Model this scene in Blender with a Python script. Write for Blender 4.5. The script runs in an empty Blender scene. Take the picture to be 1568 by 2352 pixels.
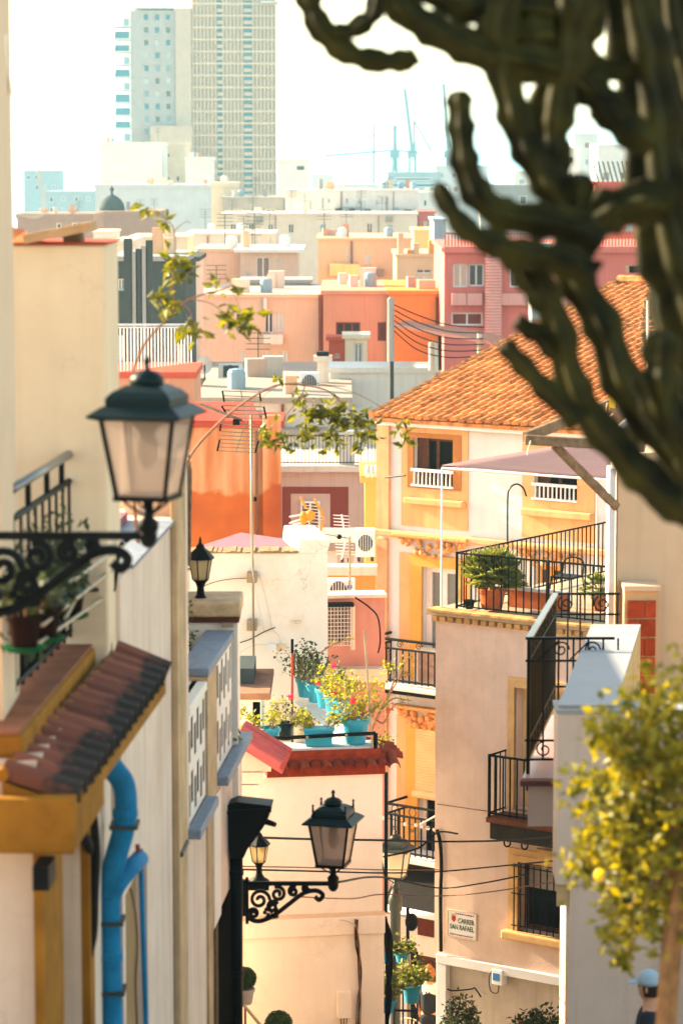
import bpy, bmesh, math, random
from mathutils import Vector, Matrix
random.seed(11)
R = math.radians
scene = bpy.context.scene
COL = scene.collection
# ------------------------------------------------------------------ camera
F = 6533.0                       # focal length in pixels of a 1568 x 2352 frame
PITCH = math.atan(798.0 / F)
CP, SP = math.cos(PITCH), math.sin(PITCH)
cam_data = bpy.data.cameras.new('camera')
cam = bpy.data.objects.new('camera', cam_data)
COL.objects.link(cam)
cam_data.sensor_fit = 'VERTICAL'
cam_data.sensor_height = 36.0
cam_data.sensor_width = 24.0
cam_data.lens = F / 2352 * 36.0
cam.rotation_euler = (math.pi / 2 - PITCH, 0, 0)
cam_data.clip_start = 0.1
cam_data.clip_end = 90000
cam_data.dof.use_dof = True
cam_data.dof.focus_distance = 42.0
cam_data.dof.aperture_fstop = 2.9
scene.camera = cam
# ------------------------------------------------------------------ light
SUN_AZ, SUN_EL = -58.0, 21.0     # degrees from the view direction (left is minus), height
world = bpy.data.worlds.new('World')
scene.world = world
world.use_nodes = True
wn, wl = world.node_tree.nodes, world.node_tree.links
wn.clear()
sky = wn.new('ShaderNodeTexSky')
sky.sky_type = 'NISHITA'
sky.sun_disc = False
sky.sun_elevation = R(SUN_EL)
sky.sun_rotation = R(SUN_AZ)
sky.air_density = 1.0
sky.dust_density = 1.2
sky.ozone_density = 1.0
tint = wn.new('ShaderNodeMix'); tint.data_type = 'RGBA'; tint.blend_type = 'MULTIPLY'
tint.inputs[0].default_value = 1.0
tint.inputs[7].default_value = (1.0, 0.87, 0.67, 1)
bg = wn.new('ShaderNodeBackground'); bg.inputs[1].default_value = 0.14
wo = wn.new('ShaderNodeOutputWorld')
wl.new(sky.outputs[0], tint.inputs[6]); wl.new(tint.outputs[2], bg.inputs[0]); wl.new(bg.outputs[0], wo.inputs[0])
sun_data = bpy.data.lights.new('sun', 'SUN')
sun_data.energy = 5.0
sun_data.angle = R(0.6)
sun_data.color = (1.0, 0.82, 0.55)
sun = bpy.data.objects.new('sun', sun_data)
COL.objects.link(sun)
sdir = Vector((math.sin(R(SUN_AZ)) * math.cos(R(SUN_EL)), math.cos(R(SUN_AZ)) * math.cos(R(SUN_EL)), math.sin(R(SUN_EL))))
sun.rotation_euler = sdir.to_track_quat('Z', 'Y').to_euler()
scene.view_settings.view_transform = 'Standard'
scene.view_settings.look = 'None'
scene.view_settings.gamma = 1.0
scene.view_settings.exposure = 2.35
cy = scene.cycles
cy.max_bounces = 10
cy.diffuse_bounces = 6
cy.glossy_bounces = 3
cy.transmission_bounces = 4
cy.volume_bounces = 1
cy.transparent_max_bounces = 8
cy.use_denoising = True
cy.sample_clamp_indirect = 6.0
cy.caustics_reflective = False
cy.caustics_refractive = False
# ------------------------------------------------------------------ picture geometry -> place geometry
def ray(x, y):
    u = (x - 784.0) / F; v = (1176.0 - y) / F
    return Vector((u, CP + v * SP, v * CP - SP))
def W(x, y, Y):
    r = ray(x, y); return r * (Y / r.y)
def gz(Y):
    if Y < 62: return -1.45 - 0.2935 * Y
    if Y < 300: return -19.647 - (Y - 62) / 238.0 * 10.453
    if Y < 1500: return -30.1 - (Y - 300) / 1200.0 * 19
    return -49.1 - (Y - 1500) * 0.05
class Fr:
    """an upright plane: s runs along it to the viewer's right, d out of it, h is world height"""
    def __init__(self, o, ang):
        self.o = Vector((o[0], o[1], 0)); self.a = ang
        self.S = Vector((math.cos(ang), math.sin(ang), 0)); self.N = Vector((math.sin(ang), -math.cos(ang), 0))
    def p(self, s, d, h): return self.o + self.S * s + self.N * d + Vector((0, 0, h))
    def px(self, x, y, d=0.0):
        r = ray(x, y); t = (self.N.dot(self.o) + d) / self.N.dot(r); q = r * t
        return (q - self.o).dot(self.S), q.z
    def rect(self, x0, y0, x1, y1, d=0.0):
        """picture rectangle (upper left, lower right) to s0, s1, h0, h1"""
        a = self.px(x0, y0, d); b = self.px(x1, y1, d); c = self.px(x0, y1, d); e = self.px(x1, y0, d)
        return (a[0] + c[0]) / 2, (b[0] + e[0]) / 2, (c[1] + b[1]) / 2, (a[1] + e[1]) / 2
def between(a, b):
    return Fr(a, math.atan2(b[1] - a[1], b[0] - a[0]))
WORLD = Fr((0, 0, 0), 0.0)
# ------------------------------------------------------------------ materials
def lin(c):
    if isinstance(c, str):
        c = tuple(int(c[i:i + 2], 16) / 255.0 for i in (0, 2, 4))
        c = tuple(x / 12.92 if x <= 0.04045 else ((x + 0.055) / 1.055) ** 2.4 for x in c)
    return tuple(c)
MATS = {}
def _new(name):
    m = bpy.data.materials.new(name); m.use_nodes = True; m.node_tree.nodes.clear()
    return m, m.node_tree.nodes, m.node_tree.links
def mat(name, col, rough=0.8, var=0.12, scale=3.0, bump=0.15, bscale=60.0, streak=0.0, metal=0.0, stain=None, stain_at=0.62, stain_scale=0.9, spec=0.08, per_obj=0.0, crack=0.0):
    """painted or plain surface: base colour with uneven tone, drips, stains and fine relief"""
    if name in MATS: return MATS[name]
    m, n, l = _new(name)
    c = lin(col)
    out = n.new('ShaderNodeOutputMaterial'); b = n.new('ShaderNodeBsdfPrincipled')
    l.new(b.outputs[0], out.inputs[0])
    b.inputs['Roughness'].default_value = rough; b.inputs['Metallic'].default_value = metal
    b.inputs['Specular IOR Level'].default_value = spec
    geo = n.new('ShaderNodeNewGeometry')
    nz = n.new('ShaderNodeTexNoise'); nz.inputs['Scale'].default_value = scale; nz.inputs['Detail'].default_value = 6; nz.inputs['Roughness'].default_value = 0.65
    l.new(geo.outputs['Position'], nz.inputs['Vector'])
    rp = n.new('ShaderNodeValToRGB')
    rp.color_ramp.elements[0].position = 0.3; rp.color_ramp.elements[1].position = 0.7
    lo = tuple(max(0, x * (1 - var)) for x in c); hi = tuple(min(0.95, x * (1 + var * 0.8)) for x in c)
    rp.color_ramp.elements[0].color = (*lo, 1); rp.color_ramp.elements[1].color = (*hi, 1)
    l.new(nz.outputs[0], rp.inputs[0])
    cur = rp.outputs[0]
    if streak > 0:
        mp = n.new('ShaderNodeMapping'); mp.inputs['Scale'].default_value = (9, 9, 0.5)
        l.new(geo.outputs['Position'], mp.inputs['Vector'])
        ns = n.new('ShaderNodeTexNoise'); ns.inputs['Scale'].default_value = 1.0; ns.inputs['Detail'].default_value = 4
        l.new(mp.outputs[0], ns.inputs['Vector'])
        r2 = n.new('ShaderNodeMapRange'); r2.inputs[1].default_value = 0.5; r2.inputs[2].default_value = 0.75; r2.inputs[3].default_value = 0; r2.inputs[4].default_value = streak
        l.new(ns.outputs[0], r2.inputs[0])
        mx = n.new('ShaderNodeMix'); mx.data_type = 'RGBA'
        l.new(r2.outputs[0], mx.inputs[0]); l.new(cur, mx.inputs[6])
        mx.inputs[7].default_value = (c[0] * 0.55, c[1] * 0.47, c[2] * 0.38, 1)
        cur = mx.outputs[2]
    if stain is not None:
        n3 = n.new('ShaderNodeTexNoise'); n3.inputs['Scale'].default_value = stain_scale; n3.inputs['Detail'].default_value = 8; n3.inputs['Roughness'].default_value = 0.7
        l.new(geo.outputs['Position'], n3.inputs['Vector'])
        r3 = n.new('ShaderNodeMapRange'); r3.inputs[1].default_value = stain_at; r3.inputs[2].default_value = stain_at + 0.06
        l.new(n3.outputs[0], r3.inputs[0])
        mx = n.new('ShaderNodeMix'); mx.data_type = 'RGBA'
        l.new(r3.outputs[0], mx.inputs[0]); l.new(cur, mx.inputs[6]); mx.inputs[7].default_value = (*lin(stain), 1)
        cur = mx.outputs[2]
    if crack > 0:
        nd = n.new('ShaderNodeTexNoise'); nd.inputs['Scale'].default_value = 2.5; nd.inputs['Detail'].default_value = 4; l.new(geo.outputs['Position'], nd.inputs['Vector'])
        av = n.new('ShaderNodeMix'); av.data_type = 'RGBA'; av.blend_type = 'ADD'; av.inputs[0].default_value = 0.6; l.new(geo.outputs['Position'], av.inputs[6]); l.new(nd.outputs['Color'], av.inputs[7])
        vo = n.new('ShaderNodeTexVoronoi'); vo.feature = 'DISTANCE_TO_EDGE'; vo.inputs['Scale'].default_value = 1.1; l.new(av.outputs[2], vo.inputs['Vector'])
        rv = n.new('ShaderNodeMapRange'); rv.inputs[1].default_value = 0.001; rv.inputs[2].default_value = 0.0055; rv.inputs[3].default_value = 1; rv.inputs[4].default_value = 0; l.new(vo.outputs['Distance'], rv.inputs[0])
        nm = n.new('ShaderNodeTexNoise'); nm.inputs['Scale'].default_value = 0.9; l.new(geo.outputs['Position'], nm.inputs['Vector'])
        rm = n.new('ShaderNodeMapRange'); rm.inputs[1].default_value = 0.5; rm.inputs[2].default_value = 0.6; rm.inputs[4].default_value = crack; l.new(nm.outputs[0], rm.inputs[0])
        mu = n.new('ShaderNodeMath'); mu.operation = 'MULTIPLY'; l.new(rv.outputs[0], mu.inputs[0]); l.new(rm.outputs[0], mu.inputs[1])
        mx = n.new('ShaderNodeMix'); mx.data_type = 'RGBA'; l.new(mu.outputs[0], mx.inputs[0]); l.new(cur, mx.inputs[6]); mx.inputs[7].default_value = (c[0] * 0.3, c[1] * 0.22, c[2] * 0.16, 1)
        cur = mx.outputs[2]
        nw = n.new('ShaderNodeTexNoise'); nw.inputs['Scale'].default_value = 0.45; nw.inputs['Detail'].default_value = 9; nw.inputs['Roughness'].default_value = 0.72; l.new(geo.outputs['Position'], nw.inputs['Vector'])
        rw_ = n.new('ShaderNodeMapRange'); rw_.inputs[1].default_value = 0.52; rw_.inputs[2].default_value = 0.7; rw_.inputs[4].default_value = 0.5; l.new(nw.outputs[0], rw_.inputs[0])
        mx = n.new('ShaderNodeMix'); mx.data_type = 'RGBA'; l.new(rw_.outputs[0], mx.inputs[0]); l.new(cur, mx.inputs[6]); mx.inputs[7].default_value = (c[0] * 0.72, c[1] * 0.6, c[2] * 0.48, 1)
        cur = mx.outputs[2]
    if per_obj > 0:
        oi = n.new('ShaderNodeObjectInfo'); hs = n.new('ShaderNodeHueSaturation')
        r4 = n.new('ShaderNodeMapRange'); r4.inputs[3].default_value = 1 - per_obj; r4.inputs[4].default_value = 1 + per_obj
        l.new(oi.outputs['Random'], r4.inputs[0]); l.new(r4.outputs[0], hs.inputs['Value']); l.new(cur, hs.inputs['Color'])
        cur = hs.outputs[0]
    l.new(cur, b.inputs['Base Color'])
    if bump > 0:
        n2 = n.new('ShaderNodeTexNoise'); n2.inputs['Scale'].default_value = bscale; n2.inputs['Detail'].default_value = 5
        l.new(geo.outputs['Position'], n2.inputs['Vector'])
        bp = n.new('ShaderNodeBump'); bp.inputs['Strength'].default_value = bump; bp.inputs['Distance'].default_value = 0.02
        l.new(n2.outputs[0], bp.inputs['Height']); l.new(bp.outputs[0], b.inputs['Normal'])
    MATS[name] = m
    return m
def leafmat(name, col, col2, trans=0.55, scale=6.0):
    if name in MATS: return MATS[name]
    m, n, l = _new(name)
    out = n.new('ShaderNodeOutputMaterial'); b = n.new('ShaderNodeBsdfPrincipled'); t = n.new('ShaderNodeBsdfTranslucent'); mx = n.new('ShaderNodeMixShader')
    geo = n.new('ShaderNodeNewGeometry'); nz = n.new('ShaderNodeTexNoise'); nz.inputs['Scale'].default_value = scale
    l.new(geo.outputs['Position'], nz.inputs['Vector'])
    rp = n.new('ShaderNodeValToRGB'); rp.color_ramp.elements[0].position = 0.35; rp.color_ramp.elements[1].position = 0.65
    rp.color_ramp.elements[0].color = (*lin(col), 1); rp.color_ramp.elements[1].color = (*lin(col2), 1)
    l.new(nz.outputs[0], rp.inputs[0]); l.new(rp.outputs[0], b.inputs['Base Color'])
    hs = n.new('ShaderNodeHueSaturation'); hs.inputs['Value'].default_value = 1.7; hs.inputs['Saturation'].default_value = 1.15; hs.inputs['Hue'].default_value = 0.47
    l.new(rp.outputs[0], hs.inputs['Color']); l.new(hs.outputs[0], t.inputs[0])
    b.inputs['Roughness'].default_value = 0.5; b.inputs['Specular IOR Level'].default_value = 0.35
    mx.inputs[0].default_value = trans
    l.new(b.outputs[0], mx.inputs[1]); l.new(t.outputs[0], mx.inputs[2]); l.new(mx.outputs[0], out.inputs[0])
    MATS[name] = m
    return m
def opal(name, col, trans=0.6):
    if name in MATS: return MATS[name]
    m, n, l = _new(name)
    out = n.new('ShaderNodeOutputMaterial'); b = n.new('ShaderNodeBsdfPrincipled'); t = n.new('ShaderNodeBsdfTranslucent'); mx = n.new('ShaderNodeMixShader')
    b.inputs['Base Color'].default_value = (*lin(col), 1); b.inputs['Roughness'].default_value = 0.35
    t.inputs[0].default_value = (*lin(col), 1); mx.inputs[0].default_value = trans
    tr = n.new('ShaderNodeBsdfTransparent'); m2 = n.new('ShaderNodeMixShader'); m2.inputs[0].default_value = 0.22
    l.new(b.outputs[0], mx.inputs[1]); l.new(t.outputs[0], mx.inputs[2]); l.new(mx.outputs[0], m2.inputs[1]); l.new(tr.outputs[0], m2.inputs[2]); l.new(m2.outputs[0], out.inputs[0])
    MATS[name] = m
    return m
def glass(name, col=(0.02, 0.025, 0.03), rough=0.12):
    return mat(name, col, rough=rough, var=0.3, scale=1.5, bump=0.02, bscale=3, spec=0.6)
# ------------------------------------------------------------------ mesh building
WL = {}
class MB:
    def __init__(self): self.v = []; self.f = []
    def add(self, pts, faces):
        k = len(self.v); self.v += [Vector(p) for p in pts]; self.f += [tuple(i + k for i in f) for f in faces]; return self
    def quad(self, a, b, c, d): return self.add([a, b, c, d], [(0, 1, 2, 3)])
    def box(self, fr, s0, s1, d0, d1, h0, h1):
        P = [fr.p(s, d, h) for h in (h0, h1) for d in (d0, d1) for s in (s0, s1)]
        return self.add(P, [(1, 3, 2, 0), (6, 7, 5, 4), (3, 7, 6, 2), (4, 5, 1, 0), (2, 6, 4, 0), (5, 7, 3, 1)])
    def beam(self, a, b, w, h, up=(0, 0, 1)):
        """a box of width w and height h along a-b"""
        a = Vector(a); b = Vector(b); t = (b - a).normalized(); u = Vector(up)
        x = t.cross(u)
        if x.length < 1e-4: x = t.cross(Vector((1, 0, 0)))
        x.normalize(); z = x.cross(t).normalized()
        P = [q + x * (w / 2 * i) + z * (h / 2 * j) for q in (a, b) for i, j in ((-1, -1), (1, -1), (1, 1), (-1, 1))]
        return self.add(P, [(3, 2, 1, 0), (4, 5, 6, 7), (0, 1, 5, 4), (1, 2, 6, 5), (2, 3, 7, 6), (3, 0, 4, 7)])
    def tube(self, pts, r, n=8, ribs=0, rib=0.0, twist=0.0):
        pts = [Vector(p) for p in pts]; m = len(pts)
        rs = r if isinstance(r, (list, tuple)) else [r] * m
        prev = None; base = len(self.v)
        for i, q in enumerate(pts):
            t = (pts[min(i + 1, m - 1)] - pts[max(i - 1, 0)])
            if t.length < 1e-9: t = Vector((0, 0, 1))
            t.normalize()
            if prev is None:
                prev = t.cross(Vector((0, 0, 1)))
                if prev.length < 0.05: prev = t.cross(Vector((0, 1, 0)))
            prev = (prev - t * prev.dot(t))
            if prev.length < 1e-6: prev = t.orthogonal()
            prev.normalize(); w = t.cross(prev)
            for k in range(n):
                a = 2 * math.pi * k / n + twist * i
                rr = rs[i] * (1 + rib * math.cos(ribs * a)) if ribs else rs[i]
                self.v.append(q + prev * (rr * math.cos(a)) + w * (rr * math.sin(a)))
        for i in range(m - 1):
            for k in range(n):
                a = base + i * n + k; b = base + i * n + (k + 1) % n
                self.f.append((a, b, b + n, a + n))
        self.f.append(tuple(base + k for k in reversed(range(n)))); self.f.append(tuple(base + (m - 1) * n + k for k in range(n)))
        return self
    def lathe(self, c, prof, n=16, sx=1.0, sy=1.0, rot=0.0):
        c = Vector(c); base = len(self.v)
        for r, z in prof:
            for k in range(n):
                a = 2 * math.pi * k / n + rot
                self.v.append(c + Vector((r * sx * math.cos(a), r * sy * math.sin(a), z)))
        for i in range(len(prof) - 1):
            for k in range(n):
                a = base + i * n + k; b = base + i * n + (k + 1) % n
                self.f.append((a, b, b + n, a + n))
        self.f.append(tuple(base + k for k in reversed(range(n)))); self.f.append(tuple(base + (len(prof) - 1) * n + k for k in range(n)))
        return self
    def ball(self, c, r, n=10, m=7, sz=1.0, sx=1.0, sy=1.0):
        return self.lathe(c, [(max(1e-4, r * math.sin(math.pi * i / m)), -r * sz * math.cos(math.pi * i / m)) for i in range(m + 1)], n, sx, sy)
    def grid(self, fr, s0, s1, h0, h1, holes=(), d=0.0, rev=0.25, skirt=True):
        """a wall face with real openings; the openings have reveals rev deep"""
        ss = sorted({s0, s1, *[min(max(q, s0), s1) for o in holes for q in o[:2]]}); hs = sorted({h0, h1, *[min(max(q, h0), h1) for o in holes for q in o[2:4]]})
        for i in range(len(ss) - 1):
            for j in range(len(hs) - 1):
                cs, ch = (ss[i] + ss[i + 1]) / 2, (hs[j] + hs[j + 1]) / 2
                if any(o[0] < cs < o[1] and o[2] < ch < o[3] for o in holes): continue
                self.quad(fr.p(ss[i], d, hs[j]), fr.p(ss[i + 1], d, hs[j]), fr.p(ss[i + 1], d, hs[j + 1]), fr.p(ss[i], d, hs[j + 1]))
        for a, b, c, e in [o[:4] for o in holes]:
            for (p, q), (u, w) in (((a, c), (a, e)), ((b, e), (b, c)), ((a, e), (b, e)), ((b, c), (a, c))):
                self.quad(fr.p(p, d, q), fr.p(u, d, w), fr.p(u, d - rev, w), fr.p(p, d - rev, q))
        if skirt:
            for (p, q), (u, w) in (((s0, h1), (s0, h0)), ((s1, h0), (s1, h1)), ((s1, h1), (s0, h1))):
                self.quad(fr.p(p, d, q), fr.p(u, d, w), fr.p(u, d - rev, w), fr.p(p, d - rev, q))
        return self
    def leaf(self, c, L, w=0.5, dirn=None, nrm=None):
        c = Vector(c)
        t = dirn if dirn is not None else Vector((random.gauss(0, 1), random.gauss(0, 1), random.gauss(0, 1)))
        t = t.normalized(); u = nrm if nrm is not None else Vector((random.gauss(0, 1), random.gauss(0, 1), random.gauss(0, 1)))
        x = t.cross(u)
        if x.length < 1e-3: x = t.orthogonal()
        x.normalize(); z = x.cross(t)
        a = c; tip = c + t * L + z * (L * -0.1); l = c + t * (L * 0.5) + x * (L * w / 2) + z * (L * 0.1); r = c + t * (L * 0.5) - x * (L * w / 2) + z * (L * 0.1)
        return self.add([a, r, tip, l], [(0, 1, 2), (0, 2, 3)])
    def build(self, name, m=None, parent=None, smooth=False, bevel=0.0):
        if not self.v: return None
        lo = Vector((min(v.x for v in self.v), min(v.y for v in self.v), min(v.z for v in self.v))); hi = Vector((max(v.x for v in self.v), max(v.y for v in self.v), max(v.z for v in self.v)))
        c = Vector(((lo.x + hi.x) / 2, (lo.y + hi.y) / 2, lo.z))
        me = bpy.data.meshes.new(name)
        me.from_pydata([v - c for v in self.v], [], self.f)
        if smooth: me.polygons.foreach_set('use_smooth', [True] * len(me.polygons))
        me.update()
        if m is not None: me.materials.append(MATS[m] if isinstance(m, str) else m)
        o = bpy.data.objects.new(name, me); COL.objects.link(o)
        place(o, c, parent)
        if bevel > 0:
            b = o.modifiers.new('edge', 'BEVEL'); b.width = bevel; b.segments = 2; b.limit_method = 'ANGLE'
        return o
def place(o, c, parent=None):
    WL[o.name] = Vector(c)
    if parent is not None:
        o.parent = parent; o.location = Vector(c) - WL[parent.name]
    else: o.location = c
def inst(src, c, parent, rz=None, scale=None):
    """another piece with the same mesh"""
    o = src.copy(); COL.objects.link(o); place(o, c, parent)
    if rz is not None: o.rotation_euler.z = rz
    if scale is not None: o.scale = scale
    return o
def tag(o, label=None, cat=None, group=None, kind=None):
    if label: o['label'] = label
    if cat: o['category'] = cat
    if group: o['group'] = group
    if kind: o['kind'] = kind
    elif cat: o['kind'] = 'thing'
    return o
def thing(name, label, cat, loc=(0, 0, 0), group=None):
    o = bpy.data.objects.new(name, None); COL.objects.link(o); o.empty_display_size = 0.2
    o.location = loc; WL[o.name] = Vector(loc)
    return tag(o, label, cat, group)
def curve_pts(pts, k=6):
    """Catmull-Rom through points"""
    P = [Vector(p) for p in pts]; out = []
    for i in range(len(P) - 1):
        a = P[max(i - 1, 0)]; b = P[i]; c = P[i + 1]; d = P[min(i + 2, len(P) - 1)]
        for j in range(k):
            t = j / k
            out.append(0.5 * ((2 * b) + (c - a) * t + (2 * a - 5 * b + 4 * c - d) * t * t + (3 * b - a - 3 * c + d) * t ** 3))
    out.append(P[-1]); return out
def wpts(L, Y=None):
    return [W(q[0], q[1], q[2] if len(q) > 2 else Y) for q in L]
def spiral(fr, s, h, r0, turns, n=26, start=0.0, d=0.0, sgn=1):
    return [fr.p(s + r0 * (1 - 0.82 * i / n) * math.cos(start + sgn * turns * 2 * math.pi * i / n), d, h + r0 * (1 - 0.82 * i / n) * math.sin(start + sgn * turns * 2 * math.pi * i / n)) for i in range(n + 1)]
# ------------------------------------------------------------------ shared materials
mat('black_iron', (0.005, 0.0055, 0.006), rough=0.5, var=0.3, bump=0.1, bscale=90, spec=0.06)
mat('green_iron', (0.002, 0.012, 0.014), rough=0.45, var=0.25, bump=0.06, spec=0.12)
mat('grey_iron', (0.035, 0.04, 0.035), rough=0.5, var=0.25, spec=0.2)
mat('steel', (0.3, 0.25, 0.18), rough=0.4, var=0.3, metal=0.6, bump=0.05)
mat('white_metal', (0.72, 0.72, 0.7), rough=0.5, var=0.08)
mat('cable_black', (0.008, 0.007, 0.007), rough=0.7, var=0.2, spec=0.1)
mat('cable_brown', (0.2, 0.1, 0.06), rough=0.7, var=0.2)
mat('cable_white', (0.6, 0.56, 0.48), rough=0.6)
mat('wood_old', (0.23, 0.15, 0.09), rough=0.85, var=0.45, scale=14, bump=0.5, bscale=80, streak=0.3)
mat('wood_dark', (0.09, 0.035, 0.02), rough=0.6, var=0.3, scale=12, bump=0.3)
mat('terracotta', (0.48, 0.13, 0.04), rough=0.85, var=0.25, scale=8, per_obj=0.2)
mat('dark_void', (0.008, 0.007, 0.006), rough=0.9, var=0.2, spec=0.0)
mat('bark', (0.27, 0.14, 0.06), rough=0.9, var=0.4, scale=18, bump=0.8, bscale=50)
mat('twig', (0.3, 0.16, 0.1), rough=0.8, var=0.3, scale=20)
mat('soil', (0.06, 0.035, 0.02), rough=0.95)
glass('pane_dark'); glass('pane_blue', (0.1, 0.2, 0.26)); glass('pane_grey', (0.16, 0.17, 0.16))
leafmat('leaf_geranium', (0.1, 0.13, 0.015), (0.26, 0.26, 0.04), 0.5, 14)
leafmat('leaf_vine', (0.022, 0.036, 0.006), (0.17, 0.18, 0.018), 0.4, 22)
leafmat('leaf_citrus', (0.05, 0.065, 0.008), (0.34, 0.31, 0.025), 0.5, 9)
leafmat('leaf_dark', (0.025, 0.04, 0.015), (0.06, 0.08, 0.03), 0.3, 10)
leafmat('leaf_palm', (0.1, 0.14, 0.03), (0.22, 0.24, 0.06), 0.45, 8)
leafmat('leaf_box', (0.03, 0.07, 0.025), (0.06, 0.12, 0.04), 0.3, 12)
leafmat('petal_red', (0.55, 0.03, 0.02), (0.75, 0.09, 0.04), 0.4, 20)
# ------------------------------------------------------------------ ground, sea, haze
mat('ground', (0.3, 0.24, 0.19), var=0.3, scale=0.05, stain='8d7a66', stain_scale=0.02)
g = MB(); Ys = [-12, 0, 62, 120, 200, 300, 500, 800, 1200, 1500, 1800]; Xs = [-2500, -900, -300, -80, 0, 80, 300, 900, 2500]
for Yv in Ys:
    for Xv in Xs: g.v.append(Vector((Xv, Yv, gz(Yv) - 0.02 * 0)))
for i in range(len(Ys) - 1):
    for j in range(len(Xs) - 1):
        a = i * len(Xs) + j; g.f.append((a, a + 1, a + 1 + len(Xs), a + len(Xs)))
tag(g.build('ground', 'ground'), 'sloping town ground falling away towards the harbour', kind='structure')
mat('paving', (0.32, 0.27, 0.22), var=0.25, scale=2.5, bump=0.5, bscale=12)
pth = MB().add([Vector((x, y, gz(y) + 0.02)) for y in (-6, 62) for x in (-3.0, 4.0)], [(0, 1, 3, 2)])
tag(pth.build('path', 'paving'), 'steep paved alley running down between the houses', kind='structure')
def sea_material():
    m, n, l = _new('sea')
    out = n.new('ShaderNodeOutputMaterial'); b = n.new('ShaderNodeBsdfPrincipled')
    b.inputs['Base Color'].default_value = (0.05, 0.17, 0.22, 1); b.inputs['Roughness'].default_value = 0.28
    geo = n.new('ShaderNodeNewGeometry'); nz = n.new('ShaderNodeTexNoise'); nz.inputs['Scale'].default_value = 0.06; nz.inputs['Detail'].default_value = 6
    bp = n.new('ShaderNodeBump'); bp.inputs['Strength'].default_value = 0.6; bp.inputs['Distance'].default_value = 2.0
    l.new(geo.outputs['Position'], nz.inputs['Vector']); l.new(nz.outputs[0], bp.inputs['Height']); l.new(bp.outputs[0], b.inputs['Normal']); l.new(b.outputs[0], out.inputs[0])
    return m
s = MB().quad((-14000, 1420, -48.6), (14000, 1420, -48.6), (14000, 26000, -48.6), (-14000, 26000, -48.6))
tag(s.build('sea', sea_material()), 'pale hazy blue sea beyond the harbour town', kind='structure')
def haze():
    m, n, l = _new('haze')
    out = n.new('ShaderNodeOutputMaterial'); v = n.new('ShaderNodeVolumePrincipled')
    v.inputs['Color'].default_value = (0.42, 0.8, 1.0, 1); v.inputs['Density'].default_value = 0.00016; v.inputs['Anisotropy'].default_value = 0.3
    l.new(v.outputs[0], out.inputs['Volume'])
    try: m.cycles.homogeneous_volume = True
    except Exception: pass
    hb = MB().box(WORLD, -14500, 14500, -26500, 40, -70, 95)
    return tag(hb.build('haze', m), 'thin pale sea haze over the whole town', kind='stuff')
HAZE = True
if HAZE: haze()
C = {}
def pl(name, col, **k):
    k.setdefault('spec', 0.03); k.setdefault('var', 0.09); k.setdefault('scale', 0.5); k.setdefault('bump', 0.1); k.setdefault('bscale', 12); k.setdefault('streak', 0.25)
    mat(name, col, **k); return name
pl('c_white', (0.66, 0.64, 0.6)); pl('c_pale', (0.55, 0.58, 0.58)); pl('c_cream', (0.66, 0.56, 0.42)); pl('c_bluegrey', (0.26, 0.36, 0.42))
pl('c_salmon', (0.55, 0.29, 0.18)); pl('c_mauve', (0.5, 0.35, 0.28)); pl('c_orange', (0.68, 0.27, 0.07)); pl('c_pink', (0.6, 0.17, 0.14)); pl('c_pinklight', (0.6, 0.42, 0.32)); pl('c_rose', (0.68, 0.33, 0.29))
pl('c_peach', (0.68, 0.4, 0.24)); pl('c_yellow', (0.75, 0.55, 0.22)); pl('c_grey', (0.3, 0.3, 0.29)); pl('c_darkgrey', (0.06, 0.075, 0.075)); pl('c_tower', (0.5, 0.39, 0.3)); pl('c_towergrey', (0.36, 0.34, 0.33))
pl('c_red', (0.5, 0.1, 0.06)); pl('c_offwhite', (0.62, 0.54, 0.45)); pl('c_brown', (0.3, 0.2, 0.16)); pl('c_maroon', (0.22, 0.05, 0.035)); pl('c_roofmauve', (0.12, 0.055, 0.05))
mat('c_fin', (0.56, 0.43, 0.31), var=0.1, scale=0.2); mat('c_bluewin', (0.05, 0.2, 0.28), rough=0.3, var=0.25, scale=0.1)
# ------------------------------------------------------------------ far town
def facade(root, fr, s0, s1, h0, h1, depth, m, wins=(), rev=0.25, wname='wall'):
    mb = MB().grid(fr, s0, s1, h0, h1, [w[:4] for w in wins], 0, rev)
    mb.box(fr, s0 + 0.004, s1 - 0.004, -depth, -rev, h0, h1 - 0.004)
    return mb.build(wname, m, root)
def window(root, fr, w, pane='pane_dark', frame='white_metal', rev=0.25, bars=1, fw=0.06, name='window', sill=None, shutter=None):
    s0, s1, h0, h1 = w[:4]
    d = -rev + 0.05
    f = MB()
    f.box(fr, s0, s0 + fw, d, d + 0.06, h0, h1); f.box(fr, s1 - fw, s1, d, d + 0.06, h0, h1)
    f.box(fr, s0 + fw, s1 - fw, d, d + 0.058, h1 - fw, h1); f.box(fr, s0 + fw, s1 - fw, d, d + 0.058, h0, h0 + fw)
    for k in range(bars):
        c = s0 + (s1 - s0) * (k + 1) / (bars + 1); f.box(fr, c - fw / 2, c + fw / 2, d, d + 0.056, h0 + fw, h1 - fw)
    o = f.build(name, frame, root)
    MB().box(fr, s0 + fw * 0.5, s1 - fw * 0.5, d - 0.02, d + 0.02, h0 + fw * 0.5, h1 - fw * 0.5).build('pane', pane, o)
    if sill: MB().box(fr, s0 - 0.08, s1 + 0.08, -0.02, 0.08, h0 - 0.09, h0 - 0.004).build('sill', sill, o)
    if shutter:
        hh = h1 - (h1 - h0) * shutter[1]
        sb = MB(); k = max(2, int((h1 - hh) / 0.1))
        for i in range(k): sb.box(fr, s0 + fw, s1 - fw, d + 0.03, d + 0.05, hh + (h1 - hh) * i / k + 0.008, hh + (h1 - hh) * (i + 1) / k)
        sb.build('blind', shutter[0], o)
    return o
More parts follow.
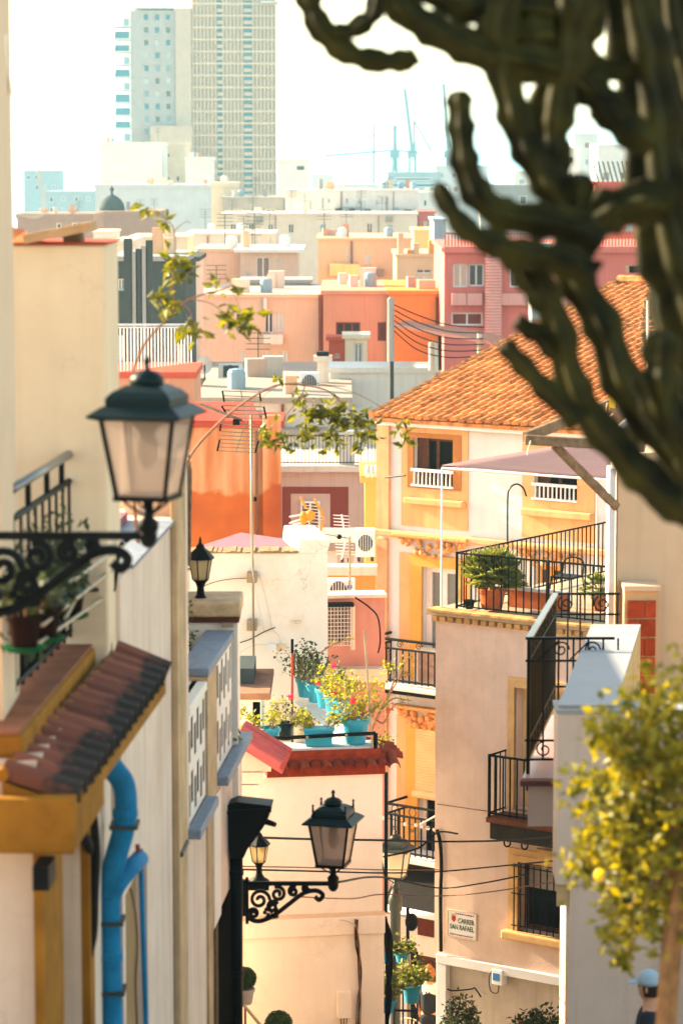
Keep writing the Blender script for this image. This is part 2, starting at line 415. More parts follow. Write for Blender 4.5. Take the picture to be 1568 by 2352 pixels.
PLAIN = ('white_block', 'annex_block', 'long_block', 'white_party_wall', 'mauve_block', 'grey_slab', 'grey_pier', 'terrace_wall', 'chimney_stack', 'orange_wall_house', 'flat_roof_house', 'white_roof_house')
def block(name, label, x0, x1, yt, Y, m, depth=14, ang=0.0, wins=(), zb=None, roof=None, rover=0.12, bars=1, pane='pane_dark', cat='building', side=None, frame='white_metal', group=None):
    fr = Fr(W(x0, yt, Y), ang)
    h1 = W(x0, yt, Y).z; s1 = fr.px(x1, yt)[0]
    h0 = zb if zb is not None else gz(Y) - 1
    root = thing(name, label, cat, fr.p(s1 / 2, -depth / 2, h0), group)
    ws = [fr.rect(*w[:4]) for w in wins]
    wins = list(wins)
    if not wins and cat == 'building' and name not in PLAIN and s1 > 3 and Y > 90:
        rd = random.Random(int(x0 * 7 + yt)); nc = max(1, int(s1 / rd.uniform(2.4, 3.4)))
        for rr in range(2):
            for c_ in range(nc):
                if rd.random() < 0.25: continue
                a_ = s1 * (c_ + 0.5) / nc + rd.uniform(-0.2, 0.2); w_ = rd.uniform(0.4, 0.65); z_ = h1 - 1.1 - 3.0 * rr
                if a_ - w_ < 0.3 or a_ + w_ > s1 - 0.3: continue
                ws.append((a_ - w_, a_ + w_, z_ - rd.uniform(1.1, 1.5), z_)); wins.append((0, 0, 0, 0, rd.choice(('pane_dark', 'pane_dark', 'c_bluegrey', 'c_brown'))))
    facade(root, fr, 0, s1, h0, h1, depth, m, ws)
    for w, q in zip(ws, wins):
        window(root, fr, w, pane=q[4] if len(q) > 4 else pane, frame=frame, bars=bars if Y < 300 else 0, fw=0.07 if Y < 300 else 0.12)
    if Y < 300 and cat == 'building' and s1 > 3:
        rd = random.Random(int(x0 * 3 + yt))
        for k in range(int(s1 / 3.2)):
            a_ = rd.uniform(0.4, s1 - 0.9); z_ = h1 - rd.uniform(0.5, 4.0)
            if any(o[0] - 0.1 < a_ + 0.6 and a_ < o[1] + 0.1 and o[2] - 0.1 < z_ + 0.5 and z_ < o[3] + 0.1 for o in ws): continue
            if rd.random() < 0.5: MB().box(fr, a_, a_ + rd.uniform(0.4, 0.8), 0.0, 0.3, z_, z_ + 0.5).build('wall_unit', rd.choice(('c_white', 'c_grey', 'c_offwhite')), root)
            else: MB().box(fr, a_, a_ + 0.09, 0.0, 0.1, h1 - 5, h1 - 0.05).build('drainpipe', rd.choice(('c_brown', 'c_grey', 'c_maroon')), root)
    t = 0.18 if Y < 300 else 0.5
    MB().box(fr, -rover, s1 + rover, -depth - rover, rover, h1 + 0.004, h1 + t).build('roof', roof or m, root)
    return root, fr, s1, h1
# --- tall tower
def tower():
    Y = 690; fr = Fr(W(300, 28, Y), R(4)); h0 = gz(Y) - 2
    root = thing('tower_block', 'tall beige hotel tower rising above the whole town', 'tower', fr.p(15, -10, h0))
    S = lambda x: fr.px(x, 200)[0]; H = lambda y: fr.px(400, y)[1]
    rows = [32 + 29.3 * i for i in range(14)]
    wins = []
    for y in rows:
        for xc in (337, 362, 387): wins.append((S(xc - 6), S(xc + 6), H(y + 15), H(y)))
    facade(root, fr, S(300), S(404), h0, H(24), 24, 'c_towergrey', wins, rev=0.6)
    rdw = random.Random(2)
    for w in wins: window(root, fr, w, pane=rdw.choice(('c_bluewin', 'c_bluewin', 'pane_dark', 'c_bluegrey', 'c_pale')), frame='c_pale', rev=0.6, bars=0, fw=0.12)
    MB().box(fr, S(404), S(440), -24, 0.8, h0, H(18)).build('corner_pier', 'c_tower', root)
    MB().box(fr, S(440), S(634), -24, -0.6, h0, H(-30)).build('wall', 'c_tower', root)
    # deep grid of fins and floor bands on the other half
    yb = 470
    for k in range(18):
        y = -22 + 27.5 * k
        if k == 0: first = MB().box(fr, S(441), S(633), -0.6, 0.14, H(y + 4), H(y - 1)).build('floor_band', 'c_fin', root); z0 = WL[first.name].z; c0 = WL[first.name]
        else: inst(first, Vector((c0.x, c0.y, H(y + 5))), root)
    xs = [444 + 8.6 * k for k in range(23)]
    src = None
    for x in xs:
        if 500 < x < 512 or 560 < x < 578: continue
        f = MB().box(fr, S(x) - 0.16, S(x) + 0.16, -0.6, 0.1, H(yb), H(-28))
        f.build('fin', 'c_fin', root)
    for x0, x1 in ((499, 513), (560, 579)):
        for k in range(17):
            y = -8 + 27.5 * k
            MB().box(fr, S(x0), S(x1), -0.6, 0.37, H(y + 8), H(y)).build('panel', 'c_tower', root)
        MB().box(fr, S(x0) , S(x1), -0.62, -0.5, H(yb), H(-20)).build('window_strip', 'c_bluewin', root)
    MB().box(fr, S(600), S(641), -20, 1.5, H(6), H(2)).build('roof_slab', 'c_pale', root)
    MB().box(fr, S(310), S(403), -20, 0.6, H(20), H(17)).build('roof_slab', 'c_pale', root)
    for x in (318, 340, 360, 380): MB().box(fr, S(x), S(x + 3), -1, -0.5, H(17), H(0)).build('roof_post', 'c_pale', root)
    # balconies down the outer edge
    for k in range(11):
        y = 42 + 29.3 * k
        b = MB().box(fr, S(263), S(299.6), -8, 0.4, H(y + 21), H(y + 17)).build('balcony', 'c_pale', root)
        if k in (1, 2, 4, 6, 7, 8, 10): MB().box(fr, S(265), S(299), -7.6, 0.2, H(y + 17), H(y - 2 + (k % 3) * 2)).build('awning', 'c_bluewin', b)
        else: MB().box(fr, S(284), S(299), -7.6, -0.2, H(y + 17), H(y)).build('screen', 'c_bluegrey', b)
        MB().box(fr, S(263), S(264.5), -8, 0.3, H(y + 17), H(y + 9)).build('railing', 'c_pale', b)
    MB().box(fr, S(345), S(440), 0.9, 6, h0, H(290)).build('podium', 'c_tower', root)
tower()
# --- far blocks round the tower
def box_on(root, fr, m, name, x0, y0, x1, y1, d0=-3.0, d1=0.5):
    s0, s1, h0, h1 = fr.rect(x0, y0, x1, y1); return MB().box(fr, s0, s1, d0, d1, h0, h1).build(name, m, root)
block('white_block', 'white windowless block directly below the tower', 231, 372, 334, 430, 'c_white', 16)
block('beige_block', 'small beige block with four little windows under the tower', 373, 426, 334, 445, 'c_cream', 12, wins=[(381, 352, 391, 362), (382, 404, 390, 418), (404, 404, 413, 418), (408, 338, 440, 362, 'c_brown')][:3])
block('annex_block', 'white block with slanting shadow at the tower foot', 426, 483, 368, 420, 'c_white', 14)
block('long_block', 'wide pale blue-grey flat block below the white one', 219, 482, 432, 380, 'c_pale', 14)
block('harbour_block', 'pale blue narrow building against the sea', 55, 133, 395, 900, 'c_bluegrey', 20)
block('harbour_shed', 'long low blue-grey shed beside the sea', 105, 216, 443, 800, 'c_bluegrey', 20)
def domed():
    r, fr, s1, h1 = block('church', 'grey-mauve domed church low on the skyline', 219, 366, 495, 330, 'c_brown', 16, roof='c_brown')
    c = fr.p(fr.px(250, 495)[0], -5, h1 + 0.3)
    MB().lathe(c, [(1.5, 0), (1.5, 0.5), (1.38, 1.0), (1.05, 1.5), (0.6, 1.85), (0.18, 2.05), (0.16, 2.5), (0.3, 2.6), (0.02, 3.1)], 18).build('dome', 'c_darkgrey', r, smooth=True)
domed()
block('low_brown_block', 'low brown building at the picture edge under the shed', 40, 212, 502, 300, 'c_brown', 14, wins=[(130, 512, 142, 528), (166, 512, 178, 528)])
block('side_block', 'white block with rooftop hut right of the tower', 636, 708, 372, 520, 'c_white', 16, wins=[(680, 380, 700, 392)])
block('rooftop_hut', 'grey hut on the roof right of the tower', 640, 704, 349, 540, 'c_pale', 10)
block('cream_slab', 'tall narrow cream slab at the foot of the tower', 485, 541, 430, 300, 'c_cream', 10)
block('grey_roof_block', 'dark grey flat attic above the long pale terrace', 511, 652, 456, 292, 'c_grey', 9)
r, fr, s1, h1 = block('attic_block', 'white attic storey with doors and rooftop machines', 655, 960, 439, 285, 'c_white', 9, wins=[(738, 452, 745, 480), (793, 455, 800, 470), (822, 455, 829, 470), (884, 452, 892, 490), (752, 456, 759, 466), (862, 460, 868, 474)])
for k, (x, w, h) in enumerate(((770, 14, 15), (786, 12, 18), (801, 14, 14), (818, 12, 19), (838, 13, 13), (905, 10, 17), (926, 18, 12))):
    box_on(r, fr, ('c_darkgrey', 'c_bluegrey')[k % 2], 'roof_machine', x, 493 - h, x + w, 493, 0.2, 1.2)
wn_ = [(x, 514, x + 13, 536) for x in (529, 571, 615, 662)] + [(735, 514, 749, 534, 'c_bluegrey'), (786, 514, 800, 536), (842, 512, 855, 536), (890, 514, 902, 534, 'c_bluegrey')]
block('pale_terrace', 'long off-white terrace with a row of square windows', 509, 958, 494, 270, 'c_offwhite', 12, wins=wn_)
block('red_block', 'small brick-red house at the end of the pale terrace', 960, 998, 489, 275, 'c_pink', 10, wins=[(972, 508, 984, 530, 'c_pale')])
block('grey_slab', 'narrow blue-grey slab beside the pink house', 996, 1024, 508, 215, 'c_bluegrey', 10)
# grey-blue roofs behind the cranes
for i, (x0, x1, y, Y, m, lab) in enumerate(((715, 765, 405, 620, 'c_pale', 'tiny pale roof block with mast near the tower'), (765, 870, 428, 560, 'c_pale', 'low pale block behind the rooftop machines'),
        (890, 1010, 400, 600, 'c_bluegrey', 'grey-blue block with dark window bands under the cranes'), (1000, 1120, 385, 640, 'c_pale', 'pale block behind the candelabra cactus tip'),
        (1110, 1290, 432, 420, 'c_grey', 'grey flat roofed block seen between cactus arms'), (1290, 1330, 345, 500, 'c_white', 'white block between the cactus stems'), (1318, 1372, 312, 520, 'c_pale', 'pale silo-like block seen through the cactus'), (1372, 1450, 338, 480, 'c_white', 'white block under the cactus trunk'), (1180, 1300, 398, 560, 'c_white', 'white terrace half hidden by cactus stems'))):
    w = [(900, 421, 1000, 430, 'c_bluewin'), (905, 408, 990, 415, 'c_bluewin')] if i == 2 else []
    block('distant_block', lab, x0, x1, y, Y, m, 14, wins=w)
block('distant_terrace', 'white balconied terrace under the grey-blue block', 880, 1040, 448, 420, 'c_white', 12, wins=[(x, 458, x + 8, 474) for x in (896, 920, 945, 972)])
r, fr, s1, h1 = block('red_roof_house', 'coral red house with a slatted roof behind the cactus', 1364, 1470, 424, 200, 'c_red', 8)
a = fr.px(1372, 424)[0]; b_ = fr.px(1462, 424)[0]
for k in range(9):
    t = k / 8.0; MB().beam(fr.p(a + (b_ - a) * t, 0.2, h1 + 0.2), fr.p(a + (b_ - a) * t, -4, h1 + 1.6), 0.12, 0.06).build('roof_slat', 'c_darkgrey', r)
# --- harbour cranes
mat('crane_blue', (0.03, 0.12, 0.17), rough=0.5)
def crane(label, mast, legs, boom, stays, Y=1500):
    p0 = W(mast[0][0], 385, Y)
    t = thing('harbour_crane', label, 'crane', (p0.x, p0.y, -48), 'cranes along the harbour')
    for nm, L, r in (('mast', [mast], 1.1), ('leg', legs, 0.8), ('boom', boom, 0.6), ('stay', stays, 0.22)):
        for q in L: MB().tube(wpts(q, Y), r, 6).build(nm, 'crane_blue', t)
    m0 = W(mast[0][0], mast[0][1], Y)
    MB().box(WORLD, m0.x - 2.5, m0.x + 2.5, -Y - 2, -Y + 2, m0.z - 4, m0.z).build('machine_house', 'crane_blue', t)
crane('tall blue crane with a raised boom, leftmost upright', [(946, 345), (929, 203)], [[(938, 588), (940, 345)], [(958, 588), (952, 345)]], [[(952, 345), (950, 275)], [(951, 278), (990, 348)]], [[(929, 205), (950, 345)]])
crane('tall blue crane with raised boom right beside the cactus tip', [(1030, 345), (1018, 192)], [[(1024, 588), (1028, 345)], [(1042, 588), (1034, 345)]], [[(1028, 300), (1038, 345)]], [[(1018, 195), (1036, 340)]])
crane('blue gantry crane with long low slanting boom', [(906, 345), (906, 288)], [[(896, 588), (906, 288)], [(918, 588), (906, 288)]], [[(906, 345), (745, 358)], [(906, 345), (960, 350)]], [[(904, 286), (790, 352)], [(908, 286), (940, 345)]], 1450)
MB().tube(wpts([(858, 722, 700), (858, 285, 700)]), 0.22, 6).build('roof_mast', 'crane_blue'); tag(bpy.data.objects['roof_mast'], 'thin solitary mast standing between tower and cranes', 'mast')
# --- middle distance: salmon and orange blocks
block('beige_attic', 'beige attic block with two tiny windows above the mauve block', 428, 628, 540, 240, 'c_offwhite', 12, wins=[(586, 546, 592, 558), (617, 546, 624, 558)])
r, fr, s1, h1 = block('peach_terraces', 'peach stepped building with yellowish awning in mid distance', 730, 944, 552, 205, 'c_peach', 14, wins=[(795, 565, 802, 600), (838, 582, 850, 606, 'c_pale'), (868, 640, 882, 672), (722 + 30, 638, 776, 662, 'c_pale')])
box_on(r, fr, 'c_yellow', 'awning', 757, 606, 826, 632, 0.1, 1.4)
box_on(r, fr, 'c_white', 'sheet', 790, 655, 858, 676, 0.2, 0.5)
for k in range(3): box_on(r, fr, 'c_brown', 'vent', 830 + 18 * k, 618, 845 + 18 * k, 634, 0.05, 0.5)
r, fr, s1, h1 = block('chimney_house', 'orange house with tall chimneys left of the pink house', 910, 1004, 590, 190, 'c_peach', 12, wins=[(955, 618, 990, 628, 'c_maroon'), (955, 632, 990, 650, 'c_cream')])
for k, (x, y) in enumerate(((914, 536), (936, 575), (950, 560), (985, 552))): box_on(r, fr, ('c_peach', 'c_orange')[k % 2], 'chimney', x, y, x + 13, 592, -2, -0.6)
block('yellow_house', 'small sunny yellow house behind the tall chimneys', 950, 996, 532, 235, 'c_yellow', 9)
r, fr, s1, h1 = block('mauve_block', 'mauve plain-faced block with lighter setback', 447, 553, 578, 165, 'c_mauve', 10)
block('setback_block', 'light peach setback block under a white roof', 552, 682, 580, 160, 'c_pinklight', 9, roof='c_white', rover=0.35, wins=[(588, 590, 620, 645, 'c_brown'), (563, 624, 573, 644), (632, 594, 642, 608)])
block('terrace_wall', 'grey terrace parapet below the peach setback', 553, 712, 650, 150, 'c_grey', 4)
r, fr, s1, h1 = block('salmon_flats', 'salmon flats with white framed window and lower doors', 449, 741, 684, 140, 'c_pinklight', 12, wins=[(607, 716, 628, 766), (630, 718, 650, 762, 'c_pale'), (540, 718, 572, 758), (608, 806, 622, 846, 'c_white'), (640, 806, 660, 846, 'c_pale'), (548, 806, 562, 846, 'c_white')])
box_on(r, fr, 'c_white', 'panel', 606, 684, 613, 716, 0.01, 0.25)
box_on(r, fr, 'c_white', 'balcony_front', 606, 768, 650, 790, 0.01, 0.35)
MB().tube([fr.p(*(lambda q: (q[0], 0.12, q[1]))(fr.px(737, y))) for y in (676, 810)], 0.12, 8).build('drainpipe', 'c_maroon', r)
r, fr, s1, h1 = block('salmon_house', 'flat salmon house with barred window facing us', 742, 893, 676, 132, 'c_salmon', 12, wins=[(771, 740, 827, 776), (867, 740, 886, 783)], bars=2, frame='c_maroon')
r, fr, s1, h1 = block('orange_house', 'bright orange flat-roofed house beside the salmon one', 893, 1008, 676, 131.6, 'c_orange', 12)
box_on(r, fr, 'c_maroon', 'downpipe', 1000, 682, 1006, 770, 0.01, 0.3)
# pink house with ribbed round shaft
Y = 125; r, fr, s1, h1 = block('pink_house', 'pink house with a ribbed round shaft and balcony bands', 1020, 1545, 578, Y, 'c_pink', 14, wins=[(1040, 606, 1073, 660, 'c_pinklight'), (1075, 606, 1111, 658), (1170, 606, 1215, 660), (1036, 718, 1108, 748, 'c_maroon'), (1300, 606, 1350, 660), (1240, 700, 1290, 748)])
box_on(r, fr, 'c_rose', 'balcony_front', 1036, 673, 1069, 700, 0.02, 0.4); box_on(r, fr, 'c_rose', 'balcony_front', 1071, 673, 1106, 700, 0.02, 0.4); box_on(r, fr, 'c_rose', 'balcony_front', 1150, 673, 1300, 700, 0.02, 0.4)
box_on(r, fr, 'c_pink', 'cornice', 1018, 566, 1546, 580, -0.5, 0.3)
rp_ = fr.rect(1022, 538, 1540, 566)
src = None
for k in range(70):
    q = fr.p(rp_[0] + (rp_[1] - rp_[0]) * k / 69, 0, rp_[2] + 0.02)
    if src is None: src = MB().box(Fr(q, 0), -0.03, 0.03, -0.03, 0.03, q.z, rp_[3]).build('baluster', 'c_red', r)
    else: inst(src, q, r)
MB().box(fr, rp_[0], rp_[1], -0.05, 0.05, rp_[3] + 0.002, rp_[3] + 0.08).build('handrail', 'c_red', r)
sc = fr.rect(1111, 575, 1151, 770); cx = (sc[0] + sc[1]) / 2; rr = (sc[1] - sc[0]) / 2
for k in range(26):
    z = sc[2] + (sc[3] - sc[2] - 0.3) * k / 26; dz = (sc[3] - sc[2] - 0.3) / 26
    if k == 0: ring = MB().lathe(fr.p(cx, rr + 0.1, z), [(rr * 0.86, 0), (rr, dz * 0.3), (rr, dz * 0.7), (rr * 0.86, dz)], 20).build('shaft_ring', 'c_rose', r, smooth=True)
    else: inst(ring, fr.p(cx, rr + 0.1, z), r)
MB().lathe(fr.p(cx, rr + 0.1, sc[3] - 0.3), [(rr * 0.85, 0), (rr * 0.85, 0.55), (rr * 0.7, 0.75), (rr * 0.1, 0.82)], 20).build('shaft_cap', 'c_rose', r, smooth=True)
block('grey_pier', 'grey-white pier behind the cactus in front of the pink house', 1222, 1262, 572, 100, 'c_grey', 2)
# mauve canopy over a roof terrace with posts and wires
pc = thing('roof_canopy', 'brownish mauve corrugated canopy on posts before the pink house', 'canopy', W(1000, 850, 95))
MB().add([W(905, 744, 98), W(1160, 790, 90), W(1150, 770, 112), W(935, 735, 112)] + [W(905, 751, 98), W(1160, 798, 90), W(1150, 776, 112), W(935, 740, 112)], [(0, 1, 2, 3), (7, 6, 5, 4), (0, 4, 5, 1), (1, 5, 6, 2), (2, 6, 7, 3), (3, 7, 4, 0)]).build('sheet', 'c_roofmauve', pc)
for (x, y0, y1, Y, m, w) in ((990, 786, 850, 96, 'c_cream', 0.09), (1001, 786, 850, 96, 'c_white', 0.07), (1100, 764, 850, 93, 'c_cream', 0.07), (1010, 770, 850, 97, 'black_iron', 0.06)):
    MB().tube(wpts([(x, y1, Y), (x, y0, Y)]), w, 8).build('post', m, pc)
up = thing('utility_post', 'thick pale concrete utility post with wires by the orange house', 'post', W(897, 1010, 88))
MB().tube(wpts([(897, 830, 88), (897, 690, 88)]), [0.11, 0.1], 12).build('shaft', 'c_grey', up)
MB().tube(wpts([(899, 1925, 88), (899, 830, 88)]), 0.07, 8).build('lower_pipe', 'grey_iron', up)
MB().ball(W(897, 690, 88), 0.11).build('cap', 'c_grey', up, smooth=True)
for k in range(6):
    y0 = 700 + 12 * k; L = [(905, y0, 88), (960, y0 + 24 + 4 * k, 88), (1030, y0 + 46 + 3 * k, 90), (1110, y0 + 52 + k, 92)]
    tag(MB().tube(curve_pts(wpts(L)), 0.018, 5).build('overhead_cable', 'cable_black'), '%s dark wire from the top sagging from concrete post to pink house' % ('first', 'second', 'third', 'fourth', 'fifth', 'lowest')[k], 'cable', 'wires from the concrete post')
# --- rooftops in front of the salmon flats
pl('roof_pale', (0.34, 0.28, 0.23)); pl('c_rooftop', (0.42, 0.34, 0.27))
block('white_roof_house', 'low white rooftop with pale parapet below the salmon flats', 440, 760, 882, 112, 'c_cream', 10, roof='c_rooftop')
block('white_party_wall', 'bare white party wall behind the tiled roof', 759, 1000, 856, 100, 'c_white', 3)
block('flat_roof_house', 'beige flat roof just above the orange house wall', 455, 800, 925, 92, 'c_offwhite', 8, roof='roof_pale')
block('chimney_stack', 'pale chimney with black top among the rooftops', 728, 755, 830, 98, 'c_offwhite', 0.5, cat='chimney')
tag(MB().box(Fr(W(727, 830, 98), 0), 0, 0.42, -0.45, 0.05, W(727, 829, 98).z, W(727, 808, 98).z).build('chimney_cowl', 'black_iron'), 'square black cowl capping the pale chimney', 'cowl')
block('red_hut', 'small red painted rooftop hut beside the white doorway', 755, 792, 783, 118, 'c_red', 1.5, wins=[(767, 812, 781, 824, 'c_grey')], cat='hut')
block('stair_hut', 'white rooftop stair hut with a grey door', 792, 843, 778, 117, 'c_cream', 2, wins=[(812, 788, 833, 846, 'c_grey')], cat='hut')
def ac_unit(label, x0, y0, x1, y1, Y, fan=0.5, ang=0.0, slats=False, m='white_metal'):
    fr = Fr(W(x0, y1, Y), ang); s0, s1, h0, h1 = fr.rect(x0, y0, x1, y1); w = s1 - s0; h = h1 - h0
    t = thing('air_conditioner', label, 'air conditioner', fr.p(w / 2, -0.2, h0))
    MB().box(fr, s0, s1, -min(0.4, w * 0.6), 0, h0, h1).build('case', m, t, bevel=0.012)
    c = fr.p(s0 + w * fan, 0.006, h0 + h * 0.5); rr = min(w, h) * 0.38
    n = 24; k = MB(); k.v = [c + fr.S * (rr * math.cos(2 * math.pi * i / n)) + Vector((0, 0, rr * 1.15 * math.sin(2 * math.pi * i / n))) for i in range(n)]; k.f = [tuple(range(n))]
    k.build('fan_opening', 'c_darkgrey', t)
    g = MB()
    for i in range(7):
        a = -rr + 2 * rr * i / 6; hh = max(0.01, math.sqrt(max(0, rr * rr - a * a))) * 1.1
        g.tube([c + fr.S * a + fr.N * 0.01 - Vector((0, 0, hh)), c + fr.S * a + fr.N * 0.01 + Vector((0, 0, hh))], 0.008, 5)
    g.build('grille', m, t)
    for s in (0.15, 0.85): MB().box(fr, s0 + w * s - 0.03, s0 + w * s + 0.03, -0.3, 0.02, h0 - 0.08, h0).build('foot', 'grey_iron', t)
    return t, fr
t, f_ = ac_unit('white air conditioner with dark opening on the rooftop below salmon flats', 501, 836, 556, 872, 111)
q = f_.rect(513, 840, 548, 866); MB().box(f_, q[0], q[1], 0.012, 0.03, q[2], q[3]).build('dark_grille', 'c_darkgrey', t)
ac_unit('white air conditioner beside the pale chimney', 688, 856, 732, 904, 97)
for k, (x, y, lab) in enumerate(((470, 838, 'small pale satellite dish beside the white fence'), (655, 890, 'small pale dish on the low beige roof'))):
    c = W(x, y, 108); d = thing('satellite_dish', lab, 'satellite dish', c - Vector((0, 0, 0.6)))
    ds = MB(); n = 16
    for i, (rr, dp) in enumerate(((0.02, 0.08), (0.2, 0.05), (0.36, 0.0))):
        for j in range(n): a = 2 * math.pi * j / n; ds.v.append(c + Vector((rr * math.cos(a) * 0.8, dp, rr * math.sin(a))))
    for i in range(2):
        for j in range(n): ds.f.append((i * n + j, i * n + (j + 1) % n, (i + 1) * n + (j + 1) % n, (i + 1) * n + j))
    ds.build('dish', 'white_metal', d, smooth=True); MB().tube([c - Vector((0, 0, 0.7)), c + Vector((0, 0.06, 0))], 0.03, 6).build('stand', 'grey_iron', d)
# white picket fence and dark sheds on the left
def railing(root, A, B, h, n, m, r=0.008, rail_r=0.014, low=0.06, mid=None, sq=False, skip_ends=False):
    """handrail, lower rail and single balusters between floor points A and B"""
    A = Vector(A); B = Vector(B); up = Vector((0, 0, 1))
    hr = MB().tube([A + up * h, B + up * h], rail_r, 8).build('handrail', m, root)
    MB().tube([A + up * low, B + up * low], rail_r * 0.8, 6).build('lower_rail', m, root)
    if mid: MB().tube([A + up * mid, B + up * mid], rail_r * 0.8, 6).build('middle_rail', m, root)
    top = mid or h
    src = None
    for i in range(n + 1):
        if skip_ends and i in (0, n): continue
        q = A + (B - A) * (i / n) + up * (low * 0.5)
        if src is None: src = MB().tube([q, q + up * (top - low * 0.5)], r, 6).build('baluster', m, root)
        else: inst(src, q, root)
    return hr
fn = thing('picket_fence', 'white metal picket fence on the rooftop behind the big lantern', 'fence', W(350, 868, 80))
A = W(262, 868, 80); B = W(440, 862, 84)
railing(fn, A, B, 1.5, 23, 'white_metal', 0.02, 0.03, 0.1, 1.42)
block('dark_house', 'dark grey-green house behind the white picket fence', 255, 425, 600, 105, 'c_darkgrey', 8, wins=[(270, 640, 288, 668), (270, 770, 292, 830), (400, 790, 424, 850, 'c_maroon')], roof='c_grey')
block('pale_gable_house', 'pale house with dark eave behind the vine', 365, 452, 600, 120, 'c_cream', 6, roof='c_darkgrey', wins=[(392, 612, 412, 632)])
block('fence_wall', 'low reddish wall carrying the white picket fence', 240, 446, 869, 80.2, 'c_salmon', 4, cat='wall', roof='c_red', rover=0.05)
vs = thing('metal_screen', 'tall dark upright metal sheets standing by the dark house', 'screen', W(325, 745, 98))
for k, (x0, x1, y) in enumerate(((291, 303, 548), (308, 314, 578), (318, 326, 572), (330, 337, 565), (341, 350, 552))):
    a = W(x0, 1300, 98); b = W(x1, y, 98); MB().box(WORLD, a.x, b.x, -98.3, -98, a.z, b.z).build('sheet', ('c_darkgrey', 'c_grey')[k % 2], vs)
for k, (x0, x1, y0, Y, m, lab) in enumerate(((262, 300, 560, 150, 'c_offwhite', 'pale block peeping past the dark metal sheets'), (300, 430, 548, 200, 'c_cream', 'small cream block left of the beige attic'), (215, 260, 535, 260, 'c_offwhite', 'small pale block left of the dark sheets'))):
    block('background_block', lab, x0, x1, y0, Y, m, 8)
# --- small things on the middle-distance roofs
def clutter(name, n, seed):
    root = bpy.data.objects[name]; rf = [c for c in root.children if c.name.startswith('roof')][0]; rd = random.Random(seed)
    me = rf.data; loc = WL[rf.name]; xs = [v.co.x + loc.x for v in me.vertices]; ys = [v.co.y + loc.y for v in me.vertices]; zt = max(v.co.z for v in me.vertices) + loc.z + 0.003
    x0, x1, y0, y1 = min(xs), max(xs), min(ys), max(ys)
    for k in range(n):
        x = rd.uniform(x0 + 0.5, x1 - 0.5); y = y0 + rd.uniform(0.1, 0.6) * (y1 - y0); t = rd.random(); fr = Fr((x, y, 0), rd.uniform(-0.2, 0.2))
        if t < 0.3: MB().box(fr, -0.2, 0.2, -0.2, 0.2, zt, zt + rd.uniform(0.5, 1.0)).build('roof_chimney', rd.choice(('c_peach', 'c_offwhite', 'c_salmon', 'c_grey')), root)
        elif t < 0.5: MB().lathe(Vector((x, y, zt)), [(0.3, 0), (0.31, 0.55), (0.24, 0.66), (0.03, 0.7)], 12).build('water_tank', rd.choice(('c_white', 'c_bluegrey')), root)
        elif t < 0.7: MB().box(fr, -0.4, 0.4, -0.3, 0.3, zt, zt + rd.uniform(0.4, 0.9)).build('roof_hut', rd.choice(('c_offwhite', 'c_peach', 'c_cream', 'c_pinklight')), root)
        else:
            h = rd.uniform(1.0, 2.2); m = MB().tube([Vector((x, y, zt)), Vector((x, y, zt + h))], 0.028, 5)
            for j in range(4): m.tube([Vector((x - 0.5, y, zt + h - 0.22 * j)), Vector((x + 0.5, y, zt + h - 0.22 * j))], 0.016, 4)
            m.build('roof_aerial', 'c_darkgrey', root)
for i, (nm, n) in enumerate((('pale_terrace', 9), ('attic_block', 9), ('beige_attic', 5), ('peach_terraces', 7), ('mauve_block', 3), ('setback_block', 4), ('salmon_flats', 6), ('salmon_house', 4), ('orange_house', 2), ('long_block', 5), ('white_roof_house', 3), ('cream_slab', 2), ('low_brown_block', 5), ('annex_block', 3), ('white_block', 3), ('distant_terrace', 6), ('grey_roof_block', 4), ('flat_roof_house', 2), ('dark_house', 3), ('church', 3))): clutter(nm, n, i + 1)
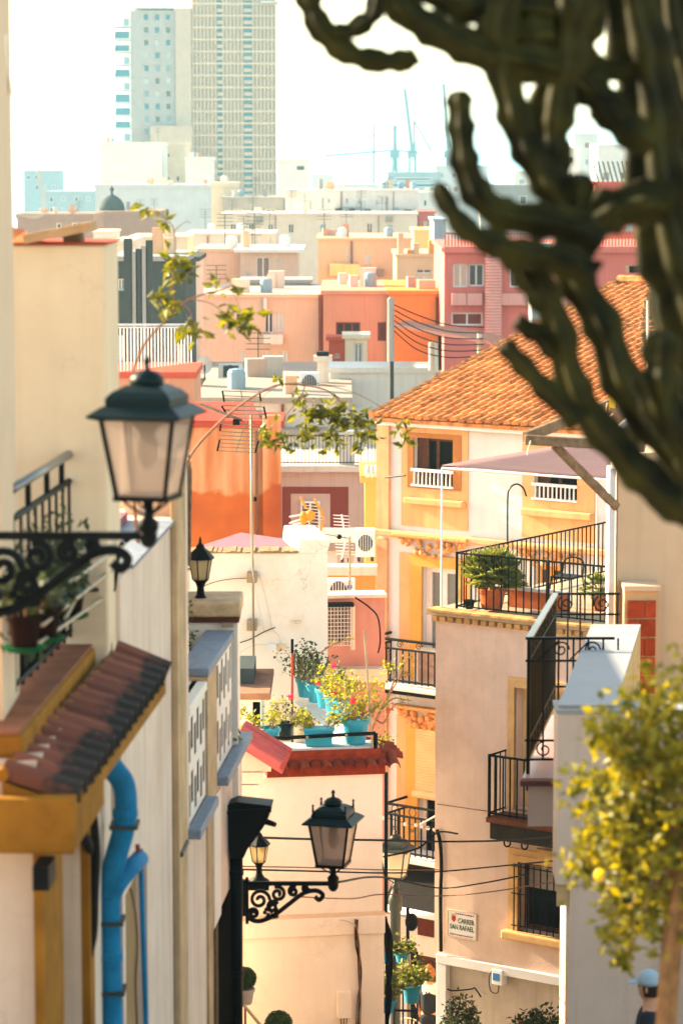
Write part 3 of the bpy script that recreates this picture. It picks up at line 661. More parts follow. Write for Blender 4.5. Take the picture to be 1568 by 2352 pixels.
# ------------------------------------------------------------------ old orange house and the maroon terrace house
def peeled():
    m, n, l = _new('peeled_orange')
    out = n.new('ShaderNodeOutputMaterial'); b = n.new('ShaderNodeBsdfPrincipled'); b.inputs['Roughness'].default_value = 0.9
    geo = n.new('ShaderNodeNewGeometry'); sep = n.new('ShaderNodeSeparateXYZ'); l.new(geo.outputs['Position'], sep.inputs[0])
    nz = n.new('ShaderNodeTexNoise'); nz.inputs['Scale'].default_value = 0.9; nz.inputs['Detail'].default_value = 7; l.new(geo.outputs['Position'], nz.inputs['Vector'])
    zt = W(500, 1125, 75).z
    ad = n.new('ShaderNodeMath'); ad.operation = 'MULTIPLY_ADD'; ad.inputs[1].default_value = 1.2; l.new(nz.outputs[0], ad.inputs[0]); l.new(sep.outputs[2], ad.inputs[2])
    mr = n.new('ShaderNodeMapRange'); mr.inputs[1].default_value = zt + 0.55; mr.inputs[2].default_value = zt + 0.68; l.new(ad.outputs[0], mr.inputs[0])
    mp = n.new('ShaderNodeMapping'); mp.inputs['Scale'].default_value = (2.2, 2.2, 0.25); l.new(geo.outputs['Position'], mp.inputs['Vector'])
    n2 = n.new('ShaderNodeTexNoise'); n2.inputs['Scale'].default_value = 1; n2.inputs['Detail'].default_value = 5; l.new(mp.outputs[0], n2.inputs['Vector'])
    r1 = n.new('ShaderNodeValToRGB'); r1.color_ramp.elements[0].position = 0.35; r1.color_ramp.elements[1].position = 0.62
    r1.color_ramp.elements[0].color = (0.4, 0.12, 0.03, 1); r1.color_ramp.elements[1].color = (0.6, 0.32, 0.16, 1); l.new(n2.outputs[0], r1.inputs[0])
    r2 = n.new('ShaderNodeValToRGB'); r2.color_ramp.elements[0].position = 0.3; r2.color_ramp.elements[1].position = 0.7
    r2.color_ramp.elements[0].color = (0.3, 0.055, 0.004, 1); r2.color_ramp.elements[1].color = (0.48, 0.115, 0.008, 1); l.new(nz.outputs[0], r2.inputs[0])
    mx = n.new('ShaderNodeMix'); mx.data_type = 'RGBA'; l.new(mr.outputs[0], mx.inputs[0]); l.new(r2.outputs[0], mx.inputs[6]); l.new(r1.outputs[0], mx.inputs[7])
    l.new(mx.outputs[2], b.inputs['Base Color']); l.new(b.outputs[0], out.inputs[0])
    return m
MATS['peeled_orange'] = peeled()
mat('red_coat', (0.4, 0.06, 0.035), var=0.2, scale=2); mat('lilac_roof', (0.26, 0.1, 0.13), var=0.12, scale=2)
r, fr, s1, h1 = block('orange_wall_house', 'old peeling orange house, faded above and vivid below', 380, 640, 982, 75, MATS['peeled_orange'], 2.6, roof='red_coat')
q = fr.rect(420, 950, 600, 982); MB().add([fr.p(q[0], 0.1, q[2] + 0.19), fr.p(q[1], 0.1, q[2] + 0.19), fr.p(q[1] - 0.3, -2.6, q[3] + 0.1), fr.p(q[0], -2.6, q[3] + 0.1)], [(0, 1, 2, 3)]).build('roof_coating', 'red_coat', r)
q = fr.rect(604, 982, 646, 1240); MB().box(fr, q[0], q[1], 0.01, 0.3, q[2], q[3] + 0.35).build('buttress', MATS['peeled_orange'], r, bevel=0.03)
MB().tube([fr.p(fr.px(590, 1100)[0], 0.06, fr.px(590, y)[1]) for y in (990, 1240)], 0.03, 6).build('pipe', 'cable_brown', r)
pl('m_wall', (0.5, 0.36, 0.3)); pl('m_white', (0.6, 0.52, 0.44))
Y = 85; r, fr, s1, h1 = block('maroon_house', 'low house with maroon painted bands under a railed terrace', 645, 885, 1082, Y, 'm_wall', 10, wins=[(655, 1130, 740, 1300, 'c_maroon')][:0], roof='m_white', rover=0.3)
ha = fr.rect
for nm, rc, m, d in (('maroon_band', (648, 1118, 800, 1290), 'c_maroon', 0.012), ('pale_surround', (668, 1134, 758, 1290), 'm_wall', 0.03), ('maroon_band', (836, 1118, 872, 1290), 'c_maroon', 0.012)):
    q = ha(*rc); MB().box(fr, q[0], q[1], 0.0, d, q[2], q[3]).build(nm, m, r)
q = ha(690, 1150, 735, 1290); w_ = window(r, fr, (q[0], q[1], q[2], q[3]), rev=-0.03, pane='pane_dark', frame='white_metal')
A = fr.p(0, 0.1, h1 + 0.19); B = fr.p(s1, 0.1, h1 + 0.19)
railing(r, A, B, W(700, 1000, Y).z - h1 - 0.19, 30, 'grey_iron', 0.012, 0.022, 0.08)
MB().box(fr, fr.px(778, 1040)[0], fr.px(812, 1040)[0], -0.3, -0.05, h1 + 0.19, fr.px(778, 990)[1]).build('pier', 'c_white', r)
block('terrace_house_back', 'cream rooftop wall behind the railed terrace', 645, 880, 1000, 91, 'c_cream', 3, roof='roof_pale')
# small orange house with tiny tiled eave between the maroon house and the yellow house
r, fr, s1, h1 = block('small_orange_house', 'small orange wall with a little tiled eave by the corner', 838, 900, 1108, 70, 'c_orange', 3)
src = None
for k in range(6):
    q = fr.p(s1 * k / 6 + 0.05, 0.25, h1 + 0.2)
    e = MB().tube([q, q + fr.N * -0.5 + Vector((0, 0, 0.16))], 0.065, 8).build('tile', 'c_cream', r, smooth=True)
block('low_orange_wall', 'low orange parapet wall below the air conditioners', 745, 862, 1322, 56, 'c_orange', 0.4, cat='wall', roof='c_cream', rover=0.03)
block('white_shed', 'small white shed with dark window beside the fan unit', 752, 822, 1262, 60, 'c_white', 2, wins=[(775, 1276, 812, 1302)], cat='shed', roof='roof_pale', rover=0.25)
ac_unit('white air conditioner with round fan by the yellow house corner', 817, 1215, 861, 1280, 57)
t, f_ = ac_unit('white air conditioner with blue sticker above the caged window', 752, 1332, 815, 1382, 54, 0.4)
q = f_.rect(797, 1344, 808, 1352); MB().box(f_, q[0], q[1], 0.008, 0.014, q[2], q[3]).build('sticker', mat('sticker_blue', (0.05, 0.18, 0.4), var=0.05), t)
# salmon side wall with a caged window
pl('k_rose', (0.55, 0.25, 0.2), scale=1.5)
fr = Fr(W(745, 1374, 51), R(6)); s1 = fr.px(884, 1374)[0]
r = thing('rose_house', 'rose plastered wall with a caged window behind the flower terrace', 'house', fr.p(s1 / 2, -1, gz(51)))
hole = fr.rect(742, 1390, 803, 1478)
facade(r, fr, -3, s1, gz(51) - 1, fr.px(820, 1372)[1], 0.4, 'k_rose', [hole])
MB().box(fr, -3, s1 + 0.02, -0.42, 0.12, fr.px(820, 1372)[1] + 0.003, fr.px(820, 1364)[1]).build('coping', 'c_cream', r)
q = fr.rect(745, 1530, 884, 1560); MB().box(fr, -3, q[1], 0.0, 0.35, q[2], q[3]).build('ledge', 'c_cream', r)
MB().box(fr, hole[0], hole[1], -0.24, -0.2, hole[2], hole[3]).build('window', mat('rush', (0.2, 0.13, 0.07), var=0.5, scale=20), r)
cg = MB().box(fr, hole[0], hole[1] + 0.05, 0.02, 0.24, hole[3], hole[3] + 0.06).build('cage', 'green_iron', r)
for k in range(9): MB().tube([fr.p(hole[0] + (hole[1] - hole[0]) * k / 8, 0.22, hole[2]), fr.p(hole[0] + (hole[1] - hole[0]) * k / 8, 0.22, hole[3])], 0.006, 5).build('bar', 'white_metal', cg)
for k in range(11): MB().tube([fr.p(hole[0], 0.228, hole[2] + (hole[3] - hole[2]) * k / 10), fr.p(hole[1], 0.228, hole[2] + (hole[3] - hole[2]) * k / 10)], 0.006, 5).build('bar', 'white_metal', cg)
q = fr.px(808, 1400); MB().tube([fr.p(q[0], 0.1, hole[2] - 0.1), fr.p(q[0], 0.1, hole[3])], 0.045, 8).build('pipe', 'c_cream', r)
tag(MB().tube(curve_pts(wpts([(815, 1372, 50.6), (848, 1395, 50.6), (868, 1420, 50.6), (873, 1470, 50.6), (868, 1500, 50.6)])), 0.016, 6).build('wall_cable', 'cable_black'), 'black cable curling down the rose wall corner', 'cable')
# antennas
def yagi(label, L, Y, m, el, boom, mast=None, gcol=None):
    t = thing('antenna', label, 'antenna', W(mast[0][0], mast[0][1], Y) if mast else W(boom[0][0], boom[0][1], Y))
    if mast: MB().tube(wpts(mast, Y), 0.02, 8).build('mast', 'steel', t)
    MB().tube(wpts(boom, Y), 0.014, 6).build('boom', m, t)
    for a, b in el: MB().tube(wpts([a, b], Y), 0.0065, 5).build('element', m, t)
    return t
# tall antenna in focus
Y = 42.6
t = thing('tall_antenna', 'tall mast antenna with wire grid reflectors fixed to the white wall', 'antenna', W(583, 1568, Y))
MB().tube(wpts([(583, 1568), (581, 1330), (579, 1180), (577, 953)], Y), 0.017, 10).build('mast', 'steel', t, smooth=True)
for k in range(5):
    y = 898 + k * 11; MB().tube(wpts([(514 + k * 0.8, y), (596 + k * 1.2, y + 3)], Y - 0.1), 0.0085, 5).build('element', 'steel', t)
for k in range(4):
    y = 932 + k * 9; MB().tube(wpts([(510 + k * 6, y), (608 + k * 1, y + 3)], Y - 0.1), 0.0085, 5).build('element', 'steel', t)
for k in range(8):
    y = 974 + k * 8.8; MB().tube(wpts([(508 - k * 1.0, y), (606 - k * 2.6, y + 4)], Y - 0.1), 0.0085, 5).build('element', 'steel', t)
for a, b in (((511, 897), (515, 923)), ((596, 898), (599, 922)), ((509, 932), (526, 960)), ((606, 934), (612, 962)), ((508, 974), (505, 990)), ((505, 1010), (499, 1036)), ((608, 978), (603, 998)), ((594, 1012), (586, 1040))):
    MB().tube(wpts([a, b], Y - 0.11), 0.015, 6).build('reflector_end', 'black_iron', t)
MB().tube(wpts([(553, 894), (565, 968), (541, 1040)], Y - 0.08), 0.012, 6).build('reflector_spine', 'steel', t)
MB().tube(wpts([(556, 966), (462, 928)], Y - 0.12), 0.012, 6).build('boom', 'black_iron', t)
for k in range(16):
    x = 466 + k * 5.4; y = 930 + k * 2.15; MB().tube(wpts([(x - 12, y - 1), (x + 12, y + 1)], Y - 0.13), 0.007, 5).build('director', 'steel', t)
MB().box(Fr(W(535, 960, Y - 0.2), 0), 0, 0.1, -0.08, 0.04, W(535, 973, Y).z, W(535, 961, Y).z).build('dipole_box', 'black_iron', t)
for y in (1330, 1440):
    b = W(570, y + 9, Y + 0.03); MB().box(Fr(b, 0), -0.02, 0.13, -0.4, 0.0, b.z, b.z + 0.13).build('bracket', 'steel', t)
MB().tube(curve_pts(wpts([(572, 960, Y - 0.05), (575, 1100, Y - 0.05), (576, 1270, Y - 0.05), (590, 1370, Y), (607, 1450, Y)])), 0.006, 5).build('lead', 'cable_white', t)
MB().box(Fr(W(583, 1148, Y - 0.05), 0), 0, 0.045, -0.03, 0.03, W(583, 1150, Y).z, W(583, 1140, Y).z).build('clamp', 'black_iron', t)
# two antennas behind
mat('antenna_orange', (0.75, 0.3, 0.03), rough=0.5)
Y = 58
t = thing('grid_antenna', 'grid antenna with orange end caps and orange dipole box', 'antenna', W(712, 1240, Y))
for k in range(11):
    y = 1152 + k * 7.6; dx = k * 4.2 if k < 6 else (10 - k) * 5.2; MB().tube(wpts([(692 + dx * 0.7, y), (726 + dx, y + 4)], Y), 0.008, 5).build('element', 'white_metal', t)
for a, b in (((690, 1142), (703, 1168)), ((722, 1146), (744, 1186)), ((744, 1190), (734, 1226))): MB().tube(wpts([a, b], Y - 0.02), 0.028, 6).build('end_cap', 'antenna_orange', t)
MB().ball(W(712, 1184, Y - 0.1), 0.11, 12, 8).build('dipole_box', 'antenna_orange', t, smooth=True)
MB().ball(W(697, 1190, Y - 0.1), 0.08, 10, 6, 1.8).build('dipole_cap', 'antenna_orange', t, smooth=True)
for a, b in (((664, 1187), (706, 1180)), ((664, 1202), (706, 1188)), ((672, 1206), (712, 1196))): MB().tube(wpts([a, b], Y - 0.1), 0.02, 6).build('director', 'white_metal', t)
MB().tube(wpts([(712, 1260), (712, 1184)], Y), 0.03, 6).build('mast', 'steel', t)
t = thing('panel_antenna', 'slatted panel antenna on a thin pole by the fan unit', 'antenna', W(803, 1500, 54))
Y = 54
for k in range(13):
    y = 1183 + k * 7.4; MB().tube(wpts([(765 + k * 0.5, y), (800 + k * 1.3, y + 2.5)], Y), 0.011, 5).build('element', 'white_metal', t)
MB().tube(wpts([(784, 1182), (794, 1240), (784, 1285)], Y - 0.03), 0.02, 6).build('spine', 'white_metal', t)
MB().tube(wpts([(803, 1390), (803, 1232)], Y), 0.022, 8).build('mast', 'steel', t)
MB().tube(wpts([(720, 1222), (803, 1237)], Y - 0.05), 0.012, 6).build('boom', 'steel', t)
MB().ball(W(779, 1233, Y - 0.08), 0.05).build('dipole_box', 'black_iron', t, smooth=True)
# ------------------------------------------------------------------ yellow house with the tiled roof
mat('y_orange', (0.72, 0.39, 0.17), var=0.14, scale=1.2, streak=0.3, bump=0.12, bscale=25); mat('y_pale', (0.64, 0.63, 0.61), var=0.08, scale=1.2, streak=0.15)
mat('y_corner', (0.68, 0.38, 0.19), var=0.2, scale=1.6, streak=0.5, stain='caa078', stain_at=0.56, stain_scale=1.4); mat('y_deep', (0.7, 0.34, 0.07), var=0.12, scale=2)
mat('stucco', (0.66, 0.34, 0.12), var=0.3, scale=12, bump=1.0, bscale=30); mat('blind_cream', (0.62, 0.47, 0.22), var=0.1)
JA = R(-36); fj = Fr(W(869, 970, 60), JA)
yh = thing('yellow_house', 'yellow and white house with terracotta barrel-tile roof', 'house', fj.p(3, -3, gz(60)))
sR = fj.px(1480, 1000)[0]; zt = fj.px(869, 960)[1]
w1 = fj.rect(951, 1007, 1042, 1121); w2 = fj.rect(1228, 1045, 1326, 1152)
zfloor = fj.px(930, 1225)[1]
d1 = fj.rect(971, 1304, 1052, 1500); d2 = fj.rect(962, 1676, 1030, 1920); d3 = fj.rect(1225, 1300, 1290, 1420)
d1 = (d1[0], d1[1], fj.px(920, 1560)[1] - 0.2, d1[3]); zb2 = fj.px(920, 1950)[1]
d2 = (d2[0], d2[1], zb2 - 0.2, d2[3])
facade(yh, fj, 0, sR, gz(60) - 1, zt, 10, 'y_pale', [w1, w2, d1, d2, d3])
def jp(name, x0, y0, x1, y1, m, d=0.05, d0=0.0, bevel=0.0):
    q = fj.rect(x0, y0, x1, y1); return MB().box(fj, q[0], q[1], d0, d, q[2], q[3]).build(name, m, yh, bevel=bevel)
def jframe(name, hole, out, m, d):
    mb = MB().grid(fj, out[0], out[1], out[2], out[3], [hole], d, d + 0.002); return mb.build(name, m, yh)
jp('corner_pilaster', 869, 962, 897, 1225, 'y_corner', 0.09); jp('corner_pilaster', 869, 1236, 892, 2200, 'y_corner', 0.09)
jframe('painted_panel', w1, fj.rect(923, 965, 1075, 1212), 'y_orange', 0.03)
jframe('painted_panel', w2, fj.rect(1200, 985, 1366, 1240), 'y_orange', 0.03)
jframe('painted_panel', d1, (fj.px(918, 1400)[0], fj.px(1080, 1400)[0], d1[2] + 0.2, fj.px(918, 1268)[1]), 'y_orange', 0.03)
jframe('painted_panel', d2, (fj.px(912, 1700)[0], fj.px(1046, 1700)[0], d2[2] + 0.2, fj.px(912, 1640)[1]), 'y_orange', 0.03)
jframe('window_surround', w1, (w1[0] - 0.14, w1[1] + 0.2, w1[2] - 0.02, w1[3] + 0.1), mat('y_brown', (0.42, 0.17, 0.05), var=0.15), 0.05)
jframe('door_surround', d1, (d1[0] - 0.3, d1[1] + 0.1, d1[2] + 0.21, d1[3] + 0.24), 'y_deep', 0.07)
jframe('door_surround', d2, (d2[0] - 0.3, d2[1] + 0.1, d2[2] + 0.21, d2[3] + 0.08), 'y_deep', 0.07)
MB().box(fj, -0.05, sR, 0.0, 0.16, zfloor - 0.08, zfloor + 0.06).build('storey_cornice', 'y_corner', yh, bevel=0.03)
jp('window_ledge', 938, 1146, 1072, 1160, 'y_orange', 0.2, 0.031, 0.02); jp('window_ledge', 1205, 1172, 1366, 1188, 'y_orange', 0.2, 0.031, 0.02)
def ornament(x0, y0, x1, y1):
    q = fj.rect(x0, y0, x1, y1)
    o = MB().box(fj, q[0], q[1], 0.03, 0.24, q[3] - 0.08, q[3]).build('hood_mould', 'stucco', yh, bevel=0.02)
    b = MB(); rd = random.Random(int(x0))
    for k in range(46):
        s = rd.uniform(q[0] + 0.04, q[1] - 0.04); f = rd.random(); top = q[3] - 0.1; dep = (q[3] - q[2]) * (0.35 + 0.65 * (1 - abs((s - q[0]) / (q[1] - q[0]) * 2 - 1)))
        b.ball(fj.p(s, 0.06 + 0.08 * rd.random(), top - f * dep), rd.uniform(0.035, 0.075), 7, 5)
    b.build('stucco_garland', 'stucco', o, smooth=True)
ornament(912, 1228, 1084, 1272); ornament(1189, 1252, 1342, 1298); ornament(912, 1622, 1044, 1668)
# windows: dark brown shutters, white turned rails
def jwin(w, blind=None, dark='wood_dark'):
    o = window(yh, fj, w, pane='dark_void', frame='wood_dark', bars=1, fw=0.07)
    MB().box(fj, w[0] + 0.01, w[0] + (w[1] - w[0]) * 0.3, -0.14, -0.1, w[2] + 0.02, w[3] - 0.02).build('shutter', 'wood_dark', o)
    z0 = w[2] + 0.02; z1 = w[2] + (w[3] - w[2]) * 0.32
    MB().box(fj, w[0] - 0.03, w[1] + 0.03, 0.03, 0.1, z1, z1 + 0.06).build('rail', 'white_metal', o); MB().box(fj, w[0] - 0.03, w[1] + 0.03, 0.03, 0.1, z0, z0 + 0.04).build('rail', 'white_metal', o)
    src = None
    for k in range(10):
        q = fj.p(w[0] + (w[1] - w[0]) * (k + 0.5) / 10, 0.065, z0 + 0.04)
        if src is None: src = MB().tube([q, q + Vector((0, 0, z1 - z0 - 0.04))], 0.018, 6).build('baluster', 'white_metal', o)
        else: inst(src, q, o)
    if blind:
        b = MB(); zz = w[3] - (w[3] - w[2]) * blind
        for k in range(6): b.box(fj, w[0] + 0.02, w[1] - 0.02, -0.08, -0.05, zz + (w[3] - zz) * k / 6 + 0.006, zz + (w[3] - zz) * (k + 1) / 6)
        b.build('blind', 'blind_cream', o)
jwin(w1); jwin(w2, 0.42)
window(yh, fj, d1, pane='pane_grey', frame='white_metal', bars=1, fw=0.13, name='balcony_door')
o = window(yh, fj, d2, pane='dark_void', frame='y_pale', bars=1, fw=0.1, name='balcony_door')
b = MB(); zz = fj.px(980, 1820)[1]
nb = 22
for k in range(nb): b.box(fj, d2[0] - 0.02, d2[1] - 0.12, 0.09, 0.12, zz + (d2[3] - zz) * k / nb + 0.006, zz + (d2[3] - zz) * (k + 1) / nb)
b.build('roller_blind', 'blind_cream', o)
MB().tube([fj.p(d2[0] - 0.05, 0.14, zz - 0.03), fj.p(d2[1] - 0.1, 0.14, zz - 0.03)], 0.085, 10).build('blind_roll', 'blind_cream', o)
window(yh, fj, d3, pane='pane_dark', frame='y_deep', bars=1, fw=0.1, name='terrace_door')
# balconies of the yellow house
def jbalcony(x0, yfloor, x1, depth, h, n, label, circles=False):
    a, z = fj.px(x0, yfloor, depth); s1 = fj.px(x1, yfloor, depth)[0]
    bl = MB().box(fj, a, s1, 0.0, depth, z - 0.12, z).build('balcony', 'y_pale', yh, bevel=0.02); bl['label'] = label
    MB().box(fj, a + 0.03, s1, 0.02, depth - 0.03, z - 0.2, z - 0.123).build('balcony_edge', 'black_iron', bl)
    A = fj.p(a + 0.03, depth - 0.03, z); B = fj.p(s1, depth - 0.03, z); Cc = fj.p(a + 0.03, 0.0, z)
    for P, Q, k in ((A, B, n), (Cc, A, max(4, int(n * depth / (s1 - a))))):
        railing(bl, P, Q, h, k, 'black_iron', 0.018, 0.03, 0.1, h * 0.8)
    for k in range(int(n / 3)):
        t = (k * 3 + 1.5) / n; c = A + (B - A) * t
        sp = Fr(c, JA)
        if circles: MB().tube([sp.p(0.085 * math.cos(i * math.pi / 9), 0, z + h * 0.9 + 0.1 * math.sin(i * math.pi / 9)) for i in range(19)], 0.009, 5).build('ring', 'black_iron', bl)
        else: MB().tube(spiral(sp, 0, z + h * 0.9, 0.085, 1.4, 20), 0.009, 5).build('scroll', 'black_iron', bl)
        if circles:
            for sg in (1, -1): MB().tube(spiral(sp, sg * 0.045, z + h * 0.55, 0.05, 1.3, 16, 0, 0, sg), 0.008, 5).build('scroll', 'black_iron', bl)
    return z, depth
z, dp = jbalcony(848, 1566, 1040, 0.75, 0.96, 13, 'middle balcony with scrolled rail')
ac = thing('balcony_air_conditioner', 'cream air conditioner standing on the middle balcony', 'air conditioner', fj.p(fj.px(970, 1560, 0.4)[0], 0.4, z))
q = fj.rect(950, 1493, 1010, 1560, 0.45); MB().box(fj, q[0], q[1], 0.15, 0.45, z, q[3]).build('case', mat('ac_cream', (0.6, 0.52, 0.42), var=0.06), ac, bevel=0.015)
MB().box(fj, q[0] + 0.12, q[1] - 0.05, 0.451, 0.47, z + 0.08, q[3] - 0.06).build('grille', 'c_brown', ac)
z, dp = jbalcony(882, 1962, 1046, 0.85, 1.1, 12, 'lower balcony with ringed rail', True)
# shop awning, fascia and dark door below the lower balcony
q0 = fj.px(880, 2075, 0.9); q1 = fj.px(1060, 2075, 0.9)
mat('awning_dark', (0.01, 0.008, 0.007), var=0.4, scale=3, spec=0.1)
za = fj.px(900, 2078, 0.9)[1]; zr = za + 0.85
aw = MB().add([fj.p(q0[0], 0.95, za), fj.p(q1[0], 0.95, za), fj.p(q1[0], 0.06, zr), fj.p(q0[0], 0.06, zr), fj.p(q0[0], 0.95, za - 0.06), fj.p(q1[0], 0.95, za - 0.06), fj.p(q1[0], 0.06, zr - 0.06), fj.p(q0[0], 0.06, zr - 0.06)], [(0, 1, 2, 3), (7, 6, 5, 4), (0, 4, 5, 1), (0, 3, 7, 4), (1, 5, 6, 2)]).build('awning', 'awning_dark', yh)
MB().tube([fj.p(q0[0], 1.0, za - 0.06), fj.p(q1[0], 1.0, za - 0.06)], 0.075, 10).build('gutter', 'white_metal', aw, smooth=True)
jp('shop_fascia', 890, 2110, 1050, 2190, 'm_white', 0.12); jp('shop_sign', 968, 2112, 1040, 2150, mat('sign_maroon', (0.1, 0.02, 0.012), var=0.3, scale=6), 0.16, 0.12)
jp('shop_door', 955, 2192, 1050, 2420, 'wood_dark', 0.04); jp('door_frame', 948, 2186, 958, 2420, 'black_iron', 0.1); jp('shop_pillar', 912, 2186, 940, 2420, 'm_white', 0.1)
for k in range(2):
    for j in range(3): jp('door_panel', 966 + 38 * k, 2205 + 62 * j, 996 + 38 * k, 2258 + 62 * j, mat('wood_panel', (0.06, 0.025, 0.014), var=0.3), 0.07, 0.04, 0.01)
# roof: base slab, single barrel tiles, gutter board
tile_m = mat('roof_tile', (0.58, 0.23, 0.075), rough=0.9, var=0.4, scale=5, bump=0.4, bscale=40, per_obj=0.3, stain='5d4632', stain_at=0.66, stain_scale=2.5)
mat('roof_tile_mass', (0.56, 0.23, 0.08), rough=0.9, var=0.6, scale=6, stain='5d4632', stain_at=0.66, stain_scale=2.5, bump=0.25, bscale=40)
e0 = fj.px(855, 957, 0.35); PITCHR = math.atan(0.246); L = 10.4
def rp(s, t, k=0.0):  # along eave, up the slope, above the slope
    return fj.p(s, 0.35 - t * math.cos(PITCHR) - k * 0 + k * math.sin(PITCHR), e0[1] + t * math.sin(PITCHR) + k * math.cos(PITCHR))
sE = e0[0]; sW = sR + 0.6
roof = MB().add([rp(sE, 0, -0.02), rp(sW, 0, -0.02), rp(sW, L, -0.02), rp(sE, L, -0.02), rp(sE, 0, -0.1), rp(sW, 0, -0.1), rp(sW, L, -0.1), rp(sE, L, -0.1)], [(0, 1, 2, 3), (7, 6, 5, 4), (0, 4, 5, 1), (0, 3, 7, 4), (1, 5, 6, 2), (3, 2, 6, 7)]).build('roof', 'roof_tile_mass', yh)
MB().beam(rp(sE - 0.02, 0.12, -0.16), rp(sW, 0.12, -0.16), 0.1, 0.1).build('eave_board', 'white_metal', roof)
def tile_pts(s, t, w=0.082, l=0.42, lift=0.0):
    P = []
    for e, (tt, ww, kk) in enumerate(((t, w, 0.02 + lift), (t + l, w * 0.86, 0.0))):
        for k in range(6):
            a = math.pi * k / 5; P.append(rp(s - math.cos(a) * ww, tt, kk + math.sin(a) * ww * 1.0))
    for k in range(6):
        a = math.pi * k / 5; P.append(rp(s - math.cos(a) * (w - 0.018), t, 0.02 + lift + math.sin(a) * (w - 0.018) * 1.0))
    return P
TF = [(k, k + 1, k + 7, k + 6) for k in range(5)] + [(k, k + 12, k + 13, k + 1) for k in range(5)] + [(12, 13, 14, 15, 16, 17)]
PW, PL = 0.215, 0.36
ncol = int((sW - sE) / PW); nrow = int(L / PL)
cells = [(i, j) for j in range(nrow) for i in range(ncol)]
rd = random.Random(5); single = [c for c in cells if c[1] * PL < 10][:0]
order = sorted(cells, key=lambda c: (c[1], c[0]))
vis = [c for c in order if c[0] < 24][:300]; vset = set(vis)
src = None; base = None
rest = MB()
for (i, j) in order:
    s = sE + 0.11 + i * PW + rd.uniform(-0.016, 0.016); t = j * PL + rd.uniform(-0.03, 0.03) - 0.03
    if (i, j) in vset:
        if src is None:
            src = MB().add(tile_pts(s, t), TF).build('roof_tile', tile_m, roof, smooth=False); s_, t_ = s, t; c_ = WL[src.name].copy()
        else:
            inst(src, c_ + (rp(s, t) - rp(s_, t_)), roof)
    else: rest.add(tile_pts(s, t), TF)
o = rest.build('roof_tiles', 'roof_tile_mass', roof); o['kind'] = 'stuff'
vg = MB()
for j in range(int(L / 0.4)): vg.tube([rp(sE - 0.02, j * 0.4, 0.05), rp(sE - 0.02, j * 0.4 + 0.42, 0.03)], [0.085, 0.07], 8)
o = vg.build('verge_tiles', 'roof_tile_mass', roof); o['kind'] = 'stuff'
MB().tube([rp(sE, L, 0.05), rp(sW, L, 0.05)], 0.13, 8).build('ridge', 'roof_tile_mass', roof)
tag(MB().tube(wpts([(884, 1097, 58.6), (930, 1092, 58.0)]), 0.02, 6).build('wall_bracket', 'black_iron'), 'short dark metal bracket sticking from the yellow house corner', 'bracket')
# ------------------------------------------------------------------ corner house with the street name
mat('k_wall', (0.65, 0.47, 0.38), var=0.1, scale=2.2, streak=0.14, bump=0.25, bscale=35, stain='6b5348', stain_at=0.72, stain_scale=3.0, crack=0.12); mat('k_white', (0.62, 0.6, 0.6), var=0.06); mat('k_mould', (0.6, 0.36, 0.15), var=0.15, scale=6, bump=0.2)
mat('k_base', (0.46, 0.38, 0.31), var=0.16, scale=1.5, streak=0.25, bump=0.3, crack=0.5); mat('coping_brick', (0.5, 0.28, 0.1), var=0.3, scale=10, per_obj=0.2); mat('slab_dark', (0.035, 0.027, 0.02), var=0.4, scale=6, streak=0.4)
KA = R(-35); fk = Fr(W(1000, 1425, 45), KA)
kh = thing('corner_house', 'pinkish plastered corner house with roof terrace and street sign', 'house', fk.p(2, -2, gz(45)))
sK = fk.px(1450, 1800)[0]; zk = fk.px(1000, 1425)[1]; zband = fk.px(1016, 2190)[1]
kd = fk.rect(1184, 1584, 1300, 1866); kw = fk.rect(1193, 1988, 1330, 2148)
facade(kh, fk, 0, sK, zband, zk, 7, 'k_wall', [kd, kw])
MB().box(fk, 0.03, sK, -7, -0.05, gz(45) - 1, zband - 0.004).build('base_wall', 'k_base', kh)
MB().box(fk, 0.08, sK, -0.1, 0.08, zband - 0.15, zband).build('white_band', 'k_white', kh, bevel=0.01)
MB().box(fk, 0.08, 0.27, -0.1, 0.07, zband - 1.3, zband - 0.154).build('white_band', 'k_white', kh, bevel=0.01)
MB().box(fk, -0.12, sK, -7.1, 0.1, zk + 0.1, zk + 0.17).build('terrace_floor', mat('floor_cream', (0.42, 0.31, 0.21), var=0.15, scale=4), kh)
src = None
nbk = 30
for k in range(nbk):
    q = fk.p(0.02 + k * 0.155, 0.02, zk + 0.004)
    if src is None: src = MB().box(Fr(q, KA), -0.045, 0.055, -0.06, 0.07, q.z, q.z + 0.085).build('brick', 'coping_brick', kh)
    else: inst(src, q, kh)
src = None
for k in range(27):
    q = fk.p(0.0 + k * 0.175, 0.05, zk + 0.173)
    if src is None: src = MB().box(Fr(q, KA), -0.085, 0.085, -0.2, 0.08, q.z, q.z + 0.035).build('coping_tile', 'coping_brick', kh)
    else: inst(src, q, kh)
def kframe(name, hole, out, d, m='k_mould'): return MB().grid(fk, *out, [hole], d, d + 0.001).build(name, m, kh)
kframe('door_moulding', kd, (kd[0] - 0.13, kd[1] + 0.13, kd[2], kd[3] + 0.15), 0.05)
kframe('door_moulding', kd, (kd[0] - 0.07, kd[1] + 0.07, kd[2], kd[3] + 0.08), 0.075)
MB().box(fk, kd[0], kd[1], -0.24, -0.2, kd[2], kd[3]).build('door', mat('k_door', (0.66, 0.44, 0.2), var=0.08), kh)
kframe('window_moulding', kw, (kw[0] - 0.19, kw[1] + 0.1, kw[2], kw[3] + 0.2), 0.05)
kframe('window_moulding', kw, (kw[0] - 0.1, kw[1] + 0.05, kw[2], kw[3] + 0.1), 0.08)
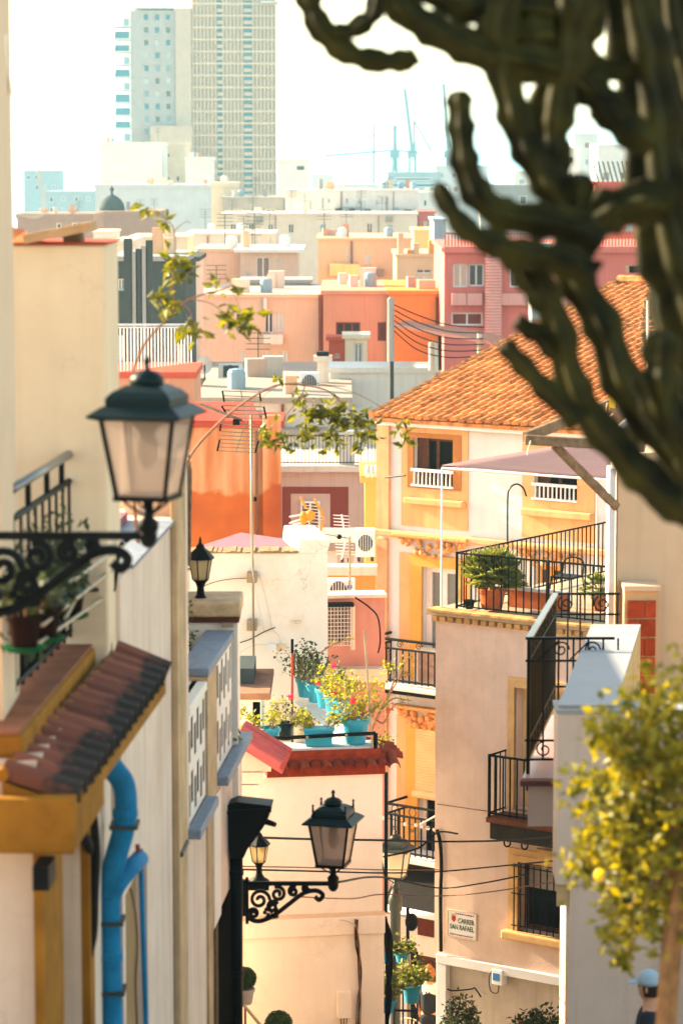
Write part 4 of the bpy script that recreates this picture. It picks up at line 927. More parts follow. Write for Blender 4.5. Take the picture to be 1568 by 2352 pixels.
MB().add([fk.p(kw[0] + s, d, h) for d in (0.05, 0.12) for s, h in ((0.42, kw[3] + 0.02), (0.66, kw[3] + 0.02), (0.72, kw[3] + 0.27), (0.36, kw[3] + 0.27))], [(4, 5, 6, 7), (0, 3, 7, 4), (1, 5, 6, 2), (3, 2, 6, 7), (0, 4, 5, 1)]).build('keystone', 'k_mould', kh)
MB().box(fk, kw[0] - 0.26, kw[1] + 0.2, 0.0, 0.17, kw[2] - 0.15, kw[2] - 0.004).build('sill', 'k_mould', kh, bevel=0.03)
wo_ = window(kh, fk, kw, pane='dark_void', frame='wood_dark', bars=0, fw=0.08, shutter=('k_base', 0.4))
for k in range(10):
    q = kw[0] - 0.03 + (kw[1] - kw[0]) * k / 9; MB().tube([fk.p(q, 0.13, kw[2] + 0.02), fk.p(q, 0.13, kw[3] - 0.02)], 0.011, 6).build('bar', 'black_iron', wo_)
for h in (kw[2] + 0.1, kw[2] + 0.62, kw[3] - 0.06): MB().tube([fk.p(kw[0] - 0.08, 0.13, h), fk.p(kw[1], 0.13, h)], 0.01, 6).build('crossbar', 'black_iron', wo_)
for k in (0.35, 0.6):
    for sg in (1, -1): MB().tube(spiral(fk, kw[0] + (kw[1] - kw[0]) * k + sg * 0.045, kw[2] + 0.66, 0.045, 1.4, 16, 0, 0.135, sg), 0.006, 5).build('scroll', 'black_iron', wo_)
# street-side balcony
a, z = fk.px(1121, 1876, 0.5); b1 = fk.px(1330, 1876, 0.5)[0]
bl = MB().box(fk, a - 0.04, b1, 0.0, 0.53, z - 0.09, z).build('balcony', mat('slab_red', (0.15, 0.045, 0.02), var=0.3, scale=5), kh, bevel=0.02); bl['label'] = 'balcony with plain upright bars'
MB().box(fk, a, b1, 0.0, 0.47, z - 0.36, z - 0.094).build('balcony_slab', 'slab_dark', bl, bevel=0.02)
A = fk.p(a, 0.48, z); B = fk.p(b1, 0.48, z); Cq = fk.p(a, 0.0, z)
railing(bl, A, B, 0.98, 13, 'black_iron', 0.014, 0.02, 0.06); railing(bl, Cq, A, 0.98, 3, 'black_iron', 0.011, 0.017, 0.06)
MB().tube([A + Vector((0, 0, -0.02)), A + Vector((0, 0, 1.0))], 0.026, 8).build('post', 'black_iron', bl)
for k in (0.18, 0.5): MB().tube(spiral(Fr(fk.p(a + k, 0.2, 0), KA + 1.2), 0, z - 0.45, 0.1, 1.2, 18, 1.2), 0.014, 6).build('scroll', 'black_iron', bl)
# street sign
q = fk.rect(1030, 2095, 1093, 2153); cs, chh = (q[0] + q[1]) / 2, (q[2] + q[3]) / 2; hw, hh = (q[1] - q[0]) / 2, (q[3] - q[2]) / 2
sg = thing('street_sign', 'white tiled street name sign with crest and scalloped border', 'sign', fk.p(cs, 0.02, q[2]))
MB().box(fk, q[0], q[1], 0.0, 0.02, q[2], q[3]).build('plate', mat('sign_white', (0.72, 0.68, 0.62), var=0.05, rough=0.4), sg, bevel=0.004)
MB().grid(fk, q[0] - 0.015, q[1] + 0.015, q[2] - 0.015, q[3] + 0.015, [q], 0.026, 0.026).build('rim', mat('sign_cream', (0.66, 0.52, 0.36), var=0.05), sg)
ink = mat('sign_ink', (0.012, 0.03, 0.035), var=0.05, rough=0.5)
def lettering(txt, s, h, size, parent, m, fr, d, squeeze=1.0):
    cu = bpy.data.curves.new('lettering', 'FONT'); cu.body = txt; cu.size = size; cu.align_x = 'LEFT'; cu.extrude = 0.001; cu.offset = size * 0.008
    tmp = bpy.data.objects.new('lettering_curve', cu); COL.objects.link(tmp); bpy.context.view_layer.update()
    me = bpy.data.meshes.new_from_object(tmp.evaluated_get(bpy.context.evaluated_depsgraph_get())); bpy.data.objects.remove(tmp); me.materials.clear(); me.materials.append(m)
    o = bpy.data.objects.new('lettering', me); COL.objects.link(o)
    place(o, fr.p(s, d, h), parent); o.rotation_euler = (math.pi / 2, 0, fr.a); o.scale = (squeeze / max(v.co.x for v in me.vertices), 1, 1); return o
lettering('CARRER', cs - hw * 0.28, chh + hh * 0.12, hh * 0.56, sg, ink, fk, 0.0235, hw * 1.18)
lettering('SAN RAFAEL', cs - hw * 0.86, chh - hh * 0.42, hh * 0.56, sg, ink, fk, 0.0235, hw * 1.74)
MB().add([fk.p(cs + x * hw, 0.0232, chh + y * hh) for x, y in ((-0.74, 0.62), (-0.44, 0.62), (-0.44, 0.3), (-0.59, 0.12), (-0.74, 0.3))], [(0, 1, 2, 3, 4)]).build('crest', mat('sign_red', (0.45, 0.04, 0.03), var=0.1), sg)
MB().add([fk.p(cs + x * hw, 0.0232, chh + y * hh) for x, y in ((-0.74, 0.78), (-0.66, 0.72), (-0.59, 0.8), (-0.52, 0.72), (-0.44, 0.78), (-0.46, 0.64), (-0.72, 0.64))], [tuple(range(7))]).build('crown', mat('sign_gold', (0.55, 0.3, 0.05), var=0.1), sg)
mat('sign_blue', (0.06, 0.17, 0.45), var=0.05); mat('sign_pink', (0.6, 0.08, 0.1), var=0.05)
for row, (y, x0, n) in enumerate(((0.84, -0.42, 9), (-0.84, -0.8, 11))):
    for k in range(n):
        c = x0 + 0.155 * k; up = 1 if k % 2 == 0 else -1
        MB().add([fk.p(cs + hw * (c + 0.08 * math.cos(i * math.pi / 6)), 0.0232, chh + hh * (y - up * 0.04 + up * 0.11 * math.sin(i * math.pi / 6))) for i in range(7)], [tuple(range(7))]).build('scallop', 'sign_pink' if (k // 2 + row) % 2 == 0 else 'sign_blue', sg)
# meter box
q = fk.rect(1130, 2227, 1154, 2262, 0.08)
mb_ = thing('meter_box', 'small white meter box with blue label on the corner house', 'meter box', fk.p(q[0], 0.06, q[2]))
MB().box(fk, q[0], q[1], -0.05, 0.1, q[2], q[3]).build('case', 'white_metal', mb_, bevel=0.01)
MB().box(fk, q[0] + 0.02, q[1] - 0.05, 0.1, 0.106, q[2] + 0.07, q[3] - 0.06).build('label_plate', 'sticker_blue', mb_)
MB().tube(curve_pts([fk.p(q[0] + 0.02, 0.08, q[3]), fk.p(q[0] - 0.06, 0.08, q[2] + 0.1), fk.p(q[0] - 0.03, 0.08, q[2] - 0.12), fk.p(q[0] + 0.1, 0.08, q[2] - 0.13), fk.p(q[0] + 0.12, 0.08, q[2])]), 0.008, 6).build('cable', 'cable_black', mb_)
def kcable(label, L, r=0.01, m='cable_black', d=0.04):
    pts = []
    for (x, y) in L:
        s, h = fk.px(x, y, d); pts.append(fk.p(s, d, h))
    return tag(MB().tube(curve_pts(pts), r, 6).build('wall_cable', m), label, 'cable')
kcable('thick black cable bundle running down the corner house edge', [(1003, 1905), (1010, 1935), (1013, 1985), (1011, 2060), (1012, 2185)], 0.03, d=0.06)
kcable('twin black cable drooping on the lower corner house wall', [(1018, 2262), (1035, 2275), (1080, 2272), (1090, 2270), (1104, 2290)], 0.012, d=0.02)
kcable('thin brown wire along the corner house wall', [(1003, 1847), (1060, 1855), (1118, 1863)], 0.006, 'cable_brown', 0.02)
# terrace rail, canopy frame, plants
fz = zk + 0.21
tr = thing('terrace_railing', 'slim dark railing round the roof terrace of the corner house', 'railing', fk.p(0.5, -0.1, fz))
s0 = fk.px(1048, 1400, -0.12)[0]; A = fk.p(s0, -0.12, fz); B = fk.p(s0 + 3.6, -0.12, fz); Cq = fk.p(s0, -5.2, fz)
hR = fk.px(1048, 1270, -0.12)[1] - fz
railing(tr, A, B, hR, 26, 'black_iron', 0.012, 0.016, 0.04); railing(tr, A, Cq, hR, 36, 'black_iron', 0.012, 0.016, 0.04)
for P in (A, A + (B - A) * 0.47): MB().tube([P, P + Vector((0, 0, hR + 0.02))], 0.022, 8).build('post', 'black_iron', tr)
cf = thing('canopy_frame', 'mauve cloth canopy on thin white poles over the roof terrace', 'canopy', fk.p(0.2, -0.1, fz))
c0s = fk.px(1013, 1400, -0.05)[0]; zc = fk.px(1013, 1075, -0.05)[1]
PA = fk.p(c0s, -0.05, 0); PB = fk.p(c0s + 3.6, -0.05, 0); PC = fk.p(c0s, -5.0, 0); PD = fk.p(c0s + 3.6, -5.0, 0)
U = lambda P, z: Vector((P.x, P.y, z))
for P in (PA, PB, PC, PD): MB().tube([U(P, fz), U(P, zc)], 0.017, 8).build('pole', 'white_metal', cf)
MB().tube([U(PA, zc), U(PB, zc)], 0.02, 8).build('crossbar', 'white_metal', cf); MB().tube([U(PA, zc), U(PC, zc)], 0.02, 8).build('crossbar', 'wood_dark', cf)
mid = [U(PA, zc + 0.02), U(PB, zc - 0.0), U(PD, zc + 0.05), U(PC, zc + 0.05)]
cl = MB(); n = 10
for i in range(n + 1):
    for j in range(n + 1):
        u, v = i / n, j / n; p = (mid[0] * (1 - u) + mid[1] * u) * (1 - v) + (mid[3] * (1 - u) + mid[2] * u) * v
        cl.v.append(p - Vector((0, 0, 0.05 * math.sin(math.pi * u) * abs(math.sin(math.pi * v * 3)) - 0.03)))
for i in range(n):
    for j in range(n): a = i * (n + 1) + j; cl.f.append((a, a + n + 1, a + n + 2, a + 1))
o = cl.build('cloth', mat('canopy_mauve', (0.13, 0.075, 0.08), var=0.1, bump=0), cf, smooth=True)
sm = o.modifiers.new('thick', 'SOLIDIFY'); sm.thickness = 0.01
tag(MB().tube(curve_pts(wpts([(1165, 1285, 46.5), (1165, 1150, 46.5), (1170, 1122, 46.5), (1185, 1112, 46.5), (1200, 1120, 46.5), (1208, 1140, 46.5)])), 0.014, 6).build('hooked_pipe', 'green_iron'), 'thin dark pipe with hooked top on the roof terrace', 'pipe')
def pot(c, r, h, m, root, soil=True, n=20, square=None):
    if square:
        w, dpt = square; fr = Fr(c, 0)
        b = MB(); P = []
        for (k, zz) in ((0.86, 0), (1.0, h * 0.86), (1.06, h * 0.86), (1.06, h)): P += [Vector((c.x + sx * w / 2 * k, c.y + sy * dpt / 2 * k, c.z + zz)) for sx, sy in ((-1, -1), (1, -1), (1, 1), (-1, 1))]
        b.add(P, [(3, 2, 1, 0)] + [(i * 4 + j, i * 4 + (j + 1) % 4, i * 4 + 4 + (j + 1) % 4, i * 4 + 4 + j) for i in range(3) for j in range(4)] + [(12, 13, 14, 15)])
        return b.build('pot', m, root, bevel=0.006)
    return MB().lathe(c, [(r * 0.68, 0), (r * 0.72, h * 0.05), (r * 0.93, h * 0.8), (r * 1.04, h * 0.81), (r * 1.07, h * 0.97), (r * 1.02, h), (r * 0.92, h), (r * 0.9, h * 0.88), (0.001, h * 0.88)], n).build('pot', m, root, smooth=False)
def palm(label, c, r, h, fronds, fl, potm='terracotta', m='leaf_palm', seed=1):
    rd = random.Random(seed); t = thing('potted_palm', label, 'plant', c)
    pot(c, r, h, potm, t)
    top = c + Vector((0, 0, h)); MB().tube([top - Vector((0, 0, 0.05)), top + Vector((0, 0, fl * 0.12))], [r * 0.28, r * 0.2], 8).build('stem', 'bark', t)
    f = MB()
    for k in range(fronds):
        a = rd.uniform(0, 6.28); e = rd.uniform(-0.1, 1.5); L = fl * rd.uniform(0.75, 1.05)
        d = Vector((math.cos(a) * math.cos(e), math.sin(a) * math.cos(e), math.sin(e))); b0 = top + Vector((0, 0, fl * 0.12)); e1 = b0 + d * (L * 0.55)
        f.tube([b0, e1], 0.006, 4)
        for i in range(13):
            an = (i - 6) / 6 * 1.15; sd = d.cross(Vector((0, 0, 1)));
            if sd.length < 0.01: sd = Vector((1, 0, 0))
            sd.normalize(); dd = (d * math.cos(an) + sd * math.sin(an) + Vector((0, 0, -0.12))).normalized()
            f.leaf(e1, L * 0.48, 0.09, dd)
    f.build('fronds', m, t); return t
s, _ = fk.px(1125, 1405, -0.35); palm('bushy fan palm in terracotta pot behind the terrace railing', fk.p(s, -0.4, fz), 0.23, 0.33, 95, 0.64, seed=3)
s, _ = fk.px(1085, 1405, -0.3)
t = thing('small_pot', 'small dark pot beside the big terracotta palm pot', 'pot', fk.p(s, -0.2, fz)); pot(fk.p(s, -0.2, fz), 0.09, 0.14, 'black_iron', t)
s, _ = fk.px(1362, 1440, -1.0); palm('sunlit yellow-green palm in the far terrace corner', fk.p(s, -1.2, fz), 0.14, 0.24, 26, 0.42, m='leaf_palm', seed=8)
lw = thing('terrace_wall', 'low orange-red wall with white top on the roof terrace', 'wall', fk.p(1.6, -1.0, fz))
lw0, lw1 = fk.px(1165, 1380, -0.95)[0], fk.px(1300, 1380, -0.95)[0]
MB().box(fk, lw0, lw1, -1.05, -0.95, fz - 0.03, fz + 0.24).build('wall', 'terracotta', lw); MB().box(fk, lw0 - 0.02, lw1, -1.07, -0.93, fz + 0.242, fz + 0.29).build('coping', 'k_white', lw)
ch = thing('terrace_chair', 'dark metal chair standing on the roof terrace', 'chair', fk.p(2.4, -1.6, fz))
cs_ = fk.px(1300, 1420, -1.6)[0]
for ds in (-0.19, 0.19):
    for dd in (-0.18, 0.18): MB().tube([fk.p(cs_ + ds * 1.15, -1.6 + dd * 1.15, fz), fk.p(cs_ + ds, -1.6 + dd, fz + 0.42)], 0.012, 6).build('leg', 'black_iron', ch)
MB().box(fk, cs_ - 0.2, cs_ + 0.2, -1.8, -1.4, fz + 0.42, fz + 0.45).build('seat', 'black_iron', ch, bevel=0.01)
MB().tube(curve_pts([fk.p(cs_ - 0.19, -1.78, fz + 0.45), fk.p(cs_ - 0.17, -1.82, fz + 0.66), fk.p(cs_, -1.83, fz + 0.72), fk.p(cs_ + 0.17, -1.82, fz + 0.66), fk.p(cs_ + 0.19, -1.78, fz + 0.45)]), 0.013, 6).build('backrest', 'black_iron', ch)
# ------------------------------------------------------------------ white lower house with the flower terrace
mat('g_white', (0.82, 0.73, 0.62), var=0.05, scale=1.5, streak=0.1, bump=0.12, bscale=40, stain='b3925c', stain_at=0.73, stain_scale=2.2, crack=0.2)
mat('g_band', (0.7, 0.52, 0.36), var=0.15, scale=5); mat('g_red', (0.22, 0.03, 0.012), var=0.35, scale=7, bump=0.3); mat('red_tile', (0.2, 0.035, 0.018), var=0.3, scale=8, per_obj=0.25)
GA = R(9); fg = Fr(W(878, 1780, 38), GA)
gh = thing('white_house', 'white lower house with red tiled ledge under the flower pots', 'house', fg.p(-1, -1, gz(38)))
sL = fg.px(440, 1900)[0]; zg = fg.px(878, 1776)[1]; zbnd = fg.px(878, 2097)[1]
MB().box(fg, sL, 0, -0.35, 0, gz(38) - 1, zg).build('wall', 'g_white', gh)
MB().box(fg, sL, 0, -5, -0.352, gz(38) - 1, zg - 0.75).build('terrace_floor', 'g_white', gh)
MB().box(fg, sL, 0.03, 0.0, 0.07, zbnd - 0.27, zbnd - 0.02).build('band', 'g_white', gh, bevel=0.01)
MB().box(fg, sL, 0.03, 0.0, 0.05, zbnd - 0.018, zbnd + 0.03).build('band', 'g_band', gh)
MB().box(fg, sL, 0.02, 0.001, 0.03, gz(38), zbnd - 0.272).build('lower_wall', 'g_white', gh)
zl = fg.px(857, 1713)[1]
MB().box(fg, fg.px(612, 1740)[0], 0.03, -0.34, 0.06, zg + 0.003, zl - 0.11).build('fascia', 'g_red', gh)
MB().box(fg, fg.px(600, 1740)[0], -0.05, -0.4, 0.02, zl - 0.107, zl).build('ledge', mat('ledge_white', (0.42, 0.44, 0.46), var=0.06), gh)
MB().box(fg, fg.px(600, 1740)[0], -0.03, 0.021, 0.05, zl - 0.107, zl - 0.03).build('ledge_edge', 'g_red', gh)
def arch_tile(root, P, out, up, rr, L, m, th=0.014, name='tile'):
    """half-round tile starting at P, running along out, hollow underneath"""
    side = out.cross(up).normalized(); V = []
    for e in (0, 1):
        for rad in (rr, rr - th):
            for k in range(7):
                a = math.pi * k / 6; V.append(P + out * (L * e) + side * (math.cos(a) * rad * (1 - 0.12 * (1 - e))) + up * (math.sin(a) * rad * (1 - 0.12 * (1 - e))))
    Fc = [(k, k + 1, k + 15, k + 14) for k in range(6)] + [(k + 7, k + 21, k + 22, k + 8) for k in range(6)] + [(k + 14, k + 15, k + 22, k + 21) for k in range(6)]
    return MB().add(V, Fc).build(name, m, root, smooth=False)
out = (fg.N * 0.34 + Vector((0, 0, -0.1))).normalized(); upv = Vector((0, 0, 1))
x0, x1 = fg.px(645, 1735)[0], fg.px(900, 1735)[0]
nt = 11
for k in range(nt):
    s = x0 + (x1 - x0) * k / (nt - 1)
    arch_tile(gh, fg.p(s, -0.12, zl - 0.16), out, upv, 0.08, 0.34 + 0.03 * (k % 3), 'red_tile')
    if k < nt - 1: arch_tile(gh, fg.p(s + (x1 - x0) / (nt - 1) / 2, -0.12, zl - 0.1), out, -upv, 0.07, 0.3, 'red_tile')
for k in range(4):  # tiles turning the corner
    arch_tile(gh, fg.p(-0.12, -0.25 - 0.22 * k, zl - 0.12), (fg.S * 0.4 + Vector((0, 0, -0.1))).normalized(), upv, 0.085, 0.45, 'red_tile')
pr = thing('pipe_rail', 'low black pipe rail in front of the blue flower pots', 'railing', fg.p(-0.7, 0.03, zl))
a0 = fg.px(590, 1698, 0.05); a1 = fg.px(862, 1684, 0.05)
MB().tube([fg.p(a0[0], 0.05, a0[1]), fg.p(a1[0], 0.05, a1[1])], 0.026, 10).build('rail', 'black_iron', pr, smooth=True)
MB().tube([fg.p(a1[0], 0.05, a1[1]), fg.p(a1[0], 0.05, zl - 0.02)], 0.03, 10).build('post', 'black_iron', pr); MB().tube([fg.p(a0[0], 0.05, a0[1]), fg.p(a0[0], -0.4, a0[1])], 0.026, 8).build('rail_end', 'black_iron', pr)
for k in (0.08, 0.42, 0.75): MB().ball(fg.p(a0[0] + (a1[0] - a0[0]) * k, 0.08, a0[1] + (a1[1] - a0[1]) * k), 0.02).build('bolt', 'steel', pr)
tag(MB().tube(wpts([(855, 1716, 37.9), (836, 1448, 38.1)]), 0.015, 8).build('metal_pole', 'steel'), 'thin leaning silver pole rising beside the flower pots', 'pole')
bp_ = thing('broom_pole', 'upright red pole with a black top behind the flower pots', 'pole', W(671, 1712, 41))
MB().tube(wpts([(671, 1600), (671, 1500)], 41), 0.018, 8).build('red_section', 'red_coat', bp_); MB().tube(wpts([(671, 1712), (671, 1600)], 41), 0.016, 8).build('lower_section', 'grey_iron', bp_); MB().tube(wpts([(671, 1500), (671, 1468)], 41), 0.021, 8).build('grip', 'black_iron', bp_)
# geraniums in blue pots
mat('pot_blue', (0.012, 0.27, 0.4), rough=0.45, var=0.12, scale=5, bump=0.05, spec=0.4)
def geranium(label, c, r, h, ph, spread, n, flowers=0, square=None, seed=1, leaf='leaf_geranium', L=0.05, potm='pot_blue', group='blue flower pots on the terrace', wide=1.0):
    rd = random.Random(seed); t = thing('flower_pot', label, 'plant pot', c, group)
    pot(c, r, h, potm, t, square=square)
    top = c + Vector((0, 0, h * 0.9)); f = MB(); st = MB(); tips = []
    for k in range(max(6, n // 16)):
        a = rd.uniform(0, 6.28); e = rd.uniform(0.5, 1.4); l = ph * rd.uniform(0.55, 1.1)
        b = top + Vector((math.cos(a) * r * 0.5 * wide, math.sin(a) * r * 0.5, -0.02)); d = Vector((math.cos(a) * math.cos(e) * spread * wide, math.sin(a) * math.cos(e) * spread, math.sin(e)))
        q = b + d * l; mid = b + d * (l * 0.5) + Vector((0, 0, l * 0.1)); st.tube([b, mid, q], [0.008, 0.006, 0.004], 4); tips.append(q); tips.append(mid)
    for k in range(int(n * 1.7)):
        q = rd.choice(tips) + Vector((rd.gauss(0, 1), rd.gauss(0, 1), rd.gauss(0, 0.8))) * (ph * 0.14)
        d = Vector((rd.gauss(0, 1), rd.gauss(0, 1), rd.gauss(0.3, 0.6)))
        f.leaf(q, L * rd.uniform(0.8, 1.45), 0.85, d, Vector((rd.gauss(0, 0.6), rd.gauss(0, 0.6), 1)))
    st.build('stems', 'twig', t); f.build('foliage', leaf, t)
    for k in range(flowers):
        q = rd.choice(tips) + Vector((rd.gauss(0, 0.04), rd.gauss(-0.05, 0.04), ph * 0.16)); pf = MB()
        for j in range(30): pf.leaf(q + Vector((rd.gauss(0, 1), rd.gauss(0, 1), rd.gauss(0, 1))).normalized() * 0.028, 0.032, 0.9)
        pf.build('flower', 'petal_red', t)
    return t
def gp(x, y, d): s, h = fg.px(x, y, d); return fg.p(s, d, zl + 0.003)
geranium('small round blue pot with leggy geranium at the rail end', gp(619, 1722, -0.12), 0.145, 0.27, 0.42, 0.9, 150, 1, seed=21)
geranium('dark round pot half hidden behind the small blue pot', gp(655, 1712, -0.6), 0.13, 0.24, 0.34, 0.8, 60, 0, seed=22, leaf='leaf_dark', potm='green_iron')
geranium('rectangular blue planter with low bushy geranium', gp(732, 1716, -0.14), 0.18, 0.25, 0.26, 1.0, 190, 0, square=(0.4, 0.22), seed=23, wide=1.3)
geranium('biggest blue pot full of tall yellow-green stems', gp(816, 1710, -0.2), 0.19, 0.35, 0.5, 0.75, 330, 2, seed=24, L=0.045)
row = [(790, 1652, 38.9, 2, 'geranium pot with red blooms just behind the biggest pot'), (768, 1640, 39.7, 3, 'second pot back in the hanging row with red blooms'), (748, 1625, 40.5, 0, 'third blue pot from the front in the receding row'), (726, 1612, 41.3, 0, 'fourth blue pot in the row, under dark leaves'), (702, 1600, 42.1, 0, 'farthest blue pot of the row, with spiky dark leaves')]
for k, (x, y, Y, fl, lab) in enumerate(row):
    c = W(x, y, Y); geranium(lab, Vector((c.x, c.y, c.z)), 0.15, 0.28, (0.42, 0.42, 0.36, 0.5, 0.55)[k], 0.8, (170, 170, 110, 150, 170)[k], fl, seed=30 + k, leaf='leaf_geranium' if k < 2 else 'leaf_dark')
sp = MB(); rd = random.Random(4); c = W(705, 1560, 42.0)
for k in range(16): sp.leaf(c + Vector((rd.uniform(-0.2, 0.2), 0, 0)), rd.uniform(0.3, 0.55), 0.1, Vector((rd.gauss(0, 0.35), rd.gauss(0, 0.3), 1)))
tag(sp.build('spiky_plant', 'leaf_dark'), 'spiky dark green blades above the farthest blue pot', 'plant')
bw = thing('terrace_parapet', 'sloped white ledge carrying the receding row of blue pots', 'wall', W(740, 1690, 40))
MB().add([W(676, 1612, 42.6), W(712, 1604, 42.8), W(845, 1712, 38.3), W(800, 1712, 38.3)] + [W(676, 1612, 42.6) - Vector((0, 0, 1)), W(712, 1604, 42.8) - Vector((0, 0, 1)), W(845, 1712, 38.3) - Vector((0, 0, 0.3)), W(800, 1712, 38.3) - Vector((0, 0, 0.3))], [(0, 3, 2, 1), (4, 5, 6, 7), (0, 1, 5, 4), (1, 2, 6, 5), (2, 3, 7, 6), (3, 0, 4, 7)]).build('ledge', 'g_white', bw)
# bare thorny shrub leaning out at the terrace end
tw = thing('thorny_shrub', 'half bare thorny shrub reaching out past the terrace corner', 'shrub', W(850, 1700, 38.4))
rd = random.Random(9); st = MB(); lf = MB()
for L in ([(850, 1690), (868, 1640), (890, 1600), (915, 1560), (930, 1525), (945, 1500)], [(868, 1640), (900, 1605), (930, 1607), (942, 1610)], [(890, 1600), (905, 1560), (900, 1530), (888, 1525)], [(915, 1560), (930, 1545), (940, 1548)], [(860, 1650), (880, 1660), (900, 1625), (925, 1612)], [(745, 1490), (770, 1478), (800, 1468), (806, 1466)], [(735, 1500), (760, 1482)]):
    P = curve_pts(wpts(L, 38.3), 4); st.tube(P, [0.014 * (1 - 0.75 * i / len(P)) for i in range(len(P))], 5)
    for q in P[2:]:
        for k in range(2):
            d = Vector((rd.gauss(0, 1), rd.gauss(0, 1), rd.gauss(0, 1))).normalized(); st.tube([q, q + d * rd.uniform(0.03, 0.1)], [0.004, 0.001], 4)
            if rd.random() < 0.8: lf.leaf(q + d * 0.05, rd.uniform(0.025, 0.05), 0.7)
for x, y in ((900, 1530), (890, 1528), (915, 1525), (880, 1560), (872, 1700), (890, 1690), (868, 1690)):
    c = W(x, y, 38.3)
    for k in range(14): lf.leaf(c + Vector((rd.gauss(0, 0.06), rd.gauss(0, 0.06), rd.gauss(0, 0.05))), 0.05, 0.75)
st.build('branches', 'twig', tw); lf.build('foliage', 'leaf_geranium', tw)
pf = MB(); c = W(892, 1632, 38.2)
for j in range(30): pf.leaf(c + Vector((rd.gauss(0, 1), rd.gauss(0, 1), rd.gauss(0, 1))).normalized() * 0.025, 0.03, 0.9)
pf.build('flower', 'petal_red', tw)
# cables and box on the white house front
q = fg.rect(775, 2277, 806, 2338, 0.1); mb2 = thing('junction_box', 'cream junction box low on the white house front', 'junction box', fg.p(q[0], 0.08, q[2]))
MB().box(fg, q[0], q[1], 0.03, 0.13, q[2], q[3]).build('case', 'g_white', mb2, bevel=0.008)
for k in (0.25, 0.5, 0.72): MB().tube([fg.p(q[0] + (q[1] - q[0]) * k, 0.08, q[2]), fg.p(q[0] + (q[1] - q[0]) * (0.3 + 0.3 * k), 0.06, q[2] - 0.4)], 0.008, 5).build('cable', 'cable_brown', mb2)
cb = thing('cable_bundle', 'loose bundle of dark cables hanging down the white house front', 'cable', fg.p(fg.px(822, 2352)[0], 0.1, gz(38)))
rd = random.Random(3)
for k in range(6):
    P = [(818 + rd.uniform(-3, 3) , 2112), (820 + rd.uniform(-4, 5), 2170), (826 + rd.uniform(-7, 5), 2230), (825 + rd.uniform(-8, 6), 2300), (818 + rd.uniform(-4, 8), 2380)]
    MB().tube(curve_pts([fg.p(fg.px(x, y, 0.1)[0], 0.08 + 0.01 * k, fg.px(x, y, 0.1)[1]) for x, y in P]), 0.009, 5).build('cable', ('cable_black', 'cable_brown')[k % 2], cb)
MB().tube(curve_pts([fg.p(fg.px(x, y, 0.1)[0], 0.1, fg.px(x, y, 0.1)[1]) for x, y in ((780, 2113), (800, 2116), (818, 2128))]), 0.01, 5).build('cable', 'cable_white', cb)
MB().tube([fg.p(0.06, -0.05, zg), fg.p(0.06, -0.05, zbnd)], 0.025, 6).build('corner_pipe', 'green_iron', gh)
# pink corrugated roof of the neighbour
pk = thing('lean_to', 'sloping pink tiled lean-to end with stepped cream corbel', 'lean-to', W(600, 1850, 31))
P0, P1 = W(548, 1702, 31), W(648, 1764, 30.6); P2 = W(530, 1680, 33); base = MB()
dn = (P1 - P0); bk = Vector((0.05, 0.75, 0.0))
base.add([P0, P1, P1 + bk, P0 + bk] + [p - Vector((0, 0, 0.07)) for p in (P0, P1, P1 + bk, P0 + bk)], [(0, 1, 2, 3), (7, 6, 5, 4), (0, 4, 5, 1), (1, 5, 6, 2)]).build('roof_deck', mat('pink_tile', (0.3, 0.06, 0.06), var=0.2, scale=6, per_obj=0.15), pk)
for k in range(6): MB().tube([P0 + bk * (k / 5.0) + Vector((0, 0, 0.03)), P1 + bk * (k / 5.0) + dn * 0.02 + Vector((0, 0, 0.03))], 0.055, 8).build('tile', 'pink_tile', pk)
for k, (x0, y0, x1, y1) in enumerate(((540, 1722, 622, 1772), (540, 1774, 606, 1800), (540, 1802, 594, 1845))):
    a = W(x0, y1, 31.2); b = W(x1, y0, 31.2); MB().box(WORLD, a.x, b.x, -31.5, -31.2 + 0.02 * k, a.z, b.z).build('corbel', 'g_white', pk)
# white wall with the antenna, chimney block, lilac roof, little shed
mat('h_white', (0.8, 0.74, 0.64), var=0.05, scale=1.4, streak=0.06, bump=0.15, bscale=30, stain='8f7a66', stain_at=0.71, stain_scale=3.5, crack=0.45)
fh = Fr(W(752, 1300, 43), 0.0)
hh_ = thing('white_wall', 'tall cracked white wall carrying the antenna mast', 'wall', W(640, 1700, 43))
sl = fh.px(400, 1400)[0]; zt_ = fh.px(600, 1271)[1]; zblk = fh.px(720, 1238)[1]; sb = fh.px(684, 1250)[0]
MB().box(fh, sl, 0, -0.5, 0, gz(43), zt_).build('wall', 'h_white', hh_)
cp = MB(); rd = random.Random(2)
for k in range(26):
    s = sl + (sb - sl) * k / 26; cp.box(fh, s, s + (sb - sl) / 26 * 0.98, -0.52, 0.02 + rd.uniform(0, 0.02), zt_ + 0.003, zt_ + rd.uniform(0.02, 0.045))
cp.build('crumbling_top', mat('crumble', (0.3, 0.19, 0.1), var=0.4, scale=10), hh_)
V = [fh.p(sb, 0.0, zt_ + 0.003), fh.p(0, 0.0, zt_ + 0.003), fh.p(0.06, 0.0, zblk), fh.p(sb + 0.02, 0.0, zblk)]
bk = Vector((-0.27, 1.7, 0.0))
MB().add(V + [v + bk for v in V], [(0, 1, 2, 3), (1, 5, 6, 2), (2, 6, 7, 3), (0, 3, 7, 4), (4, 7, 6, 5)]).build('chimney_block', 'h_white', hh_, bevel=0.03)
lr = thing('lilac_roof_house', 'lilac coated low roof behind the cracked white wall', 'roof', W(560, 1270, 46))
